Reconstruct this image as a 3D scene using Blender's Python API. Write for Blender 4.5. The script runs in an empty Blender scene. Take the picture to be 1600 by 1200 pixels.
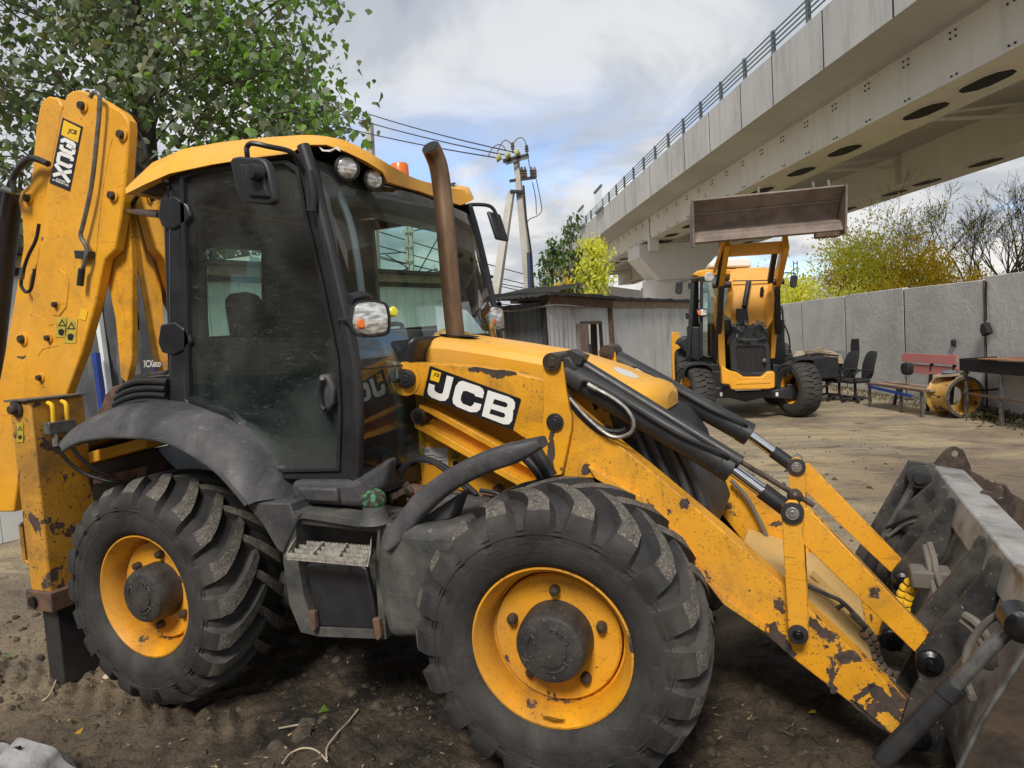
import bpy, bmesh, math, random
import numpy as np
from mathutils import Vector, Matrix
R_ = math.radians
random.seed(7)
scene = bpy.context.scene
col = scene.collection

# ------------------------------------------------------------------ camera, light, exposure
CF = 1078.35                      # focal length in pixels of the 1600 px wide photograph
CC = Vector((3.224, -2.423, 1.840))
YAW, PIT, ROL = -0.41212, 0.06908, -0.06646
_f = Vector((math.sin(YAW)*math.cos(PIT), math.cos(YAW)*math.cos(PIT), -math.sin(PIT)))
_r = Vector((math.cos(YAW), -math.sin(YAW), 0)); _u = _r.cross(_f)
CR = _r*math.cos(ROL)+_u*math.sin(ROL); CU = -_r*math.sin(ROL)+_u*math.cos(ROL); CW = _f
cd = bpy.data.cameras.new('camera'); cam = bpy.data.objects.new('camera', cd); col.objects.link(cam)
cd.sensor_width = 36; cd.lens = CF/1600*36; cd.clip_start = .05; cd.clip_end = 3000
M = Matrix((CR, CU, -CW)).transposed().to_4x4(); M.translation = CC; cam.matrix_world = M
scene.camera = cam

SUN_EL, SUN_AZ = R_(47), R_(172)   # azimuth clockwise from +Y
world = bpy.data.worlds.new('World'); scene.world = world; world.use_nodes = True
def build_world():
    nt = world.node_tree; N = nt.nodes; L = nt.links
    for n in list(N): N.remove(n)
    out = N.new('ShaderNodeOutputWorld'); bg = N.new('ShaderNodeBackground'); bg.inputs[1].default_value = 0.15
    sky = N.new('ShaderNodeTexSky'); sky.sky_type = 'NISHITA'; sky.sun_disc = False
    sky.sun_elevation = SUN_EL; sky.sun_rotation = SUN_AZ; sky.air_density = 1.0; sky.dust_density = .6; sky.ozone_density = 2.5
    tc = N.new('ShaderNodeTexCoord'); sep = N.new('ShaderNodeSeparateXYZ'); L.new(tc.outputs['Generated'], sep.inputs[0])
    def mth(op, a, b=None, c=None):
        n = N.new('ShaderNodeMath'); n.operation = op
        for i, x in enumerate((a, b, c)):
            if x is None: continue
            if isinstance(x, (int, float)): n.inputs[i].default_value = x
            else: L.new(x, n.inputs[i])
        return n.outputs[0]
    zz = mth('ADD', mth('MAXIMUM', sep.outputs[2], 0.0), 0.22)
    cx = mth('DIVIDE', sep.outputs[0], zz); cy = mth('DIVIDE', sep.outputs[1], zz)
    cmb = N.new('ShaderNodeCombineXYZ'); L.new(cx, cmb.inputs[0]); L.new(cy, cmb.inputs[1])
    def noise(scale, det, rough, off, dist=0.0):
        mp = N.new('ShaderNodeMapping'); mp.inputs['Location'].default_value = off; L.new(cmb.outputs[0], mp.inputs[0])
        n = N.new('ShaderNodeTexNoise'); n.inputs['Scale'].default_value = scale; n.inputs['Detail'].default_value = det
        n.inputs['Roughness'].default_value = rough; n.inputs['Distortion'].default_value = dist
        L.new(mp.outputs[0], n.inputs[0]); return n.outputs[0]
    def ramp(fac, stops):
        r = N.new('ShaderNodeValToRGB'); r.color_ramp.interpolation = 'EASE'
        e = r.color_ramp.elements
        while len(e) < len(stops): e.new(0.5)
        for k, (p, c) in enumerate(stops):
            e[k].position = p; e[k].color = (c[0], c[1], c[2], 1)
        L.new(fac, r.inputs[0]); return r.outputs[0]
    cover = ramp(noise(1.05, 7, .58, (3.1, 1.7, 0), .35), [(.33, (0, 0, 0)), (.48, (1, 1, 1))])
    high = ramp(sep.outputs[2], [(.16, (0, 0, 0)), (.36, (1, 1, 1))])
    cv = N.new('ShaderNodeMixRGB'); cv.blend_type = 'SCREEN'; cv.inputs[0].default_value = .96; L.new(cover, cv.inputs[1]); L.new(high, cv.inputs[2]); cover = cv.outputs[0]
    tone = ramp(noise(1.7, 8, .56, (7.3, 2.2, 4), .5), [(.34, (1.75, 1.98, 2.4)), (.47, (2.5, 2.68, 3.0)), (.64, (3.75, 3.8, 3.95))])
    low = ramp(sep.outputs[2], [(0.0, (1.25, 1.2, 1.1)), (.16, (1.12, 1.1, 1.05)), (.5, (1, 1, 1))])
    mul = N.new('ShaderNodeMixRGB'); mul.blend_type = 'MULTIPLY'; mul.inputs[0].default_value = 1
    L.new(tone, mul.inputs[1]); L.new(low, mul.inputs[2])
    sk = N.new('ShaderNodeMixRGB'); sk.blend_type = 'MULTIPLY'; sk.inputs[0].default_value = 1
    L.new(sky.outputs[0], sk.inputs[1]); sk.inputs[2].default_value = (.85, 1.0, 1.22, 1)
    mx = N.new('ShaderNodeMixRGB'); L.new(cover, mx.inputs[0]); L.new(sk.outputs[0], mx.inputs[1]); L.new(mul.outputs[0], mx.inputs[2])
    L.new(mx.outputs[0], bg.inputs[0]); L.new(bg.outputs[0], out.inputs[0])
build_world()
sd = bpy.data.lights.new('sun', 'SUN'); sun = bpy.data.objects.new('sun', sd); col.objects.link(sun)
sd.energy = 2.7; sd.angle = R_(16); sd.color = (1, .95, .87)
sun_dir = Vector((math.sin(SUN_AZ)*math.cos(SUN_EL), math.cos(SUN_AZ)*math.cos(SUN_EL), math.sin(SUN_EL)))
sun.rotation_euler = sun_dir.to_track_quat('Z', 'Y').to_euler()
vs = scene.view_settings; vs.view_transform = 'Standard'; vs.look = 'None'; vs.gamma = 1; vs.exposure = 0.45; vs.use_curve_mapping = False
scene.cycles.max_bounces = 8; scene.cycles.transparent_max_bounces = 16
scene.cycles.use_denoising = True

# ------------------------------------------------------------------ surveying helpers (measure real positions from sight lines)
def ray(a, b): return (a-800)*CR+(600-b)*CU+CF*CW
def Yp(a, b, y):                  # point of a sight line on the plane y
    d = ray(a, b); return CC+d*((y-CC.y)/d.y)
def Xp(a, b, x):
    d = ray(a, b); return CC+d*((x-CC.x)/d.x)
def G(a, b, z=0.0):               # on the ground
    d = ray(a, b); return CC+d*((z-CC.z)/d.z)
def D(a, b, dep): return CC+ray(a, b)*(dep/CF)

# ------------------------------------------------------------------ materials
class NT:
    def __init__(s, name):
        s.m = bpy.data.materials.new(name); s.m.use_nodes = True; s.t = s.m.node_tree; s.N = s.t.nodes; s.L = s.t.links
        s.b = s.N['Principled BSDF']; s.tc = s.N.new('ShaderNodeTexCoord').outputs['Object']
    def set(s, k, v):
        i = s.b.inputs[k]
        if hasattr(v, 'is_linked') or isinstance(v, bpy.types.NodeSocket): s.L.new(v, i)
        else: i.default_value = v
    def link(s, v, i):
        if isinstance(v, bpy.types.NodeSocket): s.L.new(v, i)
        elif isinstance(v, (tuple, list)): i.default_value = tuple(v)+((1,) if len(v) == 3 and len(i.default_value) == 4 else ())
        else: i.default_value = v
    def noise(s, sc, det=4, ro=.55, dist=0, vec=None, stretch=None, out=0, off=None):
        v = vec or s.tc
        if stretch or off:
            mp = s.N.new('ShaderNodeMapping'); s.L.new(v, mp.inputs[0])
            if stretch: mp.inputs['Scale'].default_value = stretch
            if off: mp.inputs['Location'].default_value = off
            v = mp.outputs[0]
        n = s.N.new('ShaderNodeTexNoise'); n.inputs['Scale'].default_value = sc; n.inputs['Detail'].default_value = det
        n.inputs['Roughness'].default_value = ro; n.inputs['Distortion'].default_value = dist; s.L.new(v, n.inputs[0]); return n.outputs[out]
    def voro(s, sc, feat='F1', vec=None):
        n = s.N.new('ShaderNodeTexVoronoi'); n.feature = feat; n.inputs['Scale'].default_value = sc; s.L.new(vec or s.tc, n.inputs[0]); return n.outputs[0]
    def step(s, f, lo, hi, a=0., b=1.):
        n = s.N.new('ShaderNodeMapRange'); n.inputs[1].default_value = lo; n.inputs[2].default_value = hi
        n.inputs[3].default_value = a; n.inputs[4].default_value = b; s.L.new(f, n.inputs[0]); return n.outputs[0]
    def mix(s, f, a, b, mode='MIX'):
        n = s.N.new('ShaderNodeMixRGB'); n.blend_type = mode; s.link(f, n.inputs[0]); s.link(a, n.inputs[1]); s.link(b, n.inputs[2]); return n.outputs[0]
    def math(s, op, a, b=0.):
        n = s.N.new('ShaderNodeMath'); n.operation = op; s.link(a, n.inputs[0]); s.link(b, n.inputs[1]); return n.outputs[0]
    def bump(s, h, st=.3, dist=.01):
        n = s.N.new('ShaderNodeBump'); n.inputs['Strength'].default_value = st; n.inputs['Distance'].default_value = dist
        s.L.new(h, n.inputs['Height'])
        if s.b.inputs['Normal'].is_linked: s.L.new(s.b.inputs['Normal'].links[0].from_socket, n.inputs['Normal'])
        s.L.new(n.outputs[0], s.b.inputs['Normal'])

def simple(name, c, rough=.6, metal=0., var=.25, vs_=6, bump=0., bs=60, c2=None):
    t = NT(name); c2 = c2 or tuple(x*(1-var) for x in c)
    f = t.step(t.noise(vs_, 5), .35, .65)
    t.set('Base Color', t.mix(f, c, c2)); t.set('Roughness', t.step(t.noise(vs_*3, 3), .3, .7, max(0, rough-.1), min(1, rough+.1))); t.set('Metallic', metal)
    if bump: t.bump(t.noise(bs, 4), bump, .004)
    return t.m

def yellow(name, chip=.60, grime=.35, base=(.80, .375, .018), chipc=(.050, .034, .027), chipscale=5.0, dust=0.12, fine=.70, xwear=0., crack=0., edge=0.):
    t = NT(name)
    f = t.step(t.noise(2.3, 5), .3, .7)
    c = t.mix(f, base, (base[0]*.86, base[1]*.82, base[2]*.8))
    g = t.math('MULTIPLY', t.step(t.noise(3.1, 7, .65, .6), .45, .72), grime)            # brown grime
    c = t.mix(g, c, (.16, .085, .03))
    sp = t.math('MULTIPLY', t.step(t.noise(95, 3, .6), .60, .68), min(1, grime*1.2))     # grit specks
    c = t.mix(sp, c, (.14, .08, .035))
    st = t.math('MULTIPLY', t.step(t.noise(9, 6, .7, 1.5, stretch=(1, 1, .25)), .58, .74), grime*.7)   # streaks
    c = t.mix(st, c, (.13, .075, .035))
    d = t.math('MULTIPLY', t.step(t.noise(1.7, 4, off=(5, 2, 1)), .42, .7), dust)
    c = t.mix(d, c, (.62, .42, .2))
    cn = t.noise(chipscale, 8, .62, .35)
    if xwear:      # paint rubbed off towards the bucket end of the arm
        sx = t.N.new('ShaderNodeSeparateXYZ'); t.L.new(t.tc, sx.inputs[0]); cn = t.math('ADD', cn, t.math('MULTIPLY', t.step(sx.outputs[0], 2.9, 3.6), xwear))
    ch = t.step(cn, chip, chip+.012)
    ch2 = t.step(t.noise(38, 5, .6), fine, fine+.01)
    chm = t.math('MAXIMUM', ch, ch2)
    if edge:       # paint knocked off along edges
        bv = t.N.new('ShaderNodeBevel'); bv.samples = 3; bv.inputs['Radius'].default_value = .011; ge = t.N.new('ShaderNodeNewGeometry'); dt = t.N.new('ShaderNodeVectorMath'); dt.operation = 'DOT_PRODUCT'
        t.L.new(bv.outputs[0], dt.inputs[0]); t.L.new(ge.outputs['Normal'], dt.inputs[1]); e_ = t.step(dt.outputs['Value'], .985, .90); chm = t.math('MAXIMUM', chm, t.math('MULTIPLY', t.step(t.math('ADD', t.math('MULTIPLY', e_, edge), t.noise(22, 6, .65)), .80, .82), 1.))
    rc = t.mix(t.step(t.noise(30, 4), .35, .65), chipc, tuple(x*2.1 for x in chipc))
    t.set('Base Color', t.mix(chm, c, rc))
    t.set('Roughness', t.mix(chm, t.step(t.noise(6, 3), .3, .7, .34, .55), (.85, .85, .85)))
    if crack:
        dv = t.N.new('ShaderNodeVectorMath'); dv.operation = 'ADD'; t.L.new(t.tc, dv.inputs[0]); nn_ = t.noise(9, 3, out=1); sc_ = t.N.new('ShaderNodeVectorMath'); sc_.operation = 'SCALE'; sc_.inputs['Scale'].default_value = .09; t.L.new(nn_, sc_.inputs[0]); t.L.new(sc_.outputs[0], dv.inputs[1])
        vr = t.voro(17, 'DISTANCE_TO_EDGE', dv.outputs[0]); ck = t.math('MULTIPLY', t.step(vr, .010, .02, 1., 0.), t.step(t.noise(3.4, 3, off=(8, 3, 1)), .53, .62)); c = t.mix(t.math('MULTIPLY', ck, crack), c, (.14, .07, .03))
    scr = t.math('MULTIPLY', t.step(t.noise(34, 3, .5, .8, stretch=(.22, 1, 1.4)), .66, .69), t.step(t.noise(2.2, 3, off=(1, 5, 2)), .48, .62)); c = t.mix(t.math('MULTIPLY', scr, .55), c, (.16, .09, .04))
    t.set('Base Color', t.mix(chm, c, rc))
    inv = t.math('SUBTRACT', 1., chm); t.bump(inv, .35, .002); t.bump(t.noise(70, 3), .06, .002)
    t.set('Specular IOR Level', .4)
    return t.m

def dusty(name, c, dustc=(.20, .19, .18), dust=.45, rough=.62, bump=.25, bs=180, scr=.15, metal=0.):
    t = NT(name)
    f = t.step(t.noise(3.0, 8, .66, .5), .36, .68); f = t.math('MULTIPLY', f, t.step(t.noise(11, 5, .7, off=(2, 2, 2)), .3, .62, .45, 1.0)); f = t.math('MULTIPLY', f, dust)
    cc = t.mix(f, c, dustc)
    sp = t.math('MULTIPLY', t.step(t.noise(160, 3, .6), .66, .72), dust*.6)
    cc = t.mix(sp, cc, tuple(min(1, x*1.7) for x in dustc))
    s2 = t.math('MULTIPLY', t.step(t.noise(22, 5, .7, 2.5, stretch=(.3, .3, 1.6)), .62, .66), scr)
    cc = t.mix(s2, cc, tuple(min(1, x*1.5) for x in dustc))
    t.set('Base Color', cc); t.set('Roughness', t.step(t.noise(5, 4), .3, .7, rough-.12, min(1, rough+.15))); t.set('Metallic', metal)
    t.bump(t.noise(bs, 3, .6), bump, .002)
    return t.m

MT = {}
MT['yellow'] = yellow('worn yellow paint', chip=.665, grime=.42, fine=.705, edge=.27)
MT['yellow_clean'] = yellow('yellow bonnet paint', chip=.72, grime=.12, fine=.745, base=(.84, .42, .03), dust=.30)
MT['yellow_chip'] = yellow('chipped yellow arm paint', chip=.635, grime=.75, fine=.68, chipscale=6, xwear=.18, edge=.34)
MT['yellow_boom'] = yellow('yellow boom paint', chip=.69, grime=.32, fine=.70, base=(.82, .39, .018), edge=.27, crack=.5)
MT['yellow_rust'] = yellow('rubbed yellow leg paint', chip=.57, grime=1.0, fine=.63, base=(.58, .28, .025), edge=.38)
MT['yellow_far'] = yellow('distant yellow paint', chip=.72, grime=.25, fine=.78, base=(.78, .36, .02))
MT['yellow_rim'] = yellow('yellow rim paint', chip=.655, grime=.50, fine=.69, base=(.78, .35, .014), dust=.12, edge=.22, crack=.4)
MT['yellow_dust'] = yellow('sand covered yellow plate', chip=.72, grime=.2, fine=.68, base=(.62, .42, .16), dust=.8)
MT['plastic'] = dusty('dusty black plastic', (.022, .022, .025), dust=.68, dustc=(.14, .135, .135), scr=.4)
MT['plastic2'] = dusty('step box plastic', (.028, .031, .033), dust=.85, dustc=(.15, .14, .12), scr=.5)
MT['plastic_dark'] = dusty('black cab trim', (.012, .012, .014), dust=.22, dustc=(.08, .08, .085), rough=.42, bump=.06)
MT['black_metal'] = dusty('black painted steel', (.016, .016, .018), dust=.35, dustc=(.09, .085, .08), rough=.45, bump=.1, bs=60)
MT['black_far'] = simple('black far steel', (.02, .021, .024), .5, var=.4)
MT['rubber'] = dusty('tyre rubber', (.014, .014, .0145), dust=.62, dustc=(.085, .077, .067), rough=.78, bump=.3, bs=90, scr=.3)
MT['rubber_far'] = dusty('tyre rubber far', (.026, .025, .024), dust=.5, dustc=(.10, .09, .075), rough=.85, bump=.2, bs=60)
def lugtop():
    t = NT('muddy lug tops'); f = t.step(t.noise(16, 6, .65), .32, .62); c = t.mix(f, (.032, .031, .030), (.11, .098, .082))
    c = t.mix(t.step(t.noise(140, 2), .55, .7), c, (.27, .23, .18)); t.set('Base Color', c); t.set('Roughness', .9); t.bump(t.noise(60, 5), .5, .006); return t.m
MT['lugtop'] = lugtop()
MT['hose'] = simple('rubber hose', (.02, .02, .022), .5, var=.4, bump=.1, bs=80)
MT['hose_dust'] = simple('dusty hose', (.16, .14, .12), .8, var=.3, bump=.2)
MT['steel_pipe'] = simple('bare steel pipe', (.22, .22, .21), .42, .55, var=.5, vs_=14)
MT['chrome'] = simple('chrome rod', (.75, .75, .76), .12, 1., var=.1)
MT['fitting'] = simple('zinc fitting', (.42, .40, .36), .4, .7, var=.4, vs_=30)
MT['pin'] = simple('greasy pin steel', (.09, .065, .05), .5, .4, var=.6, vs_=30, bump=.3, bs=60)
MT['grease'] = simple('black grease', (.008, .008, .009), .3, 0, bump=.5, bs=50)
MT['exhaust'] = None
def exh():
    t = NT('brown exhaust steel'); z = t.noise(6, 6, .65, .3, stretch=(2.2, 2.2, .9)); c = t.mix(t.step(z, .3, .7), (.25, .15, .085), (.13, .08, .05))
    c = t.mix(t.math('MULTIPLY', t.step(t.noise(3, 4), .5, .7), .6), c, (.36, .24, .15)); t.set('Base Color', c); t.set('Metallic', .75); t.set('Roughness', .40); return t.m
MT['exhaust'] = exh()
MT['soot_shade_black'] = simple('soot_shade_black', (.006, .006, .007), .7)  # near black, also worn by the sheet that imitates cab shade
def worn_steel():
    t = NT('scraped bucket steel'); c = t.mix(t.step(t.noise(2.5, 6, .6, .4), .3, .7), (.50, .49, .46), (.26, .255, .245))
    c = t.mix(t.step(t.noise(28, 4, .6, 0, stretch=(.12, 1, 1)), .5, .75), c, (.48, .47, .45))
    c = t.mix(t.math('MULTIPLY', t.step(t.noise(5, 6, .65), .52, .66), .8), c, (.16, .11, .07)); t.set('Base Color', c); t.set('Metallic', .45)
    t.set('Roughness', t.step(t.noise(12, 4), .3, .7, .36, .66)); t.bump(t.noise(40, 5, .6, 0, stretch=(.2, 1, 1)), .2, .004); return t.m
MT['bucket'] = worn_steel()
def bucket_black():
    t = NT('scuffed black bucket paint'); c = t.mix(t.step(t.noise(6, 6, .65, .3), .4, .68), (.016, .016, .017), (.085, .078, .068))
    c = t.mix(t.step(t.noise(60, 3), .66, .70), c, (.26, .24, .21)); t.set('Base Color', c); t.set('Roughness', .55); t.bump(t.noise(60, 4), .15, .003); return t.m
MT['bucket_black'] = bucket_black()
def muddy():
    t = NT('mud and straw caked steel'); c = t.mix(t.step(t.noise(5, 7, .6, .5), .35, .6), (.018, .014, .011), (.07, .045, .028))
    s = t.step(t.noise(45, 4, .6, 3.0, stretch=(.5, 1, .6)), .62, .66); m = t.step(t.noise(4, 3, off=(2, 0, 4)), .52, .6)
    c = t.mix(t.math('MULTIPLY', s, m), c, (.62, .34, .07)); t.set('Base Color', c); t.set('Roughness', .8); t.bump(t.noise(30, 6), .6, .01); return t.m
MT['muddy'] = muddy()
MT['rust'] = simple('rusty steel', (.16, .085, .05), .85, 0, c2=(.07, .045, .035), vs_=12, bump=.3)
MT['rust_bright'] = simple('orange rusty sheet', (.28, .13, .06), .85, 0, c2=(.14, .075, .04), vs_=5, bump=.2)
MT['bucket_far'] = simple('brown worn bucket', (.24, .185, .15), .7, .0, c2=(.13, .10, .085), vs_=3, bump=.2, bs=20)
MT['white_paint'] = simple('white letters', (.78, .77, .74), .55, var=.06)
MT['decal_black'] = simple('black decal', (.012, .012, .016), .4, var=.1)
MT['decal_yellow'] = simple('yellow decal', (.84, .50, .02), .5, var=.08)
MT['warn'] = simple('yellow warning sticker', (.55, .42, .05), .6, var=.35, vs_=25)
MT['paper'] = simple('pale data plate', (.62, .62, .60), .5, var=.12, vs_=30)
MT['lens'] = None
def glassy(name, tint=(.9, .95, .93), refl=.06, dirt=.1, dirtc=(.35, .36, .35), streak=False):
    t = NT(name); N, L = t.N, t.L; N.remove(t.b)
    out = [n for n in N if n.type == 'OUTPUT_MATERIAL'][0]
    tr = N.new('ShaderNodeBsdfTransparent'); tr.inputs[0].default_value = (*tint, 1)
    gl = N.new('ShaderNodeBsdfGlossy'); gl.inputs['Roughness'].default_value = .015; gl.inputs[0].default_value = (1, 1, 1, 1)
    lw = N.new('ShaderNodeLayerWeight'); lw.inputs[0].default_value = .5; fz = t.math('ADD', t.math('MULTIPLY', t.math('POWER', lw.outputs['Facing'], 5.), .95), .045)
    wob = N.new('ShaderNodeBump'); wob.inputs['Strength'].default_value = .12; wob.inputs['Distance'].default_value = .01
    L.new(t.noise(2.2, 2, .4), wob.inputs['Height']); L.new(wob.outputs[0], gl.inputs['Normal'])
    fac = t.math('MINIMUM', t.math('ADD', t.math('MULTIPLY', fz, 1.0), refl), 1.)
    m1 = N.new('ShaderNodeMixShader'); L.new(fac, m1.inputs[0]); L.new(tr.outputs[0], m1.inputs[1]); L.new(gl.outputs[0], m1.inputs[2])
    df = N.new('ShaderNodeBsdfDiffuse'); df.inputs[0].default_value = (*dirtc, 1)
    d = t.math('MULTIPLY', t.step(t.noise(2.0, 5, .6, .6), .35, .75), dirt)
    sp = t.math('MULTIPLY', t.step(t.noise(230, 2, .5), .66, .72), min(1, dirt*5.0))
    d = t.math('MAXIMUM', d, t.math('MULTIPLY', sp, t.step(t.noise(3, 3, off=(3, 1, 2)), .4, .65)))
    if streak:
        s = t.math('MULTIPLY', t.step(t.noise(14, 4, .65, 2.2, stretch=(.5, 1, 2.2)), .60, .72), dirt*1.6); d = t.math('MAXIMUM', d, s)
    m2 = N.new('ShaderNodeMixShader'); L.new(d, m2.inputs[0]); L.new(m1.outputs[0], m2.inputs[1]); L.new(df.outputs[0], m2.inputs[2])
    L.new(m2.outputs[0], out.inputs[0]); return t.m
MT['door_glass'] = glassy('dusty door glass', (.80, .89, .86), .035, .10, streak=True)
MT['wind_glass'] = glassy('windscreen glass', (.80, .92, .90), .05, .06, (.4, .42, .42))
MT['rear_glass'] = glassy('rear quarter glass', (.05, .05, .05), .25, .04)
MT['back_glass'] = glassy('back window glass', (.78, .90, .84), .0, .02)
MT['clear'] = glassy('clear screen pane', (.96, .97, .97), .0, .01)
MT['far_glass'] = glassy('far cab glass', (.45, .55, .52), .12, .05)
def lensm():
    t = NT('clear headlamp lens'); t.set('Base Color', t.mix(t.step(t.noise(24, 2, .5, 0, stretch=(1, 1, 3)), .4, .6), (.75, .74, .70), (.30, .30, .29)))
    t.set('Roughness', .12); t.set('Metallic', .35); t.bump(t.noise(60, 2, .5, 0, stretch=(.2, .2, 1)), .5, .004); t.set('Coat Weight', .8); return t.m
MT['lens'] = lensm()
MT['amber'] = simple('amber lens', (.75, .18, .03), .25, var=.2)
MT['yellow_lamp'] = simple('yellow lamp glass', (.75, .68, .05), .2, var=.1)
def concrete(name, c, c2, sc=.6, streak=.35, bump=.15):
    t = NT(name); a = t.mix(t.step(t.noise(sc, 7, .6, .3), .35, .65), c, c2)
    a = t.mix(t.math('MULTIPLY', t.step(t.noise(2.2, 6, .65, .4, stretch=(1, 1, .12)), .5, .72), streak), a, tuple(x*.55 for x in c2))
    a = t.mix(t.math('MULTIPLY', t.step(t.noise(14, 5), .55, .7), .35), a, tuple(min(1, x*1.2) for x in c))
    t.set('Base Color', a); t.set('Roughness', .85); t.bump(t.noise(9, 8, .65), bump, .03); return t.m
MT['concrete'] = concrete('fence concrete', (.54, .53, .50), (.43, .425, .405), 1.4, .25, .5)
MT['bridge_conc'] = concrete('bridge parapet concrete', (.52, .515, .50), (.43, .425, .41), .3, .6)
MT['bridge_under'] = concrete('bridge soffit', (.52, .52, .51), (.44, .44, .43), .2, .2)
MT['bridge_steel'] = concrete('painted girder', (.68, .66, .59), (.60, .58, .52), .2, .3, .03)
MT['pier'] = concrete('pale pier concrete', (.66, .65, .62), (.58, .57, .54), .2, .12, .05)
MT['void'] = simple('dark opening', (.01, .01, .012), .9)
MT['rail'] = simple('green grey railing', (.13, .17, .165), .5, .3)
def corrug(name, c, c2):
    t = NT(name); a = t.mix(t.step(t.noise(1.2, 5, .6), .3, .7), c, c2); a = t.mix(t.math('MULTIPLY', t.step(t.noise(3, 6, .6, .4, stretch=(1, 1, .2)), .55, .7), .6), a, (.20, .13, .08))
    t.set('Base Color', a); t.set('Roughness', .5); return t.m
MT['corrug'] = corrug('galvanised sheet', (.56, .57, .57), (.42, .43, .43))
MT['corrug_dark'] = corrug('dark cladding', (.12, .13, .14), (.08, .085, .09))
MT['shed_white'] = simple('white cladding boards', (.80, .84, .82), .6, var=.12, vs_=3)
MT['shed_blue'] = simple('blue paint', (.025, .06, .32), .5, var=.3, vs_=4)
MT['felt'] = simple('tarred roof felt', (.03, .028, .027), .9, var=.5, vs_=5, bump=.4, bs=8)
MT['wood'] = simple('weathered timber', (.34, .26, .17), .85, c2=(.20, .14, .09), vs_=8, bump=.3, bs=40)
MT['wood_pale'] = simple('pale planks', (.55, .45, .32), .8, var=.3, vs_=8)
MT['door_brown'] = simple('pinkish brown door', (.24, .17, .15), .75, var=.25)
MT['tarp'] = simple('grey tarpaulin', (.12, .125, .135), .5, var=.35, vs_=2.5, bump=.5, bs=3)
MT['pink'] = simple('faded red boards', (.46, .12, .11), .75, c2=(.36, .17, .15), vs_=7)
MT['fabric'] = simple('black chair fabric', (.018, .018, .020), .9, var=.3, vs_=20)
MT['fabric_grey'] = simple('grey vinyl', (.13, .15, .165), .6, var=.3)
MT['cardboard'] = simple('soggy cardboard', (.42, .32, .22), .9, var=.35, vs_=6)
MT['bark'] = simple('rough bark', (.10, .08, .06), .95, c2=(.035, .03, .026), vs_=14, bump=.8, bs=30)
MT['twig'] = simple('grey brown twigs', (.17, .14, .115), .9, var=.4)
MT['pole_conc'] = concrete('pole concrete', (.50, .48, .43), (.38, .36, .32), 2, .2, .05)
MT['glass_ins'] = simple('greenish glass insulator', (.55, .55, .22), .15, .1)
MT['porcelain'] = simple('brown porcelain', (.12, .09, .07), .3)
MT['wire'] = simple('wire', (.03, .03, .033), .6)
MT['blue_cable'] = simple('blue duct', (.03, .05, .11), .5)
def brickm():
    t = NT('brown brick'); mp = t.N.new('ShaderNodeMapping'); mp.inputs['Rotation'].default_value = (R_(90), 0, 0); t.L.new(t.tc, mp.inputs[0])
    b = t.N.new('ShaderNodeTexBrick'); t.L.new(mp.outputs[0], b.inputs[0]); b.inputs['Scale'].default_value = 1.0
    b.inputs['Color1'].default_value = (.24, .12, .08, 1); b.inputs['Color2'].default_value = (.17, .09, .06, 1); b.inputs['Mortar'].default_value = (.04, .035, .03, 1)
    b.inputs['Brick Width'].default_value = .5; b.inputs['Row Height'].default_value = .16; b.inputs['Mortar Size'].default_value = .012
    t.set('Base Color', b.outputs[0]); t.set('Roughness', .9); return t.m
MT['brick'] = brickm()
def leafm(name, cs, trans=.35, rough=.5):
    t = NT(name); oi = t.N.new('ShaderNodeObjectInfo'); geo = t.N.new('ShaderNodeNewGeometry')
    at = t.N.new('ShaderNodeAttribute'); at.attribute_name = 'tint'
    r = t.N.new('ShaderNodeValToRGB'); e = r.color_ramp.elements
    while len(e) < len(cs): e.new(.5)
    for k, c in enumerate(cs): e[k].position = k/(len(cs)-1); e[k].color = (*c, 1)
    f = t.math('FRACT', t.math('ADD', at.outputs['Fac'], oi.outputs['Random'])); t.L.new(f, r.inputs[0])
    t.set('Base Color', r.outputs[0]); t.set('Roughness', rough)
    out = [n for n in t.N if n.type == 'OUTPUT_MATERIAL'][0]
    tr = t.N.new('ShaderNodeBsdfTranslucent'); t.L.new(t.mix(1., r.outputs[0], (1.5, 1.6, .7), 'MULTIPLY'), tr.inputs[0])
    m = t.N.new('ShaderNodeMixShader'); m.inputs[0].default_value = trans; t.L.new(t.b.outputs[0], m.inputs[1]); t.L.new(tr.outputs[0], m.inputs[2]); t.L.new(m.outputs[0], out.inputs[0])
    return t.m
MT['leaf'] = leafm('poplar leaves', [(.08, .12, .065), (.12, .16, .08), (.20, .22, .17), (.09, .13, .075), (.17, .25, .09), (.15, .175, .12), (.20, .19, .09), (.09, .13, .085)])
MT['leaf_bright'] = leafm('young bright leaves', [(.14, .26, .05), (.20, .34, .08), (.11, .20, .05)], .45)
MT['leaf_sap'] = leafm('sapling green leaves', [(.08, .13, .05), (.13, .19, .06), (.10, .15, .06)], .35)
MT['leaf_yellow'] = leafm('yellow autumn leaves', [(.72, .56, .06), (.80, .62, .08), (.60, .50, .07), (.74, .45, .06)], .5, .8)
MT['leaf_lime'] = leafm('yellow green autumn leaves', [(.62, .62, .10), (.70, .66, .12), (.52, .58, .09), (.74, .62, .10)], .5, .8)
MT['leaf_pile'] = leafm('rotting leaves', [(.06, .075, .03), (.10, .07, .035), (.16, .12, .05), (.05, .04, .025), (.08, .11, .04)], .2)

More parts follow.
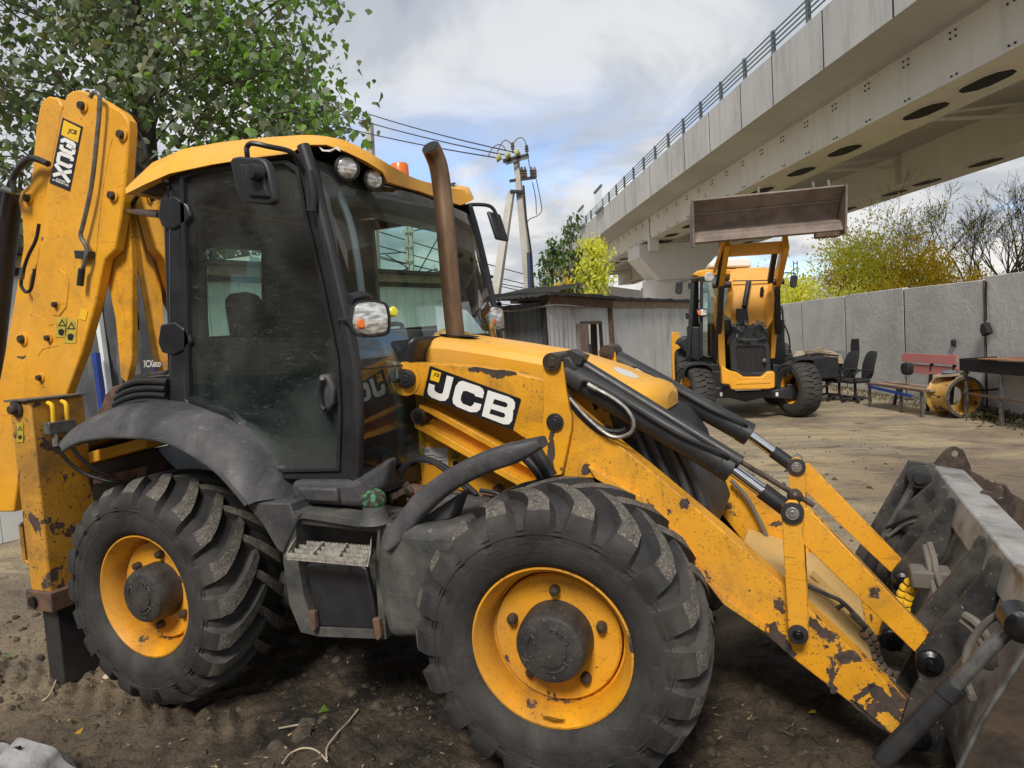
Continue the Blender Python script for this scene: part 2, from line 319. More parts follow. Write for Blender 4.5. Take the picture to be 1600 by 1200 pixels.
def hubm():
    t = NT('cast hub iron'); c = t.mix(t.step(t.noise(7, 5, .6), .35, .65), (.015, .016, .018), (.06, .052, .045))
    c = t.mix(t.step(t.noise(80, 3), .64, .7), c, (.15, .12, .10))
    t.set('Base Color', c); t.set('Roughness', .6); t.bump(t.noise(9, 4), .5, .01); t.bump(t.noise(40, 4), .3, .004); return t.m
MT['hub'] = hubm()
MT['rim_old'] = yellow('dirty loose rim paint', chip=.58, grime=.8, fine=.66, base=(.50, .27, .03), dust=.4)
MT['bare'] = simple('bare rusting steel', (.075, .052, .042), .85, 0, c2=(.04, .03, .027), vs_=25, bump=.4, bs=80)
MT['step_paint'] = simple('scuffed step metal', (.42, .40, .35), .6, .1, c2=(.22, .20, .17), vs_=40)

# ------------------------------------------------------------------ mesh helpers
V = Vector
class MB:
    def __init__(s): s.v = []; s.f = []; s.m = []; s.mi = 0
    def add(s, vs, fs):
        k = len(s.v); s.v += [tuple(x) for x in vs]
        for f in fs: s.f.append(tuple(i+k for i in f)); s.m.append(s.mi)
        return s
    def prism(s, poly, off):
        off = V(off); n = len(poly); a = [V(p) for p in poly]; b = [p+off for p in a]
        return s.add(a+b, [tuple(range(n)), tuple(range(2*n-1, n-1, -1))]+[(i, i+n, (i+1) % n+n, (i+1) % n) for i in range(n)])
    def box(s, a, b):
        x0, y0, z0 = a; x1, y1, z1 = b
        return s.add([(x0, y0, z0), (x1, y0, z0), (x1, y1, z0), (x0, y1, z0), (x0, y0, z1), (x1, y0, z1), (x1, y1, z1), (x0, y1, z1)],
                     [(0, 3, 2, 1), (4, 5, 6, 7), (0, 1, 5, 4), (1, 2, 6, 5), (2, 3, 7, 6), (3, 0, 4, 7)])
    def beam(s, a, b, w, h, up=(0, 0, 1)):
        a, b = V(a), V(b); d = (b-a).normalized(); sd_ = d.cross(V(up)).normalized()*(w/2); u_ = sd_.cross(d).normalized()*(h/2)
        q = [a-sd_-u_, a+sd_-u_, a+sd_+u_, a-sd_+u_]; return s.prism(q, b-a)
    def loft(s, rows, close=False, cap=False):
        n = len(rows[0]); vs = [p for r in rows for p in r]; fs = []
        for i in range(len(rows)-1):
            for j in range(n if close else n-1):
                fs.append((i*n+j, i*n+(j+1) % n, (i+1)*n+(j+1) % n, (i+1)*n+j))
        if cap: fs += [tuple(range(n-1, -1, -1)), tuple(range((len(rows)-1)*n, len(rows)*n))]
        return s.add(vs, fs)
    def tube(s, path, r, n=8, cap=True):
        P = [V(p) for p in path]; rows = []; T0 = (P[1]-P[0]).normalized()
        nrm = T0.orthogonal().normalized()
        for i, p in enumerate(P):
            T = ((P[i+1] if i < len(P)-1 else p)-(P[i-1] if i else p)).normalized()
            nrm = (nrm-T*nrm.dot(T)); nrm = nrm.normalized() if nrm.length > 1e-6 else T.orthogonal().normalized()
            bi = T.cross(nrm); rr = r[i] if isinstance(r, (list, tuple)) else r
            rows.append([p+(nrm*math.cos(2*math.pi*k/n)+bi*math.sin(2*math.pi*k/n))*rr for k in range(n)])
        return s.loft(rows, True, cap)
    def lathe(s, o, ax, prof, n=32, cap=True):      # prof: (radius, height along axis)
        o = V(o); ax = V(ax).normalized(); a = ax.orthogonal().normalized(); b = ax.cross(a)
        rows = [[o+ax*h+(a*math.cos(2*math.pi*k/n)+b*math.sin(2*math.pi*k/n))*r for k in range(n)] for r, h in prof]
        return s.loft(rows, True, cap)
    def cyl(s, a, b, r, n=20, r2=None):
        a, b = V(a), V(b); L = (b-a).length; return s.lathe(a, b-a, [(r, 0), (r if r2 is None else r2, L)], n)
    def ball(s, c, r, n=12, sq=1.0):
        return s.lathe(c, (0, 0, 1), [(max(1e-4, r*math.sin(math.pi*i/n)), -r*sq*math.cos(math.pi*i/n)) for i in range(n+1)], n*2, False)
    def ring(s, outer, inner, off):
        off = V(off); n = len(outer); o = [V(p) for p in outer]; i_ = [V(p) for p in inner]
        vs = o+i_+[p+off for p in o]+[p+off for p in i_]; fs = []
        for k in range(n):
            j = (k+1) % n; fs += [(k, j, n+j, n+k), (2*n+k, 3*n+k, 3*n+j, 2*n+j), (k, 2*n+k, 2*n+j, j), (n+k, n+j, 3*n+j, 3*n+k)]
        return s.add(vs, fs)
def smooth(pts, sub=6):                              # Catmull-Rom through 3D points
    P = [V(p) for p in pts]; out = []
    for i in range(len(P)-1):
        p0, p1, p2, p3 = P[max(i-1, 0)], P[i], P[i+1], P[min(i+2, len(P)-1)]
        for k in range(sub):
            t = k/sub; out.append(.5*((2*p1)+(p2-p0)*t+(2*p0-5*p1+4*p2-p3)*t*t+(3*p1-p0-3*p2+p3)*t**3))
    out.append(P[-1]); return out
def mesh_of(name, mb, mats, ang=35, recalc=True):
    me = bpy.data.meshes.new(name); me.from_pydata(mb.v, [], mb.f)
    for m in (mats if isinstance(mats, (list, tuple)) else [mats]): me.materials.append(m)
    me.polygons.foreach_set('material_index', mb.m)
    if recalc:
        bm = bmesh.new(); bm.from_mesh(me); bmesh.ops.recalc_face_normals(bm, faces=bm.faces); bm.to_mesh(me); bm.free()
    if ang:
        me.polygons.foreach_set('use_smooth', [True]*len(me.polygons)); me.set_sharp_from_angle(angle=R_(ang))
    me.update(); return me
def put(name, me, parent=None, bevel=0, seg=2):
    o = bpy.data.objects.new(name, me); col.objects.link(o)
    if parent is not None:
        o.parent = parent
        if parent.get('rooted'): o.matrix_parent_inverse = Matrix.Translation(-V(parent['rooted']))
    if bevel:
        md = o.modifiers.new('edge', 'BEVEL'); md.width = bevel; md.segments = seg; md.limit_method = 'ANGLE'; md.angle_limit = R_(40)
    return o
def part(name, mb, mat, parent=None, bevel=0, ang=35, seg=2, label=None):
    o = put(name, mesh_of(name, mb, MT[mat] if isinstance(mat, str) else [MT[m] for m in mat], ang), parent, bevel, seg)
    if label: o['label'] = label
    return o
def tag(o, label=None, cat=None, group=None, kind=None):
    if label: o['label'] = label
    if cat: o['category'] = cat
    if group: o['group'] = group
    if kind: o['kind'] = kind
    return o
def thing(name, label, cat, loc=(0, 0, 0), group=None, local=False):
    o = bpy.data.objects.new(name, None); col.objects.link(o); o.empty_display_size = .1
    if not local: o['rooted'] = list(V(loc)); o.location = V(loc)
    return tag(o, label, cat, group)
def solo(name, mb, mat, label, cat, group=None, bevel=0, kind=None, ang=35):
    return tag(part(name, mb, mat, None, bevel, ang), label, cat, group, kind)
def copy_tree(o, parent=None):
    c = o.copy(); col.objects.link(c)
    if parent is not None: c.parent = parent
    for ch in o.children: copy_tree(ch, c)
    return c
def px(pts, y): return [Yp(a, b, y) for a, b in pts]
def plate(name, pts, y, th, mat, parent, bevel=.004, label=None):
    return part(name, MB().prism(px(pts, y), (0, th, 0)), mat, parent, bevel, label=label)
FARY = .904
def mirror_y(obj, name=None): pass

# value noise on arrays
def vnoise(x, y, seed=0):
    xi = np.floor(x).astype(np.int64); yi = np.floor(y).astype(np.int64); xf = x-xi; yf = y-yi
    def h(a, b):
        n = (a*374761393+b*668265263+seed*1442695041) & 0xffffffff; n = ((n ^ (n >> 13))*1274126177) & 0xffffffff
        return ((n ^ (n >> 16)) & 0xffff)/65535.
    u = xf*xf*(3-2*xf); v = yf*yf*(3-2*yf)
    return (h(xi, yi)*(1-u)+h(xi+1, yi)*u)*(1-v)+(h(xi, yi+1)*(1-u)+h(xi+1, yi+1)*u)*v
def fbm(x, y, seed=0, o=5, g=.5):
    s = 0; a = 1; t = 0
    for k in range(o): s = s+a*vnoise(x*2**k, y*2**k, seed+k*17); t += a; a *= g
    return s/t

# ------------------------------------------------------------------ ground
def ground_h(x, y):
    x = np.asarray(x, float); y = np.asarray(y, float)
    near = np.clip(1-(np.hypot(x-1.5, y-.3)-2.6)/3.5, 0, 1)
    h = (fbm(x*.9, y*.9, 3, 4)-.5)*.05+(fbm(x*5, y*5, 11, 4)-.5)*.05*(0.25+near)
    cl = fbm(x*16, y*16, 23, 3); h = h+np.clip(cl-.45, 0, 1)*.19*near*np.clip(fbm(x*1.3, y*1.3, 5, 3)*2.6-.9, 0, 1)
    # tread prints pressed into the mud by passing wheels
    for (y0, w) in ((-.42, .2), (.15, .22)):
        yy = y+.10*x*0+.06*np.sin(x*.7); m = np.exp(-((yy-y0)/w)**4)*np.clip(1-(x-.2)/1.2, 0, 1)*np.clip((x+4)/1., 0, 1)
        sgn = np.abs(yy-y0); h = h+m*(-.018+.024*np.clip(np.sin((x-sgn*1.2)*38)*1.6, -1, 1))
    return h*.8-.006
def build_ground():
    def axis(c0, c1, lo, hi, st):
        core = list(np.arange(c0, c1, st)); a = []; d = st; v = c0
        while v > lo: d *= 1.11; v -= d; a.append(v)
        b = []; d = st; v = core[-1]
        while v < hi: d *= 1.11; v += d; b.append(v)
        return np.array(a[::-1]+core+b)
    X = axis(-3.2, 4.4, -700, 700, .023); Y_ = axis(-1.1, 3.2, -120, 1200, .023)
    gx, gy = np.meshgrid(X, Y_); gz = ground_h(gx, gy); far = np.clip((np.hypot(gx, gy)-60)/80, 0, 1); gz = gz*(1-far)
    n, m = len(X), len(Y_); me = bpy.data.meshes.new('ground')
    idx = np.arange(n*m).reshape(m, n); q = np.stack([idx[:-1, :-1], idx[:-1, 1:], idx[1:, 1:], idx[1:, :-1]], -1).reshape(-1, 4)
    me.vertices.add(n*m); me.vertices.foreach_set('co', np.stack([gx, gy, gz], -1).ravel())
    me.loops.add(len(q)*4); me.loops.foreach_set('vertex_index', q.ravel()); me.polygons.add(len(q))
    me.polygons.foreach_set('loop_start', np.arange(len(q))*4); me.polygons.foreach_set('loop_total', np.full(len(q), 4)); me.update(calc_edges=True)
    me.polygons.foreach_set('use_smooth', [True]*len(q))
    t = NT('wet mud and packed yard dirt')
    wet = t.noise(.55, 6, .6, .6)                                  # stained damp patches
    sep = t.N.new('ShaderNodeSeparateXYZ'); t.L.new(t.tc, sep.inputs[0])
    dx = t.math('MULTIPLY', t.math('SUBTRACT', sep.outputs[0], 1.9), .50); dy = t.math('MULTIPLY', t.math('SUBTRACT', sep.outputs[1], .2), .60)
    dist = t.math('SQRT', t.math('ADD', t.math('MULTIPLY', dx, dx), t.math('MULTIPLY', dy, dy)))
    soil_fade = t.step(t.math('ADD', dist, t.math('MULTIPLY', wet, 1.2)), 1.05, 2.1)   # soil darker close to the machine, edge broken by noise
    near = t.mix(t.step(t.noise(2.2, 7, .65, .5), .38, .62), (.07, .055, .04), (.23, .17, .11))
    pack = t.mix(t.step(t.noise(.5, 7, .62, .7, stretch=(1, 2.2, 1)), .40, .62), (.52, .41, .25), (.28, .235, .18))
    pack = t.mix(t.math('MULTIPLY', t.step(t.noise(1.4, 6, .7, 1.2, stretch=(1, 2.5, 1), off=(4, 1, 0)), .52, .66), .75), pack, (.11, .082, .063))
    pack = t.mix(t.math('MULTIPLY', t.step(t.noise(.23, 4, .6, .5, off=(1, 8, 0)), .50, .60), .55), pack, (.16, .115, .09))
    mid = t.mix(t.step(t.noise(1.1, 6, .6, .4, off=(9, 2, 0)), .40, .60), (.30, .225, .14), (.12, .092, .066))
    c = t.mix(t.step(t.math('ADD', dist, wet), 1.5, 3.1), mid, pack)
    c = t.mix(soil_fade, t.mix(t.step(t.noise(3.0, 7, .65, .5), .44, .66), (.026, .022, .018), (.135, .102, .07)), c)
    c = t.mix(t.math('MULTIPLY', t.step(t.noise(70, 3, .6), .62, .70), .5), c, (.26, .21, .15))
    c = t.mix(t.math('MULTIPLY', t.step(t.noise(40, 4, .6, off=(3, 3, 3)), .60, .66), .7), c, (.02, .017, .014))
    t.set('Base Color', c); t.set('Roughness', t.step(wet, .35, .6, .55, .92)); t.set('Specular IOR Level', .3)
    t.bump(t.noise(26, 9, .70), 1.0, .045); t.bump(t.noise(9, 6, .65), .6, .05); t.bump(t.noise(5, 6, .6, stretch=(1, 1.4, 1)), .5, .05)
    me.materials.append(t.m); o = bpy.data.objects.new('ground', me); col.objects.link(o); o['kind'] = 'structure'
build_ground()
def gz(x, y): return float(ground_h(np.array([x]), np.array([y]))[0])
def GG(a, b):
    p = G(a, b); p = G(a, b, gz(p.x, p.y)); return p

# ------------------------------------------------------------------ road bridge
BD = V((-.47, .883, 0)).normalized(); BN = V((BD.y, -BD.x, 0))
def bp(N_, S, z):
    k = max(0, (S-32)/30); return BN*(N_+k*k*.25)+BD*S+V((0, 0, z))
def build_bridge():
    t = thing('road_bridge', 'long pale road bridge on girders crossing over the yard, with green railing', 'bridge', (-3.8, 52.9, 0))
    zb, zt, zg = 9.84, 11.74, 8.24
    # parapet panels
    S = 2.0; edges = []
    while S < 96: L = 3.6 if (len(edges) % 3) else 2.9; edges.append((S, min(S+L, 97))); S += L
    for a, b in edges:
        m = MB(); gap = .035
        m.loft([[bp(14.3, s, zb), bp(14.3, s, zt), bp(14.75, s, zt), bp(14.75, s, zb+.35)] for s in (a+gap, b-gap)], True, True)
        part('parapet_panel', m, 'bridge_conc', t, .02); m = MB(); m.loft([[bp(14.306, s, zb+.02), bp(14.306, s, zt-.02), bp(14.6, s, zt-.02), bp(14.6, s, zb+.3)] for s in (b-gap-.01, b+gap+.01)], True, True); part('joint_seal', m, 'felt', t)
    def sweep(prof, s0=2, s1=97, step=5):
        m = MB(); ss = list(np.arange(s0, s1, step))+[s1]
        m.loft([[bp(n, s, z) for n, z in prof] for s in ss], True, True); return m
    part('deck', sweep([(14.36, zb+.1), (16.3, zb+.05), (16.3, zb-.04), (28.6, zb-.04), (28.6, zb+.3), (31, zb+.2), (31, zb+1.2), (14.7, zb+1.2), (14.36, zb+.5)]), 'bridge_under', t)
    part('road_surface', sweep([(14.8, zb+1.21), (30.9, zb+1.21), (30.9, zb+1.25), (14.8, zb+1.25)]), 'bridge_under', t)
    for (n0, n1) in ((16.3, 18.5), (24.9, 27.2)):
        for (s0, s1) in ((2, 46.2), (46.5, 97)):
            m = MB()
            ss = list(np.arange(s0, s1, 5))+[s1]
            g = [(n0+.02, zb-.05), (n0+.02, zg+.06), (n0-.03, zg+.06), (n0-.03, zg), (n1+.03, zg), (n1+.03, zg+.06), (n1-.02, zg+.06), (n1-.02, zb-.05)]
            m.loft([[bp(n, s, z) for n, z in g] for s in ss], True, True); part('girder', m, 'bridge_steel', t)
    # oval openings in the bottom flanges, built as dark recess plates with rim
    for (n0, n1) in ((16.3, 18.5), (24.9, 27.2)):
        s = 8.2
        while s < 90:
            for off in (0, 3.4) if (int(s) % 3) else (0, 2.6):
                m = MB(); c = (n0+n1)/2; L, w = .95, .42
                pts = [(-L, 0), (-L*.8, .7*w), (-L*.45, w), (L*.45, w), (L*.8, .7*w), (L, 0), (L*.8, -.7*w), (L*.45, -w), (-L*.45, -w), (-L*.8, -.7*w)]
                poly = [bp(c+b, s+off+a, zg-.035) for a, b in pts]; out = [bp(c+b*1.12, s+off+a*1.05, zg-.035) for a, b in pts]
                part('manhole', MB().prism([p+V((0, 0, .01)) for p in poly], (0, 0, .02)), 'void', t)
                part('manhole_rim', MB().ring(out, poly, (0, 0, .03)), 'bridge_steel', t)
            s += 7.3
    # cross beams between the girders
    for s in np.arange(6, 92, 8.2):
        m = MB(); a, b = bp(18.5, s, zg+.9), bp(24.9, s, zg+.9); m.beam(a, b, .16, .1); m.beam(bp(18.5, s, zg+.95), bp(24.9, s, zb-.2), .08, .1); part('cross_beam', m, 'bridge_steel', t)
        m = MB(); m.beam(bp(24.8, s, zg+.05), bp(24.8, s, zb-.1), .3, .12, BD); part('web_stiffener', m, 'bridge_steel', t)
    # bolt groups on the outer web
    m = MB()
    for s in np.arange(5, 70, 2.05):
        for (a, zz_) in ((0, zb-.25), (.22, zb-.25), (0, zb-.42), (.22, zb-.42), (0, zg+.14), (.2, zg+.14)):
            p = bp(16.31, s+a, zz_); m.cyl(p, p-BN*.03, .032, 6)
    o = part('web_bolts', m, 'black_far', t, ang=0); o['kind'] = 'stuff'
    part('parapet_back', sweep([(14.62, zb+.5), (14.62, zt-.03), (14.73, zt-.03), (14.73, zb+.5)]), 'black_far', t)
    # railing
    for s in np.arange(4.2, 96, 2.6):
        part('railing_post', MB().beam(bp(14.5, s, zt), bp(14.5, s, zt+.95), .12, .16, BD), 'rail', t)
    for z in (.32, .5, .68, .86):
        m = MB(); m.tube([bp(14.46, s, zt+z) for s in np.arange(2, 97, 4.0)], .032, 6); part('railing_bar', m, 'rail', t)
    # two screen frames fixed outside the parapet
    for s0, hh in ((52.0, 2.5), (60.5, 2.4)):
        a = bp(14.15, s0, 0); b = bp(14.15, s0+3.0, 0)
        m = MB()
        for p in (a, b): m.beam(p+V((0, 0, zb+.25)), p+V((0, 0, zt+1.75)), .17, .17)
        for z in (zt+1.71, zt+.0): m.beam(a+V((0, 0, z)), b+V((0, 0, z)), .16, .16)
        part('screen_frame', m, 'rail', t)
        q = [a+V((0, 0, zt+.05)), b+V((0, 0, zt+.05)), b+V((0, 0, zt+1.65)), a+V((0, 0, zt+1.65))]; part('screen_pane', MB().prism(q, BN*.02), 'clear', t)
    # pier
    def ov(cn, cs, rn, rs, z, n=10, k=1): return [bp(cn+rn*math.cos(a), cs+rs*math.sin(a), z) for a in [2*math.pi*i/24 for i in range(24)]]
    m = MB(); m.loft([ov(18.6, 49.5, 2.15, 1.7, z) for z in (-.5, 5.4)], True, True); part('pier_column', m, 'pier', t)
    prof = [(15.7, 8.0), (15.7, 7.1), (17.2, 5.3), (20.2, 5.3), (21.8, 7.1), (21.8, 8.0)]
    m = MB(); m.prism([bp(n, 47.3, z) for n, z in prof], BD*3.4); part('pier_cap', m, 'pier', t, .05)
    part('bearing_block', MB().beam(bp(16.6, 46.6, 7.4), bp(16.6, 46.6, 9.0), .7, .5, BD), 'pier', t)
    # second pier far along
    m = MB(); m.loft([ov(22, 92, 4.0, 1.5, z) for z in (-.5, 7.2)], True, True); part('pier_column', m, 'pier', t)
build_bridge()
# pale embankment wall below the far end of the bridge
p0, p1 = D(868, 500, 62), D(1045, 490, 85)
def slab(pa, pb, th, z0, z1a, z1b=None):
    d = (pb-pa); d.z = 0; n = V((d.y, -d.x, 0)).normalized()*th; z1b = z1a if z1b is None else z1b
    a, b = V((pa.x, pa.y, 0)), V((pb.x, pb.y, 0)); return MB().prism([a+V((0, 0, z0)), b+V((0, 0, z0)), b+V((0, 0, z1b)), a+V((0, 0, z1a))], n)
solo('embankment_wall', slab(p0, p1, .6, -.5, 6.6, 5.6), 'pier', 'pale concrete embankment wall under the far end of the bridge, above the shed roofs', 'wall')
# far white building seen between pier and bridge
b0 = D(1012, 470, 120)
tb = thing('far_building', 'small pale stepped building far away, seen left of the bridge pier', 'building', (b0.x, b0.y, 0))
part('wall', MB().box((b0.x-2, b0.y, 0), (b0.x+7, b0.y+8, 9.6)), 'pier', tb)
part('wall', MB().box((b0.x+1, b0.y+1, 9.6), (b0.x+7, b0.y+8, 12.0)), 'pier', tb)
for k in range(4):
    for j in range(2): part('window', MB().box((b0.x-1+k*2, b0.y-.05, 7.6+j*2.6*(k > 0)-(j == 1 and k == 0)*2.2), (b0.x+.1+k*2, b0.y+.02, 8.7+j*2.6*(k > 0)-(j == 1 and k == 0)*2.2)), 'black_far', tb)

# ------------------------------------------------------------------ concrete fence on the right
FB = G(1360, 612.5); FA = G(1600, 656); FD = (FA-FB).normalized(); FN = V((FD.y, -FD.x, 0))
def fence():
    t = thing('concrete_fence', 'tall grey concrete panel fence along the right side of the yard', 'fence', (FB.x, FB.y, 0))
    def at(u):                    # position along the fence where a vertical at image column u stands
        d = ray(u, 560); n = V((FD.y, -FD.x, 0)); k = (FB-CC).dot(n)/d.dot(n); return CC+d*k
    cols = [1060, 1146, 1200, 1255, 1322.5, 1414.5, 1540.5]
    ps = [at(u) for u in cols]; L = (ps[-1]-ps[-2]).length
    d_ = FD; q = [p for p in ps]; last = ps[-1]
    for k in range(3): last = last+d_*L; q.append(last)
    tops = [2.30, 2.28, 2.28, 2.29, 2.30, 2.28, 2.31, 2.30, 2.29, 2.3]
    for k in range(len(q)-1):
        a, b = V((q[k].x, q[k].y, 0))+d_*.024, V((q[k+1].x, q[k+1].y, 0))-d_*.024
        m = MB(); m.prism([a+V((0, 0, -.2)), b+V((0, 0, -.2)), b+V((0, 0, tops[k]-.02*(k == 5))), a+V((0, 0, tops[k]))], -FN*.12 if FN.dot(CC-FB) > 0 else FN*.12)
        part('concrete_panel', m, 'concrete', t, .012)
    sgn = 1 if FN.dot(CC-FB) > 0 else -1
    for k in range(1, len(q)-1):     # grout seam and steel strap at every joint, set back
        a = V((q[k].x, q[k].y, 0)); part('joint_strip', MB().beam(a-FN*sgn*.055, a-FN*sgn*.055+V((0, 0, 2.25)), .10, .06, FD), 'felt', t)
    for k in (6,):
        a = V((q[k].x, q[k].y, 0))+FN*sgn*.01; part('iron_rod', MB().beam(a+V((0, 0, .4)), a+V((0, 0, 2.25)), .02, .02, FD), 'rust', t)
    return at, sgn
fence_at, FS = fence()
def on_fence(u, v, off=.01):
    d = ray(u, v); n = FN*FS; k = (FB-CC+n*off).dot(n)/d.dot(n); return CC+d*k
# marks and things on the fence
def patch(pts, th, off): return MB().prism([on_fence(a, b, off) for a, b in pts], FN*FS*th)
solo('painted_patch', patch([(1330, 530), (1342, 529), (1343, 552), (1331, 554), (1329, 545)], .004, .004), 'soot_shade_black', 'black painted rectangle on the concrete fence above the office chairs', 'paint patch')
solo('switch_box', patch([(1489, 531), (1494, 530), (1495, 540), (1490, 541)], .05, .004), 'black_far', 'small black box fixed to the concrete fence above the red bench', 'box', bevel=.01)
m = MB(); q = [(1541, 506), (1547, 503), (1553, 520), (1543, 525), (1540, 515)]
m.prism([on_fence(a, b, .03) for a, b in q], FN*FS*.10); tb = solo('hanging_bag', m, 'fabric', 'small black bag hanging by a strap from the top of the concrete fence', 'bag', bevel=.015)
part('strap', MB().tube([on_fence(1541.5, 500, .05), on_fence(1541, 470, .03), on_fence(1541.5, 440, .03)], .012, 5), 'fabric', tb)

# ================================================================== the big backhoe loader in front
def arc_pts(c, r, a0, a1, n): return [(c[0]+r*math.cos(a0+(a1-a0)*i/n), c[1]+r*math.sin(a0+(a1-a0)*i/n)) for i in range(n+1)]
def tyre_mb(R=.612, far=False, nl=20, seg=72):
    m = MB(); k = R/.625
    car = [(.02, .318), (-.012, .332), (-.034, .362), (-.046, .41), (-.048, .45), (-.040, .495), (-.012, .54), (.03, .566), (.09, .578), (.215, .583)]
    car = [(y, r*k if r > .34 else r) for y, r in car]; full = car+[(.43-y, r) for y, r in reversed(car[:-1])]
    full = full+[(.35, .29), (.08, .29)]
    rows = [[V((r*math.cos(2*math.pi*i/seg), y, r*math.sin(2*math.pi*i/seg))) for i in range(seg)] for y, r in full]
    m.loft(rows+[rows[0]], True)
    for rr in (.40, .47):                      # moulded rings on the sidewall
        y = -.0405 if rr < .45 else -.0475
        m.lathe((0, y-.006, 0), (0, 1, 0), [(rr-.004, .008), (rr-.002, 0), (rr+.002, 0), (rr+.004, .008)], seg, False)
    for dr_ in (.485, .435):              # moulded ledge dashes on the sidewall
        for j in range(nl):
            a0 = 2*math.pi*(j+.3)/nl; m.tube([V((dr_*math.sin(a0+k_*.045), -.0475 if dr_ < .46 else -.0445, dr_*math.cos(a0+k_*.045))) for k_ in range(4)], .0026, 4)
    path = [(.245, .583, .030, .34), (.20, .583, .036, .27), (.14, .581, .038, .17), (.08, .576, .038, .08), (.03, .566, .038, .015), (-.008, .546, .030, 0), (-.028, .520, .022, 0), (-.040, .49, .013, 0), (-.046, .455, .002, 0)]
    for side in (0, 1):
        for j in range(nl):
            a0 = 2*math.pi*(j+.5*side)/nl+random.uniform(-.008, .008); rows = []
            for i, (y, r, h, ph) in enumerate(path):
                r *= k; p0 = path[max(i-1, 0)]; p1 = path[min(i+1, len(path)-1)]
                ty, tr = p1[0]-p0[0], (p1[1]-p0[1])*k; l = math.hypot(ty, tr); ny, nr = (tr/l, -ty/l)
                if nr < 0 and i < 5: ny, nr = -ny, -nr
                if i >= 5 and ny > 0: ny, nr = -ny, -nr
                w = (.026, .034, .038, .041, .045, .050, .054, .057, .058)[i]; hb = h
                def pt(yy, rr, ang):
                    yy = yy if side == 0 else .43-yy
                    return V((rr*math.sin(ang), yy, rr*math.cos(ang)))
                base = (y-ny*.006, r-nr*.006); top = (y+ny*hb, r+nr*hb)
                da, db = w*.9/r, w*1.25/r; ang = a0-ph
                jit = random.uniform(-.003, .003)
                rows.append([pt(*base, ang-db), pt(top[0], top[1]+jit, ang-da), pt(top[0], top[1], ang+da*.9), pt(*base, ang+db)])
            n0 = len(m.f); m.loft(rows, False); m.add(rows[0], [(0, 1, 2, 3)])
            for q in range(n0, n0+(len(rows)-1)*3):
                if (q-n0) % 3 == 1 and (q-n0)//3 < 5: m.m[q] = 1
    return m
def rim_mb():
    m = MB(); m.lathe((0, 0, 0), (0, 1, 0), [(.297, .05), (.318, .035), (.327, .012), (.325, -.004), (.317, -.006), (.309, .006), (.300, .025), (.289, .045), (.282, .075), (.276, .12), (.268, .126), (.268, .145)], 64, False)
    m.lathe((0, 0, 0), (0, 1, 0), [(.262, .145), (.262, .108), (.255, .100), (.20, .112), (.13, .118), (.001, .118)], 64, False)
    m.lathe((0, 0, 0), (0, 1, 0), [(.27, .14), (.30, .22), (.30, .40)], 48, False); return m
tyre_me = mesh_of('tyre', tyre_mb(), [MT['rubber'], MT['lugtop']], 32); rim_me = mesh_of('rim', rim_mb(), MT['yellow_rim'], 30)
_h = MB(); _h.lathe((0, 0, 0), (0, 1, 0), [(.150, .12), (.148, .05), (.143, .012), (.132, -.012), (.118, -.018), (.001, -.018)], 40, False)
_h.lathe((0, -.018, 0), (0, 1, 0), [(.072, .006), (.07, -.006), (.05, -.010), (.001, -.010)], 24, False)
for a in range(3):
    a0_ = a*2.094+.4; arc_ = [V((.088*math.cos(a0_+k*.13), -.019, .088*math.sin(a0_+k*.13))) for k in range(9)]; _h.tube([arc_[0]*.62+V((0, -.007, 0))]+arc_+[arc_[-1]*.62+V((0, -.007, 0))], .0045, 6)
_h.lathe((.085*math.cos(1.0), -.016, .085*math.sin(1.0)), (0, -1, 0), [(.018, 0), (.018, .008), (.011, .009), (.011, .002)], 6, False)
hub_me = mesh_of('hub_cap', _h, MT['hub'], 30)
_b = MB(); _b.lathe((0, .12, 0), (0, -1, 0), [(.022, 0), (.0215, .03), (.017, .042), (.001, .046)], 14); bolt_me = mesh_of('wheel_bolt', _b, MT['pin'], 0)
_v = MB(); _v.beam((0, 0, 0), (0, .05, 0), .03, .03); valve_me = mesh_of('valve', _v, MT['yellow_rim'], 0)
def wheel(parent, name, pos, rz, bolts=5, hub=True, a0=.5):
    w = put(name, rim_me, parent); w.location = pos; w.rotation_euler = (0, random.uniform(0, 1) if False else 0, rz)
    put('tyre', tyre_me, w)
    if hub: put('hub_cap', hub_me, w)
    for k in range(bolts):
        b = put('wheel_bolt', bolt_me, w); a = a0+k*2*math.pi/bolts; b.location = (.195*math.cos(a), 0, .195*math.sin(a))
    return w
BL = thing('backhoe_loader', 'large worn yellow backhoe loader with JCB lettering filling the foreground, bucket lowered', 'backhoe loader', (1.1, 1.0, 0))
WZ = .62
w1 = wheel(BL, 'front_wheel', (2.252, 0, WZ), .088, 5, a0=1.55)
w2 = wheel(BL, 'rear_wheel', (0, 0, WZ), 0, 6, a0=.4)
for nm, x in (('front_wheel', 2.252), ('rear_wheel', 0)):
    w = wheel(BL, nm, (x, 2.0, WZ), math.pi+(.088 if x else 0), 0, True)
v = MB(); v.prism([(2.25, -.015, .335), (2.29, -.02, .35), (2.24, -.03, .36), (2.20, -.02, .35)], (0, .02, .004)); part('rim_clip', v, 'yellow_rim', BL)

# chassis and drive train, dark mass below the cab
m = MB(); m.box((-.75, .55, .45), (2.3, 1.45, .95)); m.box((-.25, .45, .35), (.3, 1.55, .8)); part('chassis', m, 'black_metal', BL, .02)
m = MB(); m.cyl((0, .15, WZ), (0, 1.85, WZ), .13, 16); m.cyl((2.25, .2, WZ-.05), (2.25, 1.8, WZ-.05), .10, 16); m.box((2.05, .8, .35), (2.45, 1.2, .75)); part('axles', m, 'black_metal', BL)
part('air_tank', MB().cyl((.35, .5, .55), (1.0, .5, .55), .14, 16), 'black_metal', BL)

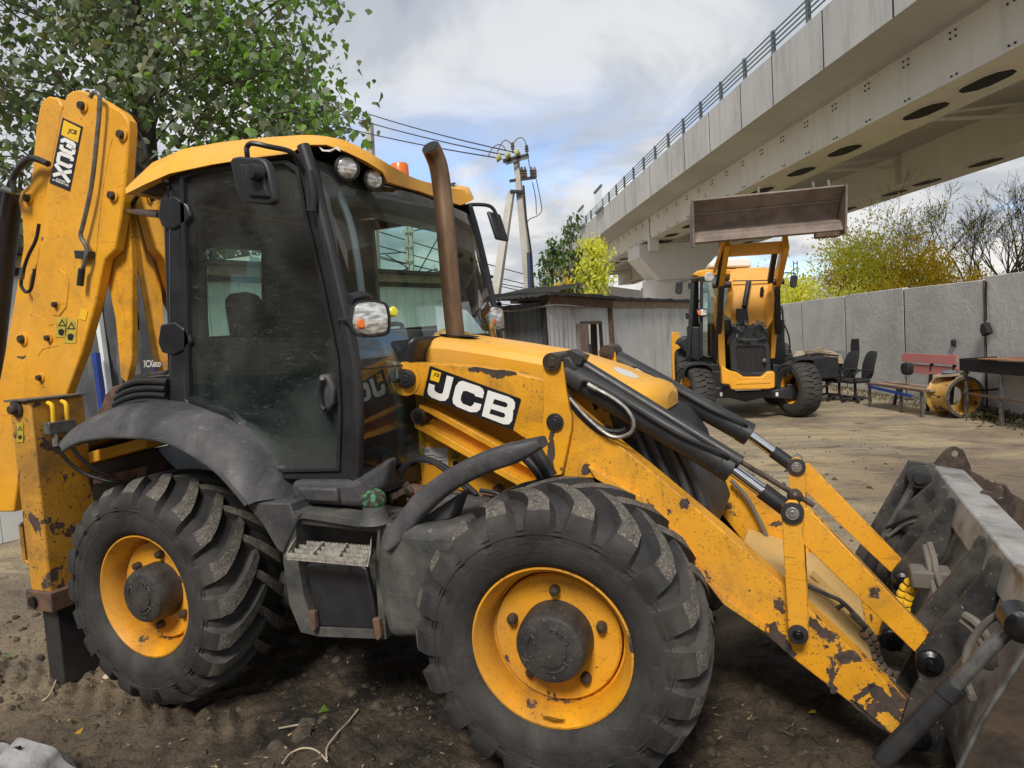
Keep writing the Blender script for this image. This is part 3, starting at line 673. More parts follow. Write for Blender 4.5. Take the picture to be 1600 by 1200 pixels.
# rear fender
def fender(lo, hi, ylo, yhi, name='rear_fender'):
    A = smooth(px(lo, ylo), 4); B = smooth(px(hi, yhi), 4); n = min(len(A), len(B)); rows = []
    for i in range(n):
        a, b = A[i], B[i]; o = V((0, 0, 0))
        mid = a.lerp(b, .30); mid2 = a.lerp(b, .68); d = (b-a); nn = V((-d.z*0, -abs(d.z)*.5-.02, .0))
        rows.append([a+V((0, .42, .03)), a+V((0, .03, .012)), a+V((0, .004, -.004)), a, mid+V((0, -.018, .018)), mid2+V((0, -.012, .022)), b, b+V((0, .35, -.005))])
    m = MB(); m.loft(rows, False); f_ = part(name, m, 'plastic', BL, ang=60); part('fender_lip', MB().tube([r[3]+V((0, .006, 0)) for r in rows], .011, 8), 'plastic', f_); return f_
lo = [(97, 704), (120, 691), (155, 684), (205, 683), (255, 690), (295, 708), (335, 735), (362, 763), (384, 790)]
hi = [(99, 690), (122, 665), (165, 642), (215, 629), (275, 628), (330, 645), (372, 666), (412, 706), (452, 784)]
fo = fender(lo, hi, -.03, .14)
m = MB(); q = px([(382, 786), (452, 786), (459, 808), (470, 800), (442, 866), (432, 858), (410, 820)], .02); m.prism(q, (0, .3, 0)); part('fender_flap', m, 'plastic', BL, .008)
mm = fo.data.copy()
for vv in mm.vertices: vv.co.y = 2.0-vv.co.y
put('rear_fender', mm, BL)

# cab ---------------------------------------------------------------
YS = .17
frame_o = [(262, 262), (300, 250), (380, 240), (455, 232), (482, 244), (500, 330), (527, 450), (549, 560), (555, 640), (550, 752), (440, 750), (414, 733), (385, 692), (345, 660), (300, 645), (266, 636), (262, 500)]
frame_i = [(280, 274), (304, 264), (380, 255), (448, 250), (466, 262), (478, 330), (506, 450), (528, 560), (533, 640), (530, 736), (440, 738), (421, 722), (392, 682), (350, 649), (304, 634), (290, 624), (287, 500)]
part('door_frame', MB().ring(px(frame_o, YS), px(frame_i, YS), (0, .07, 0)), 'plastic_dark', BL, .012)
seal_o = frame_i; seal_i = [(a+(6 if a < 380 else -5), b+(5 if b < 300 else -4)) for a, b in frame_i]
part('door_seal', MB().ring(px(seal_o, YS-.012), px(seal_i, YS-.012), (0, .02, 0)), 'plastic_dark', BL, .004)
part('door_glass', MB().prism(px([(a+(2 if a < 380 else -2), b+(2 if b < 300 else -2)) for a, b in frame_i], YS+.01), (0, .006, 0)), 'door_glass', BL, ang=0)
part('a_pillar', MB().tube(smooth(px([(474, 228), (487, 270), (502, 330), (528, 440), (550, 545), (559, 640), (556, 748)], YS-.0), 5), .030, 12), 'plastic_dark', BL)
part('b_pillar', MB().prism(px([(252, 268), (288, 258), (292, 500), (292, 634), (264, 636), (262, 560), (256, 400)], YS+.02), (0, .08, 0)), 'plastic_dark', BL, .012)
part('door_hinge', MB().tube(smooth(px([(482, 268), (487, 300), (487, 330)], YS-.05), 3), .022, 10), 'plastic_dark', BL)
part('cab_shade_sheet', MB().prism(px([(292, 528), (522, 528), (529, 640), (527, 732), (442, 734), (424, 718), (394, 678), (352, 646), (306, 630), (293, 620)], YS+.04), (0, .02, 0)), 'soot_shade_black', BL)  # black sheet behind the lower glass, stands in for the cab's inner shade
# quarter glass, angled inwards to the rear
SQ = .62; C0 = .17+.26*SQ
def Qp(a, b, off=0):
    d = ray(a, b); k = (C0+off-(CC.y+SQ*CC.x))/(d.y+SQ*d.x); return CC+d*k
qg = [(203, 322), (213, 306), (250, 283), (262, 290), (262, 585), (225, 588), (196, 600), (198, 470)]
part('quarter_glass', MB().prism([Qp(*p) for p in qg], (.003, .006, 0)), 'rear_glass', BL, ang=0)
part('quarter_frame', MB().tube([Qp(*p, -.01) for p in [(262, 283), (250, 282), (213, 305), (202, 322), (198, 470), (193, 600)]], .008, 6), 'plastic_dark', BL)
part('quarter_sill', MB().tube(smooth([Qp(*p, -.02) for p in [(193, 602), (205, 592), (225, 586), (262, 582)]], 4), .014, 8), 'plastic_dark', BL)
for cy, w in ((338, 1), (535, 1)):
    a = [(250, cy-28), (272, cy-32), (292, cy-18), (298, cy), (290, cy+10), (270, cy+20), (252, cy+16), (246, cy)]
    part('window_hinge', MB().prism([Yp(x, y, YS-.012) for x, y in a], (0, .025, 0)), 'plastic_dark', BL, .009)
part('window_latch', MB().tube([Qp(193, 329, -.05), Qp(222, 332, -.05), Qp(248, 336, -.03)], [.012, .02, .016], 8), 'plastic_dark', BL)
part('window_latch', MB().tube([Qp(185, 530, -.05), Qp(200, 530, -.03), Qp(228, 531, .05)], [.006, .014, .012], 8), 'plastic_dark', BL)
part('window_handle', MB().tube([Qp(201, 488, -.03), Qp(203, 515, -.03)], .014, 8), 'plastic_dark', BL)
# vent louvres
part('vent_panel', MB().prism(px([(195, 598), (215, 590), (272, 586), (272, 634), (215, 632), (172, 646), (180, 618)], YS+.03), (0, .05, 0)), 'plastic_dark', BL)
for r_ in ([(184, 613), (200, 600), (225, 595), (262, 597)], [(181, 623), (200, 611), (228, 606), (260, 607)], [(178, 633), (200, 621), (228, 616), (260, 618)], [(173, 643), (198, 632), (228, 626), (264, 628)]):
    part('louvre', MB().tube(smooth(px(r_, YS+.01), 4), .017, 8), 'plastic_dark', BL)
# sill below the door
part('cab_sill', MB().prism(px([(452, 752), (548, 752), (556, 748), (606, 716), (600, 760), (582, 786), (562, 794), (470, 788), (455, 782)], YS-.05), (0, .10, 0)), 'plastic', BL, .03, seg=3)
part('sill_recess', MB().prism(px([(462, 762), (525, 763), (528, 786), (478, 784)], YS-.075), (0, .03, 0)), 'plastic', BL, .012)
# windscreen, curved, reaching from near pillar to far pillar
near = [(484, 246), (502, 310), (530, 430), (553, 545), (561, 640), (558, 744)]
NP = [Yp(a, b, YS+.03) for a, b in near]; rows = []
for j in range(9):
    t_ = j/8; y = YS+.03+t_*(1.83-YS-.03); bul = .09*4*t_*(1-t_)
    rows.append([V((p.x+bul, y, min(p.z, 2.73-.07*min(1, j/2)))) for p in smooth(NP, 3)])
part('windscreen', MB().loft(rows), 'wind_glass', BL, ang=70)
part('screen_seam', MB().tube([V((p.x, p.y, p.z))+V((.008, 0, 0)) for p in [rows[k][10] for k in range(3)]], .004, 5), 'plastic_dark', BL)
part('a_pillar', MB().tube([V((p.x-.01, 1.83, p.z)) for p in smooth(NP, 3)], .032, 10), 'plastic_dark', BL)
fx = lambda z: NP[0].x+(2.75-z)*.09
# far side wall: frame round a big window
def wall_ring(x0, x1, z0, z1, hx0, hx1, hz0, hz1, y, th, name):
    part(name, MB().ring([(x0, y, z0), (x1, y, z0), (x1, y, z1), (x0, y, z1)], [(hx0, y, hz0), (hx1, y, hz0), (hx1, y, hz1), (hx0, y, hz1)], (0, th, 0)), 'plastic_dark', BL, .01)
wall_ring(-.05, 1.15, 1.15, 2.74, .36, 1.02, 1.95, 2.665, 1.80, .05, 'far_door')
part('far_door_glass', MB().box((.34, 1.825, 1.93), (1.04, 1.831, 2.69)), 'back_glass', BL, ang=0)
ro = [(-.05, .40, 1.3), (-.05, 1.85, 1.3), (-.05, 1.85, 2.74), (-.05, .40, 2.74)]; ri = [(-.05, .585, 1.955), (-.05, 1.06, 1.965), (-.05, 1.12, 2.50), (-.05, .635, 2.47)]
part('rear_wall', MB().ring(ro, ri, (.05, 0, 0)), 'plastic_dark', BL, .01)
part('rear_window_glass', MB().prism([V(p)+V((.02, 0, 0)) for p in ri], (.005, 0, 0)), 'back_glass', BL, ang=0)
part('c_pillar', MB().beam((.05, .43, 1.3), (.05, .47, 2.7), .10, .12, (1, 0, 0)), 'fabric_grey', BL, .02)
part('cab_floor', MB().box((-.02, .40, 1.12), (1.3, 1.83, 1.2)), 'plastic_dark', BL)
part('inner_side', MB().box((.27, .27, 1.2), (.6, .5, 1.55)), 'plastic_dark', BL, .02)
part('cab_ceiling', MB().box((-.02, .40, 2.73), (1.15, 1.7, 2.75)), 'plastic_dark', BL)
# interior: seat, console, steering wheel
s = MB(); s.box((.22, .75, 1.45), (.72, 1.25, 1.6)); part('seat', s, 'fabric', BL, .05, seg=3)
s = MB(); s.prism([Xp(a, b, .12) for a, b in [(345, 468), (352, 460), (372, 457), (388, 461), (397, 475), (410, 510), (425, 560), (425, 640), (352, 640), (356, 540)]], (.10, 0, 0)); part('seat_back', s, 'fabric', BL, .04, seg=3)
s = MB(); s.tube([(1.12, 1.0, 1.2), (1.0, 1.0, 1.6), (.88, 1.0, 1.82)], [.10, .08, .04], 10); part('steering_column', s, 'plastic_dark', BL)
s = MB(); c_ = V((.86, 1.0, 1.86)); ax = V((-.5, 0, .85)).normalized(); a_ = V((0, 1, 0)); b_ = ax.cross(a_)
s.tube([c_+(a_*math.cos(i*math.pi/12)+b_*math.sin(i*math.pi/12))*.19 for i in range(25)], .014, 8, False); s.beam(c_-a_*.19, c_+a_*.19, .03, .02); part('steering_wheel', s, 'plastic_dark', BL)
s = MB(); s.prism([(1.0, .55, 1.2), (1.3, .55, 1.2), (1.3, .55, 1.75), (1.18, .55, 1.93), (1.05, .55, 1.85)], (0, .9, 0)); part('dashboard', s, 'plastic_dark', BL, .04, seg=3)
s = MB(); s.tube(smooth([(1.12, .42, 2.6), (1.20, .40, 2.4), (1.24, .38, 2.05), (1.22, .36, 1.9)], 5), .018, 8); part('grab_rail', s, 'fabric_grey', BL)
s = MB(); s.box((.75, .42, 1.70), (.86, .52, 1.80)); part('red_box', s, 'amber', BL, .02)
# roof
rlo = [(196, 303), (228, 287), (265, 271), (330, 257), (400, 246), (455, 239)]; rup = [(203, 287), (238, 254), (285, 233), (345, 222), (410, 215), (468, 211)]
lo3 = px(rlo, .13)+[Yp(467, 231, .17), Yp(484, 226, .20), Yp(510, 226, .26), Yp(540, 237, .33), Yp(572, 252, .42), Yp(598, 268, .52), Yp(605, 284, .60), Yp(628, 291, .8), Yp(652, 300, 1.0)]
up3 = px(rup, .22)+[Yp(488, 211, .26), Yp(510, 213, .30), Yp(535, 218, .34), Yp(560, 229, .42), Yp(585, 243, .5), Yp(606, 256, .62), Yp(620, 264, .72), Yp(640, 275, .9), Yp(655, 281, 1.0)]
for k in range(len(lo3)-6, len(lo3)): lo3[k].x = max(lo3[k].x, 1.25)
def mir(L): return [V((p.x, 2.0-p.y, p.z)) for p in reversed(L[:-1])]
lo_l = lo3+mir(lo3); up_l = up3+mir(up3)
cen = V((.55, 1.0, 0)); zc = max(p.z for p in up_l)
def ins(L, k, dz): return [V((cen.x+(p.x-cen.x)*k, cen.y+(p.y-cen.y)*k, p.z+dz)) for p in L]
m = MB(); m.loft([ins(lo_l, .93, .01), lo_l, [a.lerp(b, .5)+V((0, -.012 if a.y < 1 else .012, 0)) for a, b in zip(lo_l, up_l)], up_l, ins(up_l, .9, .018), ins(up_l, .5, .03), ins(up_l, .02, .035)], True)
part('roof', m, 'yellow_clean', BL, ang=50)
m = MB(); m.loft([ins(lo_l, .94, .012), ins(lo_l, .90, .0), ins(lo_l, .3, .02), ins(lo_l, .02, .02)], True); part('roof_lining', m, 'plastic_dark', BL)
# black header with the work lamps
m = MB(); m.prism([(1.08, .23, 2.54), (1.16, .5, 2.54), (1.18, 1.0, 2.54), (1.16, 1.5, 2.54), (1.08, 1.8, 2.54), (1.0, 1.8, 2.54), (1.0, .23, 2.54)], (0, 0, .11)); part('lamp_header', m, 'plastic_dark', BL, .02)
def lamp(a, b, y, r, aim, mat='lens', hous=.05):
    c = Yp(a, b, y); ax = V(aim).normalized()
    h = part('work_lamp', MB().lathe(c-ax*hous, ax, [(r*.4, -.03), (r*1.1, 0), (r*1.22, hous*.7), (r*1.22, hous), (r*1.02, hous+.004), (r, hous-.006)], 28, True), 'plastic_dark', BL)
    part('lamp_lens', MB().lathe(c, ax, [(r, -.004), (r*.8, .005), (.001, .010)], 28, False), mat, h)
lamp(543, 262, .36, .050, (.75, -.6, -.08)); lamp(585, 280, .52, .047, (.85, -.45, -.08)); lamp(705, 318, 1.45, .050, (.95, .15, -.05))
lamp(712, 294, 1.5, .03, (.95, .15, .1))
part('roof_tear', MB().prism(px([(498, 229), (505, 234), (516, 234), (527, 229), (530, 236), (524, 232), (515, 237), (503, 236)], .24), (0, .01, 0)), 'white_paint', BL)
bc = Yp(625, 268, 1.2); part('beacon', MB().lathe(bc-V((0, 0, .05)), (0, 0, 1), [(.035, 0), (.052, .01), (.052, .085), (.046, .095), (.001, .10)], 24), 'amber', BL)
# mirrors
m = MB(); m.tube(smooth([Yp(388, 262, -.10), Yp(386, 240, -.12), Yp(386, 230, -.12), Yp(394, 224, -.12), Yp(420, 229, -.09), Yp(452, 236, .0), Yp(465, 248, .06), Yp(475, 270, .11), Yp(479, 292, .12)], 4), .011, 8); part('mirror_arm', m, 'plastic_dark', BL)
q = [(358, 252), (362, 246), (372, 244), (405, 246), (414, 252), (419, 264), (428, 308), (427, 316), (420, 320), (384, 317), (374, 310), (370, 303)]
mo = part('mirror', MB().prism(px(q, -.13), (0.01, .035, 0)), 'plastic_dark', BL, .010, seg=3)
part('mirror_back', MB().prism(px([(372, 256), (404, 258), (418, 308), (386, 306)], -.145), (0.01, .03, 0)), 'plastic_dark', mo, .008)
part('mirror_clamp', MB().lathe(Yp(393, 268, -.18), (.1, 1, 0), [(.010, -.012), (.03, -.010), (.033, .0), (.036, .04)], 16), 'plastic_dark', mo)
m = MB(); m.tube(smooth([Yp(725, 362, 1.95), Yp(722, 340, 1.98), Yp(724, 326, 2.0), Yp(735, 320, 2.02), Yp(762, 321, 2.1), Yp(773, 330, 2.14), Yp(779, 350, 2.15), Yp(780, 358, 2.15)], 4), .013, 8); m.beam(Yp(722, 345, 1.95), Yp(728, 358, 1.95), .05, .04, (1, 0, 0)); part('mirror_arm', m, 'plastic_dark', BL)
a, b = Yp(763, 332, 2.12), Yp(777, 376, 2.12)
part('mirror', MB().prism([a+V((-.0, -.05, 0)), a+V((.01, .12, 0)), b+V((.01, .12, 0)), b+V((0, -.05, 0))], (.035, 0, 0)), 'plastic_dark', BL, .015)
part('grab_tube', MB().tube(smooth([Yp(706, 316, 1.8), Yp(716, 325, 1.9), Yp(725, 345, 1.92), Yp(733, 375, 1.92), Yp(748, 435, 1.92), Yp(763, 490, 1.92), Yp(768, 535, 1.9)], 4), .017, 8), 'plastic_dark', BL)
# wipers
part('wiper', MB().tube([Yp(722, 452, 1.6), Yp(716, 480, 1.6), Yp(738, 520, 1.6)], .012, 6), 'plastic_dark', BL)
part('wiper', MB().tube([Yp(726, 455, 1.55), Yp(724, 500, 1.55), Yp(718, 512, 1.55)], .006, 6), 'plastic_dark', BL)
# head lamps on stalks
def headlamp(a, b, y, s=1, wv=(.62, .78, 0)):
    c = Yp(a, b, y); w_ = V(wv).normalized(); u_ = V((0, 0, 1)); ax = V((w_.y, -w_.x, 0))
    sh = [(-1, -.2), (-.8, .75), (-.3, 1), (.7, .9), (1, .5), (1, -.5), (.75, -.95), (-.35, -1), (-.85, -.7)]
    def loop(k, d): return [c+w_*(p*.080*k*s)+u_*(q*.072*k*s)+ax*d for p, q in smooth2(sh)]
    h = part('head_lamp', MB().loft([loop(.35, -.14), loop(.8, -.11), loop(1.06, -.03), loop(1.08, .005), loop(.98, .006), loop(.98, -.01)], True, True), 'plastic_dark', BL)
    m_ = MB().loft([loop(.98, .0), loop(.85, .02), loop(.4, .03), loop(.02, .032)], True); part('lamp_lens', m_, 'lens', h)
    m_ = MB().loft([[c+w_*(p*.02-.045)*s+u_*(q*.022-.02)*s+ax*.022 for p, q in smooth2(sh)], [c+w_*(p*.012-.045)*s+u_*(q*.015-.02)*s+ax*.030 for p, q in smooth2(sh)]], True, True); part('turn_signal', m_, 'amber', h)
    return c
def smooth2(sh):
    P = [V((p, q, 0)) for p, q in sh]; P = P+[P[0]]; return [(p.x, p.y) for p in smooth(P, 3)[:-1]]
hc = headlamp(578, 498, .02, 1.0); hf = headlamp(774, 498, 1.80, 1.15, (.1, 1, 0))
part('lamp_stalk', MB().tube([hc+V((-.10, .0, 0)), Yp(548, 500, .12), Yp(532, 500, .17)], .017, 8), 'plastic_dark', BL)
part('lamp_stalk', MB().tube([hf+V((-.10, 0, 0)), hf+V((-.2, -.03, .0))], .02, 8), 'plastic_dark', BL)
part('lamp_hood', MB().tube(smooth([hc+V((-.06, -.05, .085)), hc+V((-.05, .03, .10)), hc+V((-.05, .08, .085))], 4), .022, 8), 'plastic_dark', BL)
yl = Yp(615, 487, .3); part('round_marker', MB().lathe(yl, (.9, -.4, .1), [(.005, -.05), (.02, -.03), (.025, 0)], 16), 'plastic_dark', BL)
part('round_marker_lens', MB().lathe(yl, (.9, -.4, .1), [(.025, 0), (.018, .008), (.001, .01)], 16, False), 'yellow_lamp', BL)
# door handle and small cab details
hd = part('door_handle', MB().prism(px([(498, 585), (512, 586), (521, 605), (520, 630), (510, 645), (499, 640), (492, 615)], YS-.03), (0, .04, 0)), 'plastic', BL, .012, seg=3)
part('handle_grip', MB().tube(smooth(px([(502, 590), (499, 612), (502, 632), (508, 640)], YS-.05), 4), .012, 8), 'plastic_dark', hd)
part('lock', MB().cyl(Yp(503, 591, YS-.06), Yp(503, 591, YS-.02), .010, 12), 'fitting', hd)
part('lower_step_bracket', MB().tube(px([(482, 684), (520, 692), (528, 694)], YS+.05), .010, 6), 'plastic', BL)
part('corner_bracket', MB().prism(px([(602, 563), (618, 566), (622, 592), (612, 600), (606, 585)], .45), (0, .05, 0)), 'steel_pipe', BL, .006)

# exhaust stack
ex = smooth([Yp(712, 528, .80), Yp(706, 470, .80), Yp(700, 400, .80), Yp(694, 330, .80), Yp(690, 290, .80), Yp(685, 260, .79), Yp(679, 243, .77), Yp(673, 230, .735)], 5)
part('exhaust_stack', MB().tube(ex, .049, 24, True), 'exhaust', BL)
e0, e1 = ex[-1], (ex[-1]-ex[-2]).normalized(); part('exhaust_mouth', MB().cyl(e0-e1*.02, e0+e1*.004, .044, 24), 'soot_shade_black', BL)

# bonnet ------------------------------------------------------------
def hoodrow(top, low, yl=.66):            # px of near upper edge (y .70) and near lower edge (y yl)
    T = Yp(*top, .70); L_ = Yp(*low, yl); x = T.x; crest = T.z+.018
    h = [V((x, yl, L_.z)), V((x, yl-.005, L_.z*.4+T.z*.6)), V((x, .675, T.z-.012)), V((x, .70, T.z)), V((x, .80, T.z+.014)), V((x, 1.0, crest))]
    return h+[V((p.x, 1.98-p.y, p.z-.012)) for p in reversed(h[:-1])]
hr = [hoodrow((650, 532), (640, 566)), hoodrow((668, 528), (660, 566)), hoodrow((707, 531), (710, 567)), hoodrow((772, 541), (775, 577)), hoodrow((860, 556), (850, 594)), hoodrow((930, 578), (925, 612)), hoodrow((985, 602), (980, 630))]
nose = []
for k, (dx, wd, dz) in enumerate([(.05, .94, -.012), (.095, .82, -.03), (.125, .62, -.055), (.135, .40, -.075)]):
    nose.append([V((p.x+dx, 1+(p.y-1)*wd, max(p.z+dz, hr[-1][0].z-.01+dz*.6)) ) for p in hr[-1]])
m = MB(); m.loft(hr+nose, False, False); m.add(nose[-1], [tuple(range(len(nose[-1])))]); m.add(hr[0], [tuple(range(len(hr[0])))])
part('bonnet', m, 'yellow_clean', BL, ang=28)
_rows = hr; _xb = ex[0].x
for _i in range(len(hr)-1):
    if hr[_i][4].x <= _xb <= hr[_i+1][4].x: _f = (_xb-hr[_i][4].x)/(hr[_i+1][4].x-hr[_i][4].x); _zb = hr[_i][4].z*(1-_f)+hr[_i+1][4].z*_f; _sl = (hr[_i+1][4].z-hr[_i][4].z)/(hr[_i+1][4].x-hr[_i][4].x)
part('exhaust_hole', MB().prism([V((_xb+.02+.115*math.cos(k*.3927), .80+.068*math.sin(k*.3927), _zb+_sl*(.02+.115*math.cos(k*.3927))+.004)) for k in range(16)], (0, 0, .003)), 'void', BL, ang=0)
part('bonnet_flap', MB().prism([Yp(678, 524, .86), Yp(692, 516, 1.0), Yp(735, 522, 1.0), Yp(722, 530, .88)], (0, 0, .012)), 'yellow_clean', BL, .004)
a, b = hr[-2][5], hr[-1][5]
m = MB(); q = []
for i in range(14):
    t_ = i/14*2*math.pi; f_ = .62+.36*math.cos(t_); y_ = .88+.075*math.sin(t_); q.append(V((a.x+(b.x-a.x)*f_, y_, a.z+(b.z-a.z)*f_-.003)))
part('blank_badge', MB().prism(q, (0, 0, .004)), 'paper', BL)
# plastic engine cowl between cab and bonnet + white sheet standing in for a reflection in the screen
part('cowl', MB().prism(px([(606, 600), (616, 548), (632, 530), (650, 524), (640, 560), (640, 610)], .5), (0, .9, 0)), 'plastic_dark', BL, .03)
part('reflection_sheet', MB().prism([V((1.32, .95, 1.86)), V((1.32, 1.55, 1.86)), V((1.20, 1.55, 2.02)), V((1.20, 1.15, 2.04))], (.006, 0, .006)), 'white_paint', BL)

# front grille side (black, ribbed) below the bonnet nose, and engine bay walls
part('engine_side', MB().prism(px([(905, 590), (985, 632), (1040, 655), (1075, 700), (1110, 800), (1120, 830), (1010, 830), (960, 700), (925, 650)], .68), (0, .64, 0)), 'plastic_dark', BL, .02)
for r_ in ([(1000, 650), (1040, 740), (1060, 815)], [(1020, 655), (1065, 740), (1085, 815)], [(1040, 662), (1085, 745), (1105, 815)], [(975, 640), (1000, 690), (1030, 770)]):
    part('grille_rib', MB().tube(smooth(px(r_, .67), 4), .02, 8), 'plastic', BL)
part('side_panel', MB().prism(px([(885, 575), (940, 600), (960, 670), (930, 660), (898, 640)], .68), (0, .02, 0)), 'yellow', BL, .004)
# yellow loader tower frame
part('tower_plate', MB().prism(px([(629, 604), (700, 612), (850, 640), (880, 745), (860, 790), (795, 830), (700, 815), (596, 790), (612, 738), (618, 640)], .70), (0, .03, 0)), 'yellow', BL, .006)
part('tower_plate', MB().prism([V((p.x, 1.30, p.z)) for p in px([(629, 604), (850, 640), (880, 745), (795, 830), (596, 790)], .70)], (0, -.03, 0)), 'yellow', BL)
part('tower_ear', MB().prism(px([(935, 548), (940, 542), (948, 541), (958, 550), (964, 580), (938, 572)], 1.38), (0, .05, 0)), 'yellow', BL, .004)

# loader arms, near and far --------------------------------------------
arm = [(640, 567), (705, 570), (772, 577), (846, 592), (887, 627), (935, 670), (1010, 730), (1130, 830), (1225, 915), (1310, 995), (1425, 1105), (1418, 1148), (1392, 1147), (1330, 1100), (1240, 1030), (1200, 990), (1130, 945), (1080, 880), (1010, 800), (930, 748), (870, 745), (838, 698), (800, 672), (661, 620), (630, 613), (619, 600), (621, 580), (628, 571)]
ya = .50
def both(name, poly, y, th, mat, bevel=.004, far=True):
    P = px(poly, y); o = part(name, MB().prism(P, (0, th, 0)), mat, BL, bevel)
    if far: part(name, MB().prism([p+V((0, FARY-(0), 0)) for p in P], (0, th, 0)), mat, BL, bevel)
    return o
both('loader_arm', arm, ya, .10, 'yellow_chip', .005)
both('arm_flange', [(918, 729), (924, 730), (945, 745), (1000, 775), (1060, 840), (1120, 925), (1190, 975), (1200, 992), (1130, 945), (1080, 880), (1010, 800), (930, 748)], ya-.022, .022, 'yellow_chip', .004, False)
both('pin_plate', [(848, 572), (852, 559), (861, 552), (871, 554), (878, 566), (884, 610), (893, 650), (893, 668), (878, 742), (852, 745), (848, 700)], ya-.025, .022, 'yellow', .003)
both('pin_plate', [(852, 572), (855, 559), (864, 552), (873, 554), (882, 566), (888, 610), (893, 650)], ya+.115, .022, 'yellow', .003)
def pinat(a, b, y0, r, L=.16, mat='pin', cap=None, name='pin', far=True, washer=None):
    for dy in ((0, FARY) if far else (0,)):
        p = Yp(a, b, y0)+V((0, dy, 0)); m = MB(); m.cyl(p, p+V((0, L, 0)), r, 24); m.cyl(p-V((0, .004, 0)), p, r*.55, 16); o = part(name, m, mat, BL, .003)
        if washer: part('bush', MB().lathe(p+V((0, .006, 0)), (0, 1, 0), [(r, 0), (r*1.05, -.004), (washer, -.002), (washer, .03), (r, .03)], 28, False), 'black_metal' if washer > r*1.2 else 'pin', BL)
pinat(633, 592, ya-.035, .036, .10, 'black_metal', washer=.045); pinat(861, 566, ya-.045, .042, .2)
pinat(866, 660, ya-.04, .030, .1, 'black_metal', washer=.040)
part('arm_boss', MB().lathe(Yp(633, 592, ya-.004), (0, 1, 0), [(.085, .01), (.085, 0), (.05, -.004)], 28, False), 'yellow', BL)
for q_ in ([(737, 574), (741, 573), (800, 580), (808, 584), (800, 588), (792, 586), (782, 592), (770, 591), (764, 584), (750, 580), (748, 582), (745, 582), (742, 580), (736, 582), (731, 579), (732, 574)],
           [(859, 675), (864, 672), (866, 690), (867, 712), (865, 735), (858, 738), (853, 728), (856, 700)], [(913, 724), (922, 727), (925, 736), (918, 741), (908, 742), (909, 732)],
           [(1064, 781), (1073, 778), (1078, 786), (1074, 796), (1065, 795), (1061, 788)], [(1042, 796), (1048, 796), (1049, 802), (1043, 803)], [(885, 592-2), (890, 591), (891, 596), (887, 597)],
           [(1262, 975), (1266, 962), (1290, 985), (1283, 992), (1272, 984)], [(1290, 1046), (1302, 1042), (1308, 1052), (1302, 1064), (1310, 1078), (1302, 1084), (1292, 1072), (1296, 1060)],
           [(1355, 1068), (1372, 1072), (1395, 1092), (1412, 1118), (1404, 1128), (1388, 1112), (1378, 1112), (1374, 1096), (1362, 1088)], [(1330, 1090), (1346, 1080), (1366, 1066), (1368, 1072), (1352, 1086), (1338, 1096)],
           [(1203, 975), (1212, 972), (1222, 990), (1232, 1004), (1246, 1022), (1240, 1030), (1200, 992)], [(1328, 1092), (1345, 1100), (1360, 1118), (1376, 1128), (1392, 1147), (1380, 1140), (1330, 1100)]):
    random.seed(int(q_[0][0])); q_ = [(a0+(a1-a0)*k/5+(random.gauss(0, 1.3) if k else 0), b0+(b1-b0)*k/5+(random.gauss(0, 1.3) if k else 0)) for (a0, b0), (a1, b1) in zip(q_, q_[1:]+q_[:1]) for k in range(5 if abs(a1-a0)+abs(b1-b0) > 6 else 1)]
    part('bare_patch', MB().prism(px(q_, (ya-.0262 if 850 < q_[0][0] < 868 else ya-.0012)), (0, .0014, 0)), 'bare', BL, ang=0)
# lift link: channel beam behind the arm
for dy in (0,):
    P = px([(655, 636), (672, 640), (870, 752), (870, 790), (840, 772), (665, 676), (648, 668), (645, 648)], .615); part('lift_channel', MB().prism(P, (0, .02, 0)), 'yellow', BL)
    for q in ([(655, 632), (672, 636), (872, 748), (870, 757), (668, 645), (655, 641)], [(648, 668), (663, 664), (866, 780), (864, 790), (660, 675)]):
        part('channel_flange', MB().prism(px(q, .55), (0, .075, 0)), 'yellow', BL, .003)
pp = Yp(652, 651, .53); part('pin', MB().cyl(pp, pp+V((0, .1, 0)), .042, 24), 'pin', BL, .004)
part('pin_nut', MB().cyl(pp-V((0, .02, 0)), pp, .016, 6), 'pin', BL)

# hydraulic rams on top of the arms
def ram(p0, p1, p2, r0, r1, y, name='tilt_ram', far=True, sleeve=None):
    for dy in ((0, FARY) if far else (0,)):
        off = V((0, dy, 0)); a, b, c = Yp(*p0, y)+off, Yp(*p1, y)+off, Yp(*p2, y)+off; d = (b-a).normalized()
        m = MB(); m.lathe(a, d, [(r0*.8, -.02), (r0, .0), (r0, (b-a).length-.06), (r0*1.06, (b-a).length-.055), (r0*1.06, (b-a).length-.004), (r0*.8, (b-a).length)], 28)
        o = part(name, m, 'black_metal', BL)
        part('ram_rod', MB().cyl(b, c, r1, 20), 'chrome', o)
        if sleeve:
            s_ = b.lerp(c, sleeve); part('rod_sleeve', MB().cyl(s_, c, r1*1.25, 16), 'hose', o)
yr = ya+.055
ram((886, 582), (1146, 733), (1236, 800), .060, .028, yr, sleeve=.5)
for dy in (0, FARY):
    off = V((0, dy, 0))
    part('steel_line', MB().tube([p+off for p in smooth([Yp(905, 604, yr-.07), Yp(910, 598, yr-.07), Yp(920, 597, yr-.08), Yp(960, 618, yr-.075), Yp(1060, 678, yr-.075), Yp(1125, 706, yr-.07), Yp(1136, 714, yr-.06), Yp(1137, 721, yr-.03)], 4)], .0085, 8), 'hose', BL)
    part('hose_fitting', MB().tube([Yp(919, 600, yr-.08)+off, Yp(933, 608, yr-.08)+off], .014, 8), 'fitting', BL)
part('hose', MB().tube(smooth(px([(933, 608), (958, 622), (980, 640), (990, 660), (985, 676), (965, 683), (945, 676), (915, 650), (890, 622)], yr-.085), 6), .009, 8), 'fitting', BL)
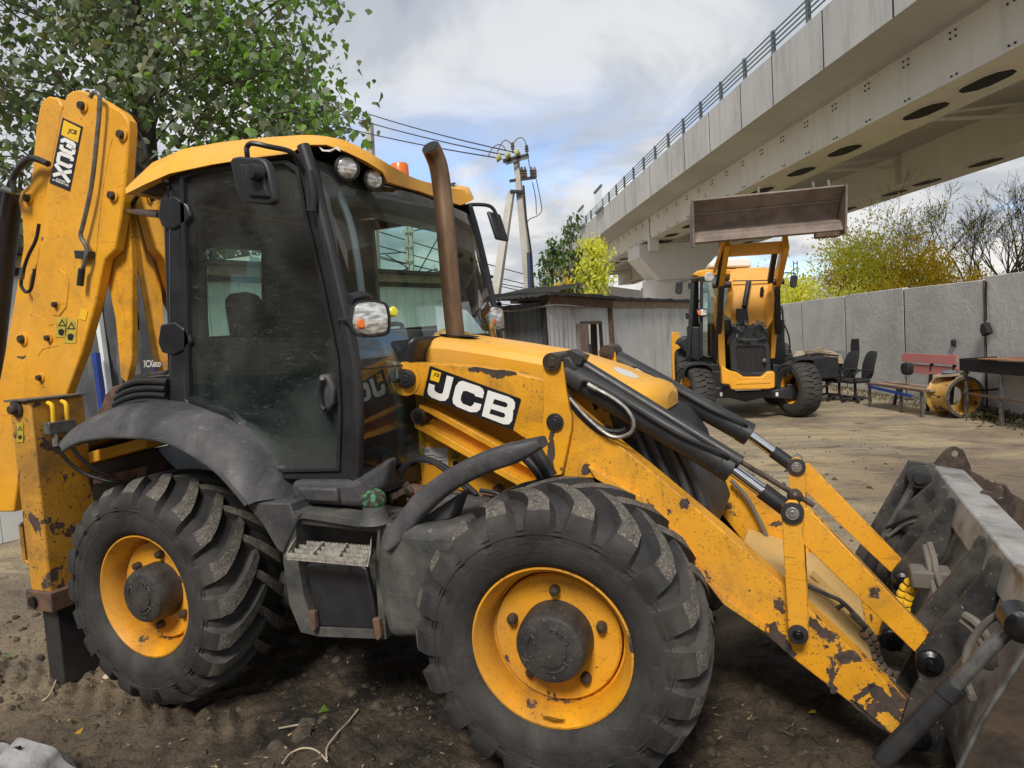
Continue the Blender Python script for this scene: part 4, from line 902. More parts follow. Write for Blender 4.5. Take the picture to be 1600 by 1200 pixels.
part('hose', MB().tube(smooth(px([(886, 614), (905, 640), (940, 668), (965, 674), (978, 670)], yr-.05), 6), .011, 8), 'hose', BL)
part('hose', MB().tube(smooth(px([(886, 622), (905, 648), (935, 674), (960, 682)], yr-.05), 6), .011, 8), 'hose', BL)
# self levelling indicator tube above the near ram
a, b, c = Yp(890, 556, yr), Yp(1158, 722, yr-.03), Yp(1272, 790, yr-.03)
part('indicator_tube', MB().cyl(Yp(900, 563, yr+.02), b, .026, 16), 'black_metal', BL)
part('indicator_rod', MB().cyl(b, c, .011, 10), 'pin', BL)
part('tube_bracket', MB().prism(px([(884, 548), (892, 546), (914, 556), (906, 572), (890, 566)], yr-.03), (0, .08, 0)), 'black_metal', BL, .004)
part('ram_saddle', MB().prism(px([(876, 560), (889, 556), (902, 576), (888, 590), (878, 578)], yr-.05), (0, .1, 0)), 'black_metal', BL, .01)
# bell crank links
both('upright_link', [(1221, 806), (1222, 792), (1232, 783), (1245, 784), (1252, 795), (1254, 812), (1264, 985), (1262, 1000), (1252, 1008), (1238, 1006), (1232, 992)], ya-.06, .03, 'yellow', .003)
both('upright_link', [(1225, 806), (1226, 792), (1236, 783), (1249, 784), (1254, 795), (1256, 812), (1266, 985), (1262, 1000), (1252, 1008), (1240, 1006), (1234, 992)], ya+.14, .03, 'yellow', .003)
both('push_link', [(1251, 797), (1262, 794), (1449, 990), (1447, 1002), (1434, 1021), (1428, 1018), (1255, 850)], ya-.02, .028, 'yellow', .003)
both('push_link', [(1253, 795), (1264, 792), (1452, 990), (1450, 1002), (1436, 1019), (1430, 1016), (1258, 848)], ya+.10, .028, 'yellow', .003)
both('push_link_web', [(1256, 802), (1262, 799), (1447, 994), (1440, 1000)], ya-.0, .10, 'yellow_chip', 0)
pinat(1238, 803, ya-.075, .026, .26, 'fitting', washer=.043); pinat(1247, 993, ya-.075, .020, .26, 'grease', washer=.038)
part('rod_clamp', MB().ball(Yp(1242, 775, yr-.05), .03, 8), 'pin', BL)
# torque box between the arms, sand covered
A_ = px([(1262, 985), (1262, 900), (1282, 882)], ya+.10)
t1, t2, t3, t4 = Yp(1262, 965, .60), Yp(1368, 1042, .60), None, None
def xz(a, b, y): p = Yp(a, b, y); return p.x, p.z
x1, z1 = xz(1262, 962, .6); x2, z2 = xz(1366, 1046, .6)
x3, z3 = x1-.02, z1+.0
prof = [(x1-.30, z1+.13), (x1-.05, z1+.06), (x1+.08, z1-.02), (x2-.0, z2+.02), (x2-.03, z2-.06), (x1-.1, z1-.16), (x1-.32, z1+.0)]
part('torque_box', MB().prism([V((x, .60, z)) for x, z in prof], (0, .80, 0)), 'yellow_dust', BL, .012)
part('torque_rib', MB().beam((x1+.02, 1.0, z1+.045), (x2-.04, 1.0, z2+.05), .03, .02), 'yellow_dust', BL)
part('steel_line', MB().tube(smooth(px([(1262, 914), (1290, 928), (1315, 940), (1345, 970), (1358, 985)], .85), 5), .010, 8), 'steel_pipe', BL)
part('steel_line', MB().tube(smooth(px([(1285, 968), (1300, 955), (1318, 945)], .85), 3), .010, 8), 'steel_pipe', BL)
part('hose_fitting', MB().tube(px([(1330, 958), (1356, 984)], .84), .016, 8), 'fitting', BL)
def spiral_hose(pts, r=.017, mat='decal_yellow'):
    P = smooth(pts, 10); o = part('protected_hose', MB().tube(P, r, 10), 'hose', BL)
    L = 0; last = 0; prev = P[0]; m = MB()
    dist = [0]
    for i in range(1, len(P)): dist.append(dist[-1]+(P[i]-P[i-1]).length)
    def at(s):
        for i in range(1, len(P)):
            if dist[i] >= s: f = (s-dist[i-1])/max(1e-9, dist[i]-dist[i-1]); return P[i-1].lerp(P[i], f)
        return P[-1]
    s = .004
    while s+.026 < dist[-1]:
        q = [at(s), at(s+.013), at(s+.026)]; m.tube(q, [r*1.12, r*1.36, r*1.12], 8); s += .032
    part('spiral_guard', m, mat, o)
spiral_hose(px([(1352, 980), (1366, 1000), (1372, 1025), (1385, 1047), (1405, 1055), (1422, 1048), (1427, 1028), (1425, 1015)], .80), .012, 'wood_pale')
spiral_hose(px([(1348, 985), (1360, 1010), (1370, 1040), (1390, 1062), (1412, 1066), (1424, 1060)], .78), .012, 'wood_pale')
# far arm hose
part('hose', MB().tube(smooth(px([(1142, 750), (1165, 775), (1190, 820), (1205, 860), (1222, 892)], 1.36), 5), .012, 8), 'hose_dust', BL)

# bucket ------------------------------------------------------------
BY0, BY1 = -.04, 2.10
sh = [(3.835, .955), (3.80, .80), (3.90, .78), (3.82, .62), (3.72, .42), (3.665, .25), (3.67, .12), (3.74, .03), (3.9, .0), (4.75, -.01)]
inn = [(4.75, .02), (3.92, .035), (3.78, .06), (3.71, .13), (3.70, .25), (3.76, .41), (3.86, .6), (3.95, .77), (3.97, .80), (3.985, .93)]
m = MB(); m.prism([V((x, BY0, z)) for x, z in sh+inn], (0, BY1-BY0, 0)); bk = part('loader_bucket', m, 'bucket', BL, .012)
for y in (BY0-.03, BY1):
    part('bucket_end_plate', MB().prism([V((x, y, z)) for x, z in [(3.83, .95), (4.0, .93), (4.5, .6), (4.8, .15), (4.8, -.02), (3.60, -.01), (3.50, .12), (3.54, .28), (3.66, .60)]], (0, .03, 0)), 'muddy', bk, .005)
part('end_plate_edge', MB().tube([V((x, BY0-.035, z)) for x, z in [(3.49, .12), (3.53, .28), (3.65, .60), (3.81, .93)]], .008, 6), 'steel_pipe', bk)
br = [(1556, 868), (1546, 878), (1541, 892), (1431, 1018), (1431, 1040), (1437, 1062), (1420, 1095), (1408, 1130), (1411, 1156), (1428, 1172), (1470, 1180), (1478, 1150), (1468, 1100), (1474, 1058), (1500, 1028), (1540, 990), (1580, 930), (1600, 890), (1590, 872)]
P0 = px(br, .47)
for y in (.47, .70, 1.33, 1.56):
    dx = 0
    pl = [V((min(p.x, 3.82), y, p.z)) for p in P0]
    part('hinge_plate', MB().prism(pl, (0, .028, 0)), 'bucket_black', bk, .003)
for y0 in (.47, 1.33):
    for (a, b, r) in ((1453, 1033, .030), (1430, 1150, .036)):
        p = Yp(a, b, .47); p.y = y0-.03
        part('hinge_pin', MB().lathe(p, (0, 1, 0), [(r*.5, -.02), (r*.55, 0), (r, .0), (r*1.5, .012), (r*1.55, .03), (r*.9, .035), (r*.9, .30)], 24), 'grease', bk)
    p = Yp(1600, 955, .47); 
# lifting eyes on the top beam
def hook(y, shape, th=.03):
    part('lifting_eye', MB().prism([V((x, y, z)) for x, z in shape], (0, th, 0)), 'rust', bk, .004)
def eye(cx, cz, y):
    o_ = [(cx-.10, cz-.08), (cx-.03, cz+.02), (cx+.0, cz+.045), (cx+.03, cz+.05), (cx+.065, cz+.03), (cx+.10, cz-.07), (cx+.09, cz-.13), (cx+.02, cz-.10)]
    i_ = [(cx+.025+.020*math.cos(a), cz+.01+.020*math.sin(a)) for a in [math.pi*1.2-k*2*math.pi/8 for k in range(8)]]
    part('lifting_eye', MB().ring([V((x, y, z)) for x, z in o_], [V((x, y, z)) for x, z in i_], (0, .03, 0)), 'pin', bk, .003)
eye(3.915, 1.01, 2.05)
pts = [(1513, 793), (1545, 767), (1560, 768), (1575, 778), (1569, 782), (1565, 775), (1556, 766), (1552, 757), (1562, 754), (1577, 762), (1588, 785), (1586, 800), (1580, 808), (1545, 788)]
part('lifting_hook', MB().prism(px([(1508, 792), (1538, 767), (1553, 770), (1560, 778), (1568, 777), (1572, 768), (1566, 760), (1553, 757), (1556, 754), (1572, 758), (1584, 775), (1588, 790), (1583, 809), (1560, 795), (1545, 789), (1520, 791)], 1.45), (0, .03, 0)), 'pin', bk, .003)
# stiffener below the beam and grey clamp brackets with pipes
for (a, b) in ((1415, 880), (1440, 947)):
    p = Yp(a, b, 1.2); part('pipe_clamp', MB().box((p.x, 1.0, p.z-.05), (p.x+.16, 1.12, p.z+.03)), 'hose_dust', bk, .01)
part('bucket_pipe', MB().tube(smooth([Yp(1452, 848, 1.1), Yp(1460, 875, 1.05), Yp(1465, 900, 1.0), Yp(1480, 940, .95)], 5), .014, 8), 'hose_dust', bk)
part('bucket_pipe', MB().tube(smooth([Yp(1445, 852, 1.1), Yp(1452, 880, 1.05), Yp(1458, 915, 1.0), Yp(1466, 950, .95)], 5), .014, 8), 'hose_dust', bk)
spiral_hose(px([(1458, 893), (1430, 903), (1412, 920), (1405, 945), (1404, 965), (1410, 985)], 1.1), .016)
spiral_hose(px([(1448, 905), (1430, 918), (1420, 935), (1415, 955), (1418, 975)], 1.08), .016)
# clam rams at both ends
def clam(y, mat='black_metal'):
    A, B, Cc = [V((3.33, y, .10)), V((3.555, y, .56)), V((3.735, y, .93))]
    o = part('clam_ram', MB().lathe(A, B-A, [(.03, -.02), (.042, 0), (.042, (B-A).length-.03), (.047, (B-A).length-.028), (.047, (B-A).length), (.03, (B-A).length)], 20), 'black_metal', bk)
    part('clam_rod', MB().cyl(B, Cc, .021, 16), 'chrome' if y < 1 else 'steel_pipe', o)
    part('ram_eye', MB().lathe(Cc-V((0, .05, 0)), (0, 1, 0), [(.03, -.012), (.034, 0), (.056, .004), (.056, .09), (.03, .095)], 24), 'black_metal', o)
    return o
clam(1.86)
Yc = .0
A, B, Cc = Yp(1405, 1262, Yc), Yp(1492, 1070, Yc), Yp(1590, 968, Yc)
A = B+(B-Cc)*1.3
o = part('clam_ram', MB().lathe(A, B-A, [(.028, 0), (.032, .02), (.032, (B-A).length-.05), (.037, (B-A).length-.046), (.037, (B-A).length), (.024, (B-A).length)], 24), 'black_metal', bk)
part('clam_rod', MB().cyl(B, Cc, .022, 20), 'steel_pipe', o)
part('ram_eye', MB().lathe(Cc-V((0, .06, 0)), (0, 1, 0), [(.03, -.01), (.048, 0), (.05, .09), (.03, .095)], 24), 'grease', o)
part('ram_shroud', MB().prism([V((x, 1.94, z)) for x, z in [(3.70, 1.0), (3.83, .98), (3.80, .80), (3.62, .3), (3.45, .08), (3.28, .06), (3.30, .22)]], (0, .03, 0)), 'bucket_black', bk, .004)
part('ram_shroud', MB().prism([V((x, 1.75, z)) for x, z in [(3.79, .93), (3.80, .80), (3.66, .5), (3.60, .22), (3.45, .10), (3.50, .4), (3.62, .75)]], (0, .03, 0)), 'bucket_black', bk, .004)
part('hose', MB().tube(smooth([Yp(1600, 948, .05), Yp(1560, 960, .05), Yp(1530, 985, .08), Yp(1511, 1020, .08), Yp(1510, 1060, .05), Yp(1520, 1090, -.03)], 5), .012, 8), 'hose_dust', bk)
part('hose', MB().tube(smooth([Yp(1508, 962, .35), Yp(1530, 978, .3), Yp(1548, 1010, .3), Yp(1552, 1040, .3)], 5), .016, 8), 'hose_dust', bk)
part('hose', MB().tube(smooth([Yp(1504, 970, .36), Yp(1524, 986, .32), Yp(1540, 1015, .3), Yp(1545, 1045, .3)], 5), .016, 8), 'hose_dust', bk)
part('hose', MB().tube(smooth([Yp(1385, 825, 1.75), Yp(1405, 815, 1.7), Yp(1425, 808, 1.65), Yp(1435, 806, 1.6)], 4), .010, 6), 'hose', bk)
part('hose', MB().tube(smooth([Yp(1388, 838, 1.75), Yp(1410, 822, 1.7), Yp(1432, 815, 1.6)], 4), .010, 6), 'hose_dust', bk)

# grey curved bar over the front tyre
bar = smooth([Yp(612, 852, .02), Yp(632, 822, .05), Yp(662, 785, .08), Yp(705, 750, .10), Yp(760, 722, .12), Yp(810, 705, .15), Yp(848, 690, .18)], 5)
n_ = len(bar); rows = []
for i, p in enumerate(bar):
    t_ = i/(n_-1); w_ = .046*min(1, .5+t_*4)*(1 if t_ < .8 else 1-(t_-.8)*2.6); T = (bar[min(i+1, n_-1)]-bar[max(i-1, 0)]).normalized(); up = V((0, 1, 0)).cross(T).normalized()
    rows.append([p+up*(w_*math.copysign(abs(math.cos(a))**.55, math.cos(a)))+V((0, 1, 0))*(.05*math.copysign(abs(math.sin(a))**.55, math.sin(a))) for a in [2*math.pi*k/16 for k in range(16)]])
part('fender_bar', MB().loft(rows, True, True), 'plastic', BL, ang=38)
part('bar_mount', MB().prism([Yp(640, 838, .12), Yp(652, 815, .12), Yp(716, 772, .12), Yp(702, 812, .12), Yp(668, 822, .12)], (0, .12, 0)), 'plastic', BL, .01)
part('bar_bracket', MB().tube(smooth(px([(835, 700), (850, 725), (862, 745)], .35), 3), .030, 10), 'black_metal', BL)
part('bar_bracket', MB().tube(smooth(px([(818, 712), (835, 730), (848, 748)], .35), 3), .022, 10), 'hose', BL)

# step and fuel box
bo = [(441, 822), (446, 806), (458, 799), (520, 806), (592, 818), (597, 900), (604, 999), (500, 995), (470, 988), (452, 945), (443, 880)]
bi = [(462, 826), (464, 812), (474, 810), (525, 818), (590, 829), (586, 880), (592, 984), (498, 980), (487, 972), (474, 930), (466, 880)]
sb = part('step_box', MB().ring(px(bo, .03), px(bi, .03), (0, .26, 0)), 'plastic2', BL, .018, seg=3)
part('step_box_back', MB().prism(px([(a, b) for a, b in bo], .20), (0, .1, 0)), 'plastic2', sb)
part('step_box_top', MB().prism([Yp(446, 804, .05), Yp(460, 797, .05), Yp(596, 816, .05), Yp(700, 834, .05), Yp(722, 806, .45), Yp(455, 785, .45)], (0, 0, -.05)), 'plastic2', sb, .012)
part('locker_door', MB().prism(px([(478, 884), (484, 880), (562, 883), (572, 888), (592, 984), (496, 979)], .035), (0, .03, 0)), 'plastic_dark', sb, .008)
part('fuel_tank', MB().prism(px([(590, 832), (604, 820), (660, 826), (720, 822), (720, 870), (680, 900), (668, 1000), (604, 1001), (592, 950), (584, 885)], .0), (0, .5, 0)), 'plastic2', BL, .05, seg=4)
# serrated step
s0, s1, s2, s3 = Yp(447, 864, -.07), Yp(572, 876, -.07), Yp(581, 852, .10), Yp(470, 847, .10)
zS = (s0.z+s1.z)/2
for p in (s0, s1, s2, s3): p.z = zS
st = part('step', MB().prism([s0+V((0, 0, -.03)), s1+V((0, 0, -.03)), s1, s0], (0, .012, 0)), 'step_paint', BL, .002)
m = MB()
for k in range(4):
    a, b = s0.lerp(s3, k/3.0), s1.lerp(s2, k/3.0); n = 26; top = []
    for i in range(n*2+1): top.append(a.lerp(b, i/(n*2))+V((0, 0, .006 if i % 2 else -.002)))
    for i in range(n*2): m.add([top[i]+V((0, -.003, 0)), top[i+1]+V((0, -.003, 0)), top[i+1]+V((0, -.003, -.018)), top[i]+V((0, -.003, -.018)), top[i]+V((0, .004, 0)), top[i+1]+V((0, .004, 0)), top[i+1]+V((0, .004, -.018)), top[i]+V((0, .004, -.018))], [(0, 1, 2, 3), (4, 5, 6, 7), (0, 1, 5, 4), (2, 3, 7, 6)])
for k in (.33, .66): m.beam(s0.lerp(s1, k), s3.lerp(s2, k), .012, .016)
part('step_grating', m, 'step_paint', st, ang=0)
part('step_cheek', MB().prism([s0, s3, s3+V((0, 0, .05)), s0+V((0, .03, .03))], (.006, 0, 0)), 'step_paint', st, .002)
part('step_cheek', MB().prism([s1+V((0, 0, -.03)), s2+V((0, 0, -.03)), s2+V((0, 0, .05)), s1+V((0, .03, .03))], (.006, 0, 0)), 'step_paint', st, .002)
for (a, b) in ((487, 972), (588, 985)):
    p = Yp(a, b, .0); part('rusty_latch', MB().prism([p+V((-.02, 0, .05)), p+V((.015, 0, .05)), p+V((.02, 0, -.03)), p+V((.005, 0, -.05)), p+V((-.012, 0, -.04))], (0, .03, 0)), 'rust', sb, .006)
# filler neck and green cap
fc = Yp(584, 781, .07); part('filler_neck', MB().lathe(fc-V((0, 0, .10)), (0, 0, 1), [(.075, 0), (.058, .02), (.052, .06), (.048, .08)], 24), 'plastic2', BL)
def greenm():
    t = NT('green mottled cloth'); c = t.mix(t.step(t.voro(38), .25, .5), (.05, .22, .09), (.02, .03, .022)); c = t.mix(t.math('MULTIPLY', t.step(t.noise(60, 3), .5, .65), .5), c, (.16, .14, .11)); t.set('Base Color', c); t.set('Roughness', .9); t.bump(t.noise(50, 4), .6, .006); return t.m
MT['green'] = greenm()
part('filler_cap', MB().ball(fc, .056, 12, .92), 'green', BL)
part('cap_knot', MB().tube([fc+V((0, 0, .045)), fc+V((.0, 0, .06))], [.016, .008], 8), 'green', BL)
# steering ram, pipes and hoses on the tower
r0, r1 = Yp(642, 772, .55), Yp(770, 790, .55); part('steer_ram', MB().cyl(r0, r1, .055, 20), 'rust', BL, .006); part('steer_ram', MB().cyl(Yp(690, 782, .5), Yp(800, 800, .5), .05, 20), 'plastic', BL, .006)
p = Yp(634, 768, .5); part('ram_nut', MB().lathe(p, (-.5, -.8, -.2), [(.05, -.02), (.04, 0), (.022, .01), (.022, .06), (.03, .062), (.03, .09), (.001, .09)], 8), 'pin', BL)
for pts_, r, mt in (([(616, 800), (612, 770), (622, 738), (645, 720), (675, 722), (705, 742), (730, 765)], .013, 'hose'), ([(622, 800), (618, 770), (630, 735), (655, 716), (690, 726), (720, 750), (745, 772)], .013, 'hose'),
                    ([(590, 770), (606, 750), (620, 735)], .010, 'hose'), ([(572, 790), (595, 775), (618, 770)], .010, 'hose'),
                    ([(745, 778), (770, 785), (790, 790), (778, 772), (750, 766)], .010, 'hose')):
    part('hose', MB().tube(smooth(px(pts_, .50), 6), r, 8), mt, BL)
for dx in (0, 9):
    part('steel_line', MB().tube(smooth(px([(621+dx, 606), (618+dx, 640), (616+dx, 660), (622+dx, 675), (634+dx*.6, 684), (634+dx*.6, 700), (628+dx*.6, 760)], .60), 3), .010, 8), 'hose', BL)
    part('hose_fitting', MB().cyl(Yp(619+dx, 628, .60), Yp(617+dx, 645, .60), .016, 8), 'fitting', BL)
part('line_clamp', MB().prism(px([(620, 682), (642, 682), (642, 692), (620, 692)], .57), (0, .04, 0)), 'black_metal', BL, .002)

# lettering ------------------------------------------------------------
def text_on(s_, p0, p1, hpx, y, mat, parent, name='lettering', flip=False, rot=0, bold=0.0, th=.0015):
    cu = bpy.data.curves.new('txt', 'FONT'); cu.body = s_; cu.size = 1; cu.offset = bold; cu.resolution_u = 2; ob = bpy.data.objects.new('txt', cu)
    me = bpy.data.meshes.new_from_object(ob); bpy.data.objects.remove(ob); bpy.data.curves.remove(cu)
    xs = [v.co.x for v in me.vertices]; ys = [v.co.y for v in me.vertices]; x0, x1, y0, y1 = min(xs), max(xs), min(ys), max(ys)
    d = V((p1[0]-p0[0], p1[1]-p0[1])); n = V((d.y, -d.x)).normalized() if not flip else V((-d.y, d.x)).normalized()
    for v in me.vertices:
        s = (v.co.x-x0)/(x1-x0); t = (v.co.y-y0)/(y1-y0)*hpx
        q = V((p0[0], p0[1]))+d*s+n*t; v.co = Yp(q.x, q.y, y)
    me.materials.clear(); me.materials.append(MT[mat]); me.name = name; me.update(); return put(name, me, parent)
def ribbon(pts, w, y, mat, parent, name='letter', conv=None):
    P = [V(conv(*p)) if conv else V(p) for p in pts]; L, R = [], []
    for i, p in enumerate(P):
        a = (P[i]-P[i-1]).normalized() if i else None; b = (P[i+1]-P[i]).normalized() if i < len(P)-1 else None
        if a is None: a = b
        if b is None: b = a
        t_ = (a+b).normalized(); n = V((-t_.y, t_.x)); k = w/2/max(.5, n.dot(V((-a.y, a.x)))); L.append(p+n*k); R.append(p-n*k)
    m = MB(); Q = [[Yp(q.x, q.y, y) for q in L], [Yp(q.x, q.y, y) for q in R]]; m.loft(Q); return part(name, m, mat, parent, ang=0)
z6 = lambda a, b: (600+a*260/1418, 560+b*220/1200)
def poly6(pts, y): return [Yp(*z6(a, b), y) for a, b in pts]
dc = part('name_decal', MB().prism(poly6([(398, 66), (1160, 342), (1166, 352), (1098, 608), (1088, 610), (338, 322), (334, 312), (390, 68)], ya-.004), (0, .004, 0)), 'decal_black', BL, ang=0)
def sm6(pts, n=3): return pts
J = [(535, 146), (592, 164), (548, 335), (520, 362), (478, 362), (405, 334), (376, 308), (370, 275), (383, 214), (432, 230), (426, 262), (436, 285), (470, 302), (492, 302), (503, 288)]
Cc_ = [(640, 198), (668, 192), (812, 240), (842, 262), (852, 292), (842, 340), (778, 322), (770, 304), (700, 276), (672, 280), (656, 322), (652, 358), (668, 386), (735, 412), (756, 400), (770, 376), (830, 392), (818, 436), (790, 458), (735, 458), (618, 410), (588, 382), (584, 345), (610, 238)]
B_ = [(885, 272), (1058, 328), (1098, 350), (1116, 380), (1114, 425), (1098, 448), (1100, 470), (1092, 530), (1066, 562), (1020, 562), (833, 490)]
for nm, pts_ in (('letter_j', J), ('letter_c', Cc_), ('letter_b', B_)):
    part('letter', MB().prism(poly6(pts_, ya-.007), (0, .003, 0)), 'white_paint', dc, ang=0)
for pts_ in ([(940, 346), (1040, 376), (1052, 392), (1046, 412), (1030, 414), (926, 384)], [(912, 430), (1022, 466), (1032, 482), (1024, 500), (1006, 502), (898, 468)]):
    part('letter_counter', MB().prism(poly6(pts_, ya-.009), (0, .002, 0)), 'decal_black', dc, ang=0)
part('logo_square', MB().prism(poly6([(408, 98), (486, 122), (466, 206), (392, 182)], ya-.007), (0, .003, 0)), 'decal_yellow', dc, ang=0)
text_on('JCB', z6(418, 152), z6(464, 168), 6.5, ya-.0085, 'decal_black', dc, bold=.02)
# boom decal
z1_ = lambda a, b: (60+a*100/857, 170+b*140/1200)
yb = .78
d3 = part('model_decal', MB().prism([Yp(*z1_(*p), yb-.004) for p in [(322, 115), (592, 240), (418, 1105), (145, 990)]], (0, .004, 0)), 'decal_black', BL, ang=0)
part('logo_square', MB().prism([Yp(*z1_(*p), yb-.006) for p in [(340, 150), (565, 262), (525, 455), (303, 345)]], (0, .002, 0)), 'decal_yellow', d3, ang=0)
text_on('JCB', z1_(385, 330), z1_(500, 365), 9, yb-.008, 'decal_black', d3, bold=.02)
wpx = 52*100/857
for rb in ([(318, 450), (322, 425), (350, 412), (458, 462), (478, 490), (470, 528), (455, 540)], [(378, 482), (462, 528)], [(462, 530), (474, 560), (468, 590), (445, 598), (330, 548), (306, 522), (312, 480)],
           [(448, 700), (452, 668), (432, 648), (300, 598), (278, 604), (262, 690), (274, 716), (405, 774), (428, 768), (438, 742)], [(226, 736), (415, 986)], [(195, 890), (300, 862), (445, 838)]):
    ribbon(rb, wpx*.95, yb-.007, 'white_paint', d3, conv=z1_)
text_on('SUPER', z1_(235, 945), z1_(360, 995), 2.4, yb-.007, 'white_paint', d3, bold=.03)
text_on('SITEMASTER', z1_(180, 955), z1_(405, 1043), 2.6, yb-.007, 'white_paint', d3, bold=.03)
qn = lambda a, b: Qp(a, b, -.02)
def text_q(s_, p0, p1, hpx):
    cu = bpy.data.curves.new('txt', 'FONT'); cu.body = s_; cu.offset = .015; ob = bpy.data.objects.new('txt', cu); me = bpy.data.meshes.new_from_object(ob); bpy.data.objects.remove(ob)
    xs = [v.co.x for v in me.vertices]; ys = [v.co.y for v in me.vertices]
    for v in me.vertices:
        s = (v.co.x-min(xs))/(max(xs)-min(xs)); t = (v.co.y-min(ys))/(max(ys)-min(ys))*hpx; v.co = Qp(p0[0]+(p1[0]-p0[0])*s, p0[1]+(p1[1]-p0[1])*s-t, -.012)
    me.materials.clear(); me.materials.append(MT['white_paint']); put('model_lettering', me, BL)
text_q('3CXeco', (224, 574), (251, 573), 11)
# data plate and warning stickers
ce = part('data_plate', MB().prism(px([(662, 699), (699, 700), (700, 728), (663, 724)], .695), (0, .004, 0)), 'paper', BL, ang=0)
text_on('CE', (664, 707), (670, 707), 5, .692, 'decal_black', ce, bold=.01)
for k in range(5):
    part('print_line', MB().prism(px([(664+(k % 2)*16, 711+k*2.8), (678+(k % 2)*18, 711.4+k*2.8), (678+(k % 2)*18, 712.2+k*2.8), (664+(k % 2)*16, 711.8+k*2.8)], .693), (0, .001, 0)), 'decal_black', ce, ang=0)
def warn(x0, y0, x1, y1, y, par=BL, lean=0.):
    a = part('warning_sticker', MB().prism(px([(x0, y0), (x1, y0), (x1+lean, y1), (x0+lean, y1)], y), (0, .003, 0)), 'warn', par, ang=0)
    cx, cy = (x0+x1)/2+lean*.25, y0+(y1-y0)*.28; s = (x1-x0)*.36
    o_ = [(cx, cy-s), (cx+s, cy+s*.8), (cx-s, cy+s*.8)]; i_ = [(cx, cy-s*.5), (cx+s*.62, cy+s*.55), (cx-s*.62, cy+s*.55)]
    part('warning_triangle', MB().ring(px(o_, y-.002), px(i_, y-.002), (0, .001, 0)), 'decal_black', a, ang=0)
    cx += lean*.4; cy = y0+(y1-y0)*.74; part('warning_symbol', MB().prism(px([(cx-s*.8, cy-s*.5), (cx+s*.2, cy-s*.9), (cx+s*.8, cy-s*.3), (cx+s*.4, cy+s*.9), (cx-s*.6, cy+s*.7)], y-.002), (0, .001, 0)), 'decal_black', a, ang=0)
warn(704, 702, 719, 733, .695)

# backhoe: boom, dipper, ram ------------------------------------------------
boom = [(100, 158), (104, 148), (112, 142), (122, 140), (134, 143), (160, 156), (192, 176), (200, 188), (201, 206), (195, 290), (188, 345), (180, 390), (164, 405), (150, 470), (128, 550), (95, 640), (60, 720), (30, 760), (33, 640), (50, 470), (62, 380), (80, 270), (92, 205)]
part('boom', MB().prism(px(boom, yb), (0, .07, 0)), 'yellow_boom', BL, .012)
part('boom_web', MB().prism([p-V((.16, 0, .02)) for p in px([(120, 160), (180, 190), (172, 300), (160, 390), (110, 500), (60, 640), (60, 560), (92, 300)], yb+.06)], (0, .22, 0)), 'yellow_boom', BL, .01)
part('boom_foot', MB().prism(px([(164, 402), (186, 392), (196, 330), (200, 300), (206, 420), (206, 560), (198, 600), (188, 590), (180, 500), (166, 430)], yb+.08), (0, .05, 0)), 'yellow_chip', BL, .008)
dip = [(62, 166), (66, 156), (76, 150), (90, 153), (97, 165), (92, 200), (82, 250), (72, 300), (70, 380), (60, 480), (48, 600), (35, 700), (22, 800), (-40, 800), (-30, 700), (0, 590), (22, 470), (36, 385), (34, 345), (28, 315), (32, 300), (48, 285), (56, 200)]
part('dipper', MB().prism(px(dip, yb+.08), (0, .20, 0)), 'yellow_boom', BL, .012)
bw = part('boom_weld_plate', MB().prism(px([(82, 425), (92, 420), (103, 428), (107, 445), (103, 480), (92, 494), (82, 492), (76, 478), (77, 445)], yb-.006), (0, .008, 0)), 'yellow_boom', BL, .003)
for (a, b, r, y) in ((131, 166, .026, yb), (192, 211, .026, yb), (178, 306, .026, yb), (46, 310, .027, yb+.08), (90, 476, .020, yb), (78, 528, .020, yb), (65, 590, .020, yb), (37, 530, .03, yb+.08)):
    p = Yp(a, b, y); part('boom_pin', MB().lathe(p, (0, 1, 0), [(r*.9, -.035), (r, -.03), (r, .0)], 20), 'pin', BL)
    part('pin_boss', MB().lathe(p, (0, 1, 0), [(r*1.75, .0), (r*1.7, -.010), (r*1.1, -.012)], 24, False), 'yellow_boom', BL)
part('boom_pipe', MB().tube(smooth(px([(141, 152), (146, 145), (153, 146), (156, 158), (152, 210), (143, 290), (130, 350), (126, 368), (134, 385), (135, 400), (128, 425), (125, 444)], yb-.05), 4), .014, 10), 'steel_pipe', BL)
part('pipe_union', MB().cyl(Yp(128, 420, yb-.05), Yp(125, 446, yb-.05), .022, 12), 'hose', BL)
part('pipe_clip', MB().prism(px([(115, 391), (138, 392), (138, 402), (117, 404)], yb-.05), (0, .05, 0)), 'black_metal', BL, .003)
part('hose', MB().tube(smooth(px([(157, 155), (180, 170), (200, 190), (220, 215), (228, 245), (222, 255)], yb+.1), 5), .012, 8), 'hose', BL)
part('hose', MB().tube(smooth(px([(75, 256), (55, 248), (40, 250), (25, 270), (12, 300), (5, 340)], yb+.0), 5), .022, 8), 'hose', BL)
part('hose', MB().tube(smooth(px([(45, 248), (30, 262), (20, 280), (22, 300)], yb-.04), 5), .018, 8), 'hose', BL)
part('hose', MB().tube(smooth(px([(61, 350), (56, 375), (44, 400), (36, 425), (33, 445), (40, 456), (48, 452), (52, 435), (54, 420)], yb+.02), 5), .012, 8), 'hose', BL)
part('hose_fitting', MB().cyl(Yp(36, 418, yb+.02), Yp(33, 436, yb+.02), .019, 10), 'steel_pipe', BL)
part('hose_fitting', MB().tube(px([(5, 295), (22, 300)], yb-.04), .02, 8), 'steel_pipe', BL)
a, b = Yp(15, 300, yb+.12), Yp(-20, 620, yb+.12); part('dipper_ram', MB().cyl(a, b, .085, 20), 'black_metal', BL)
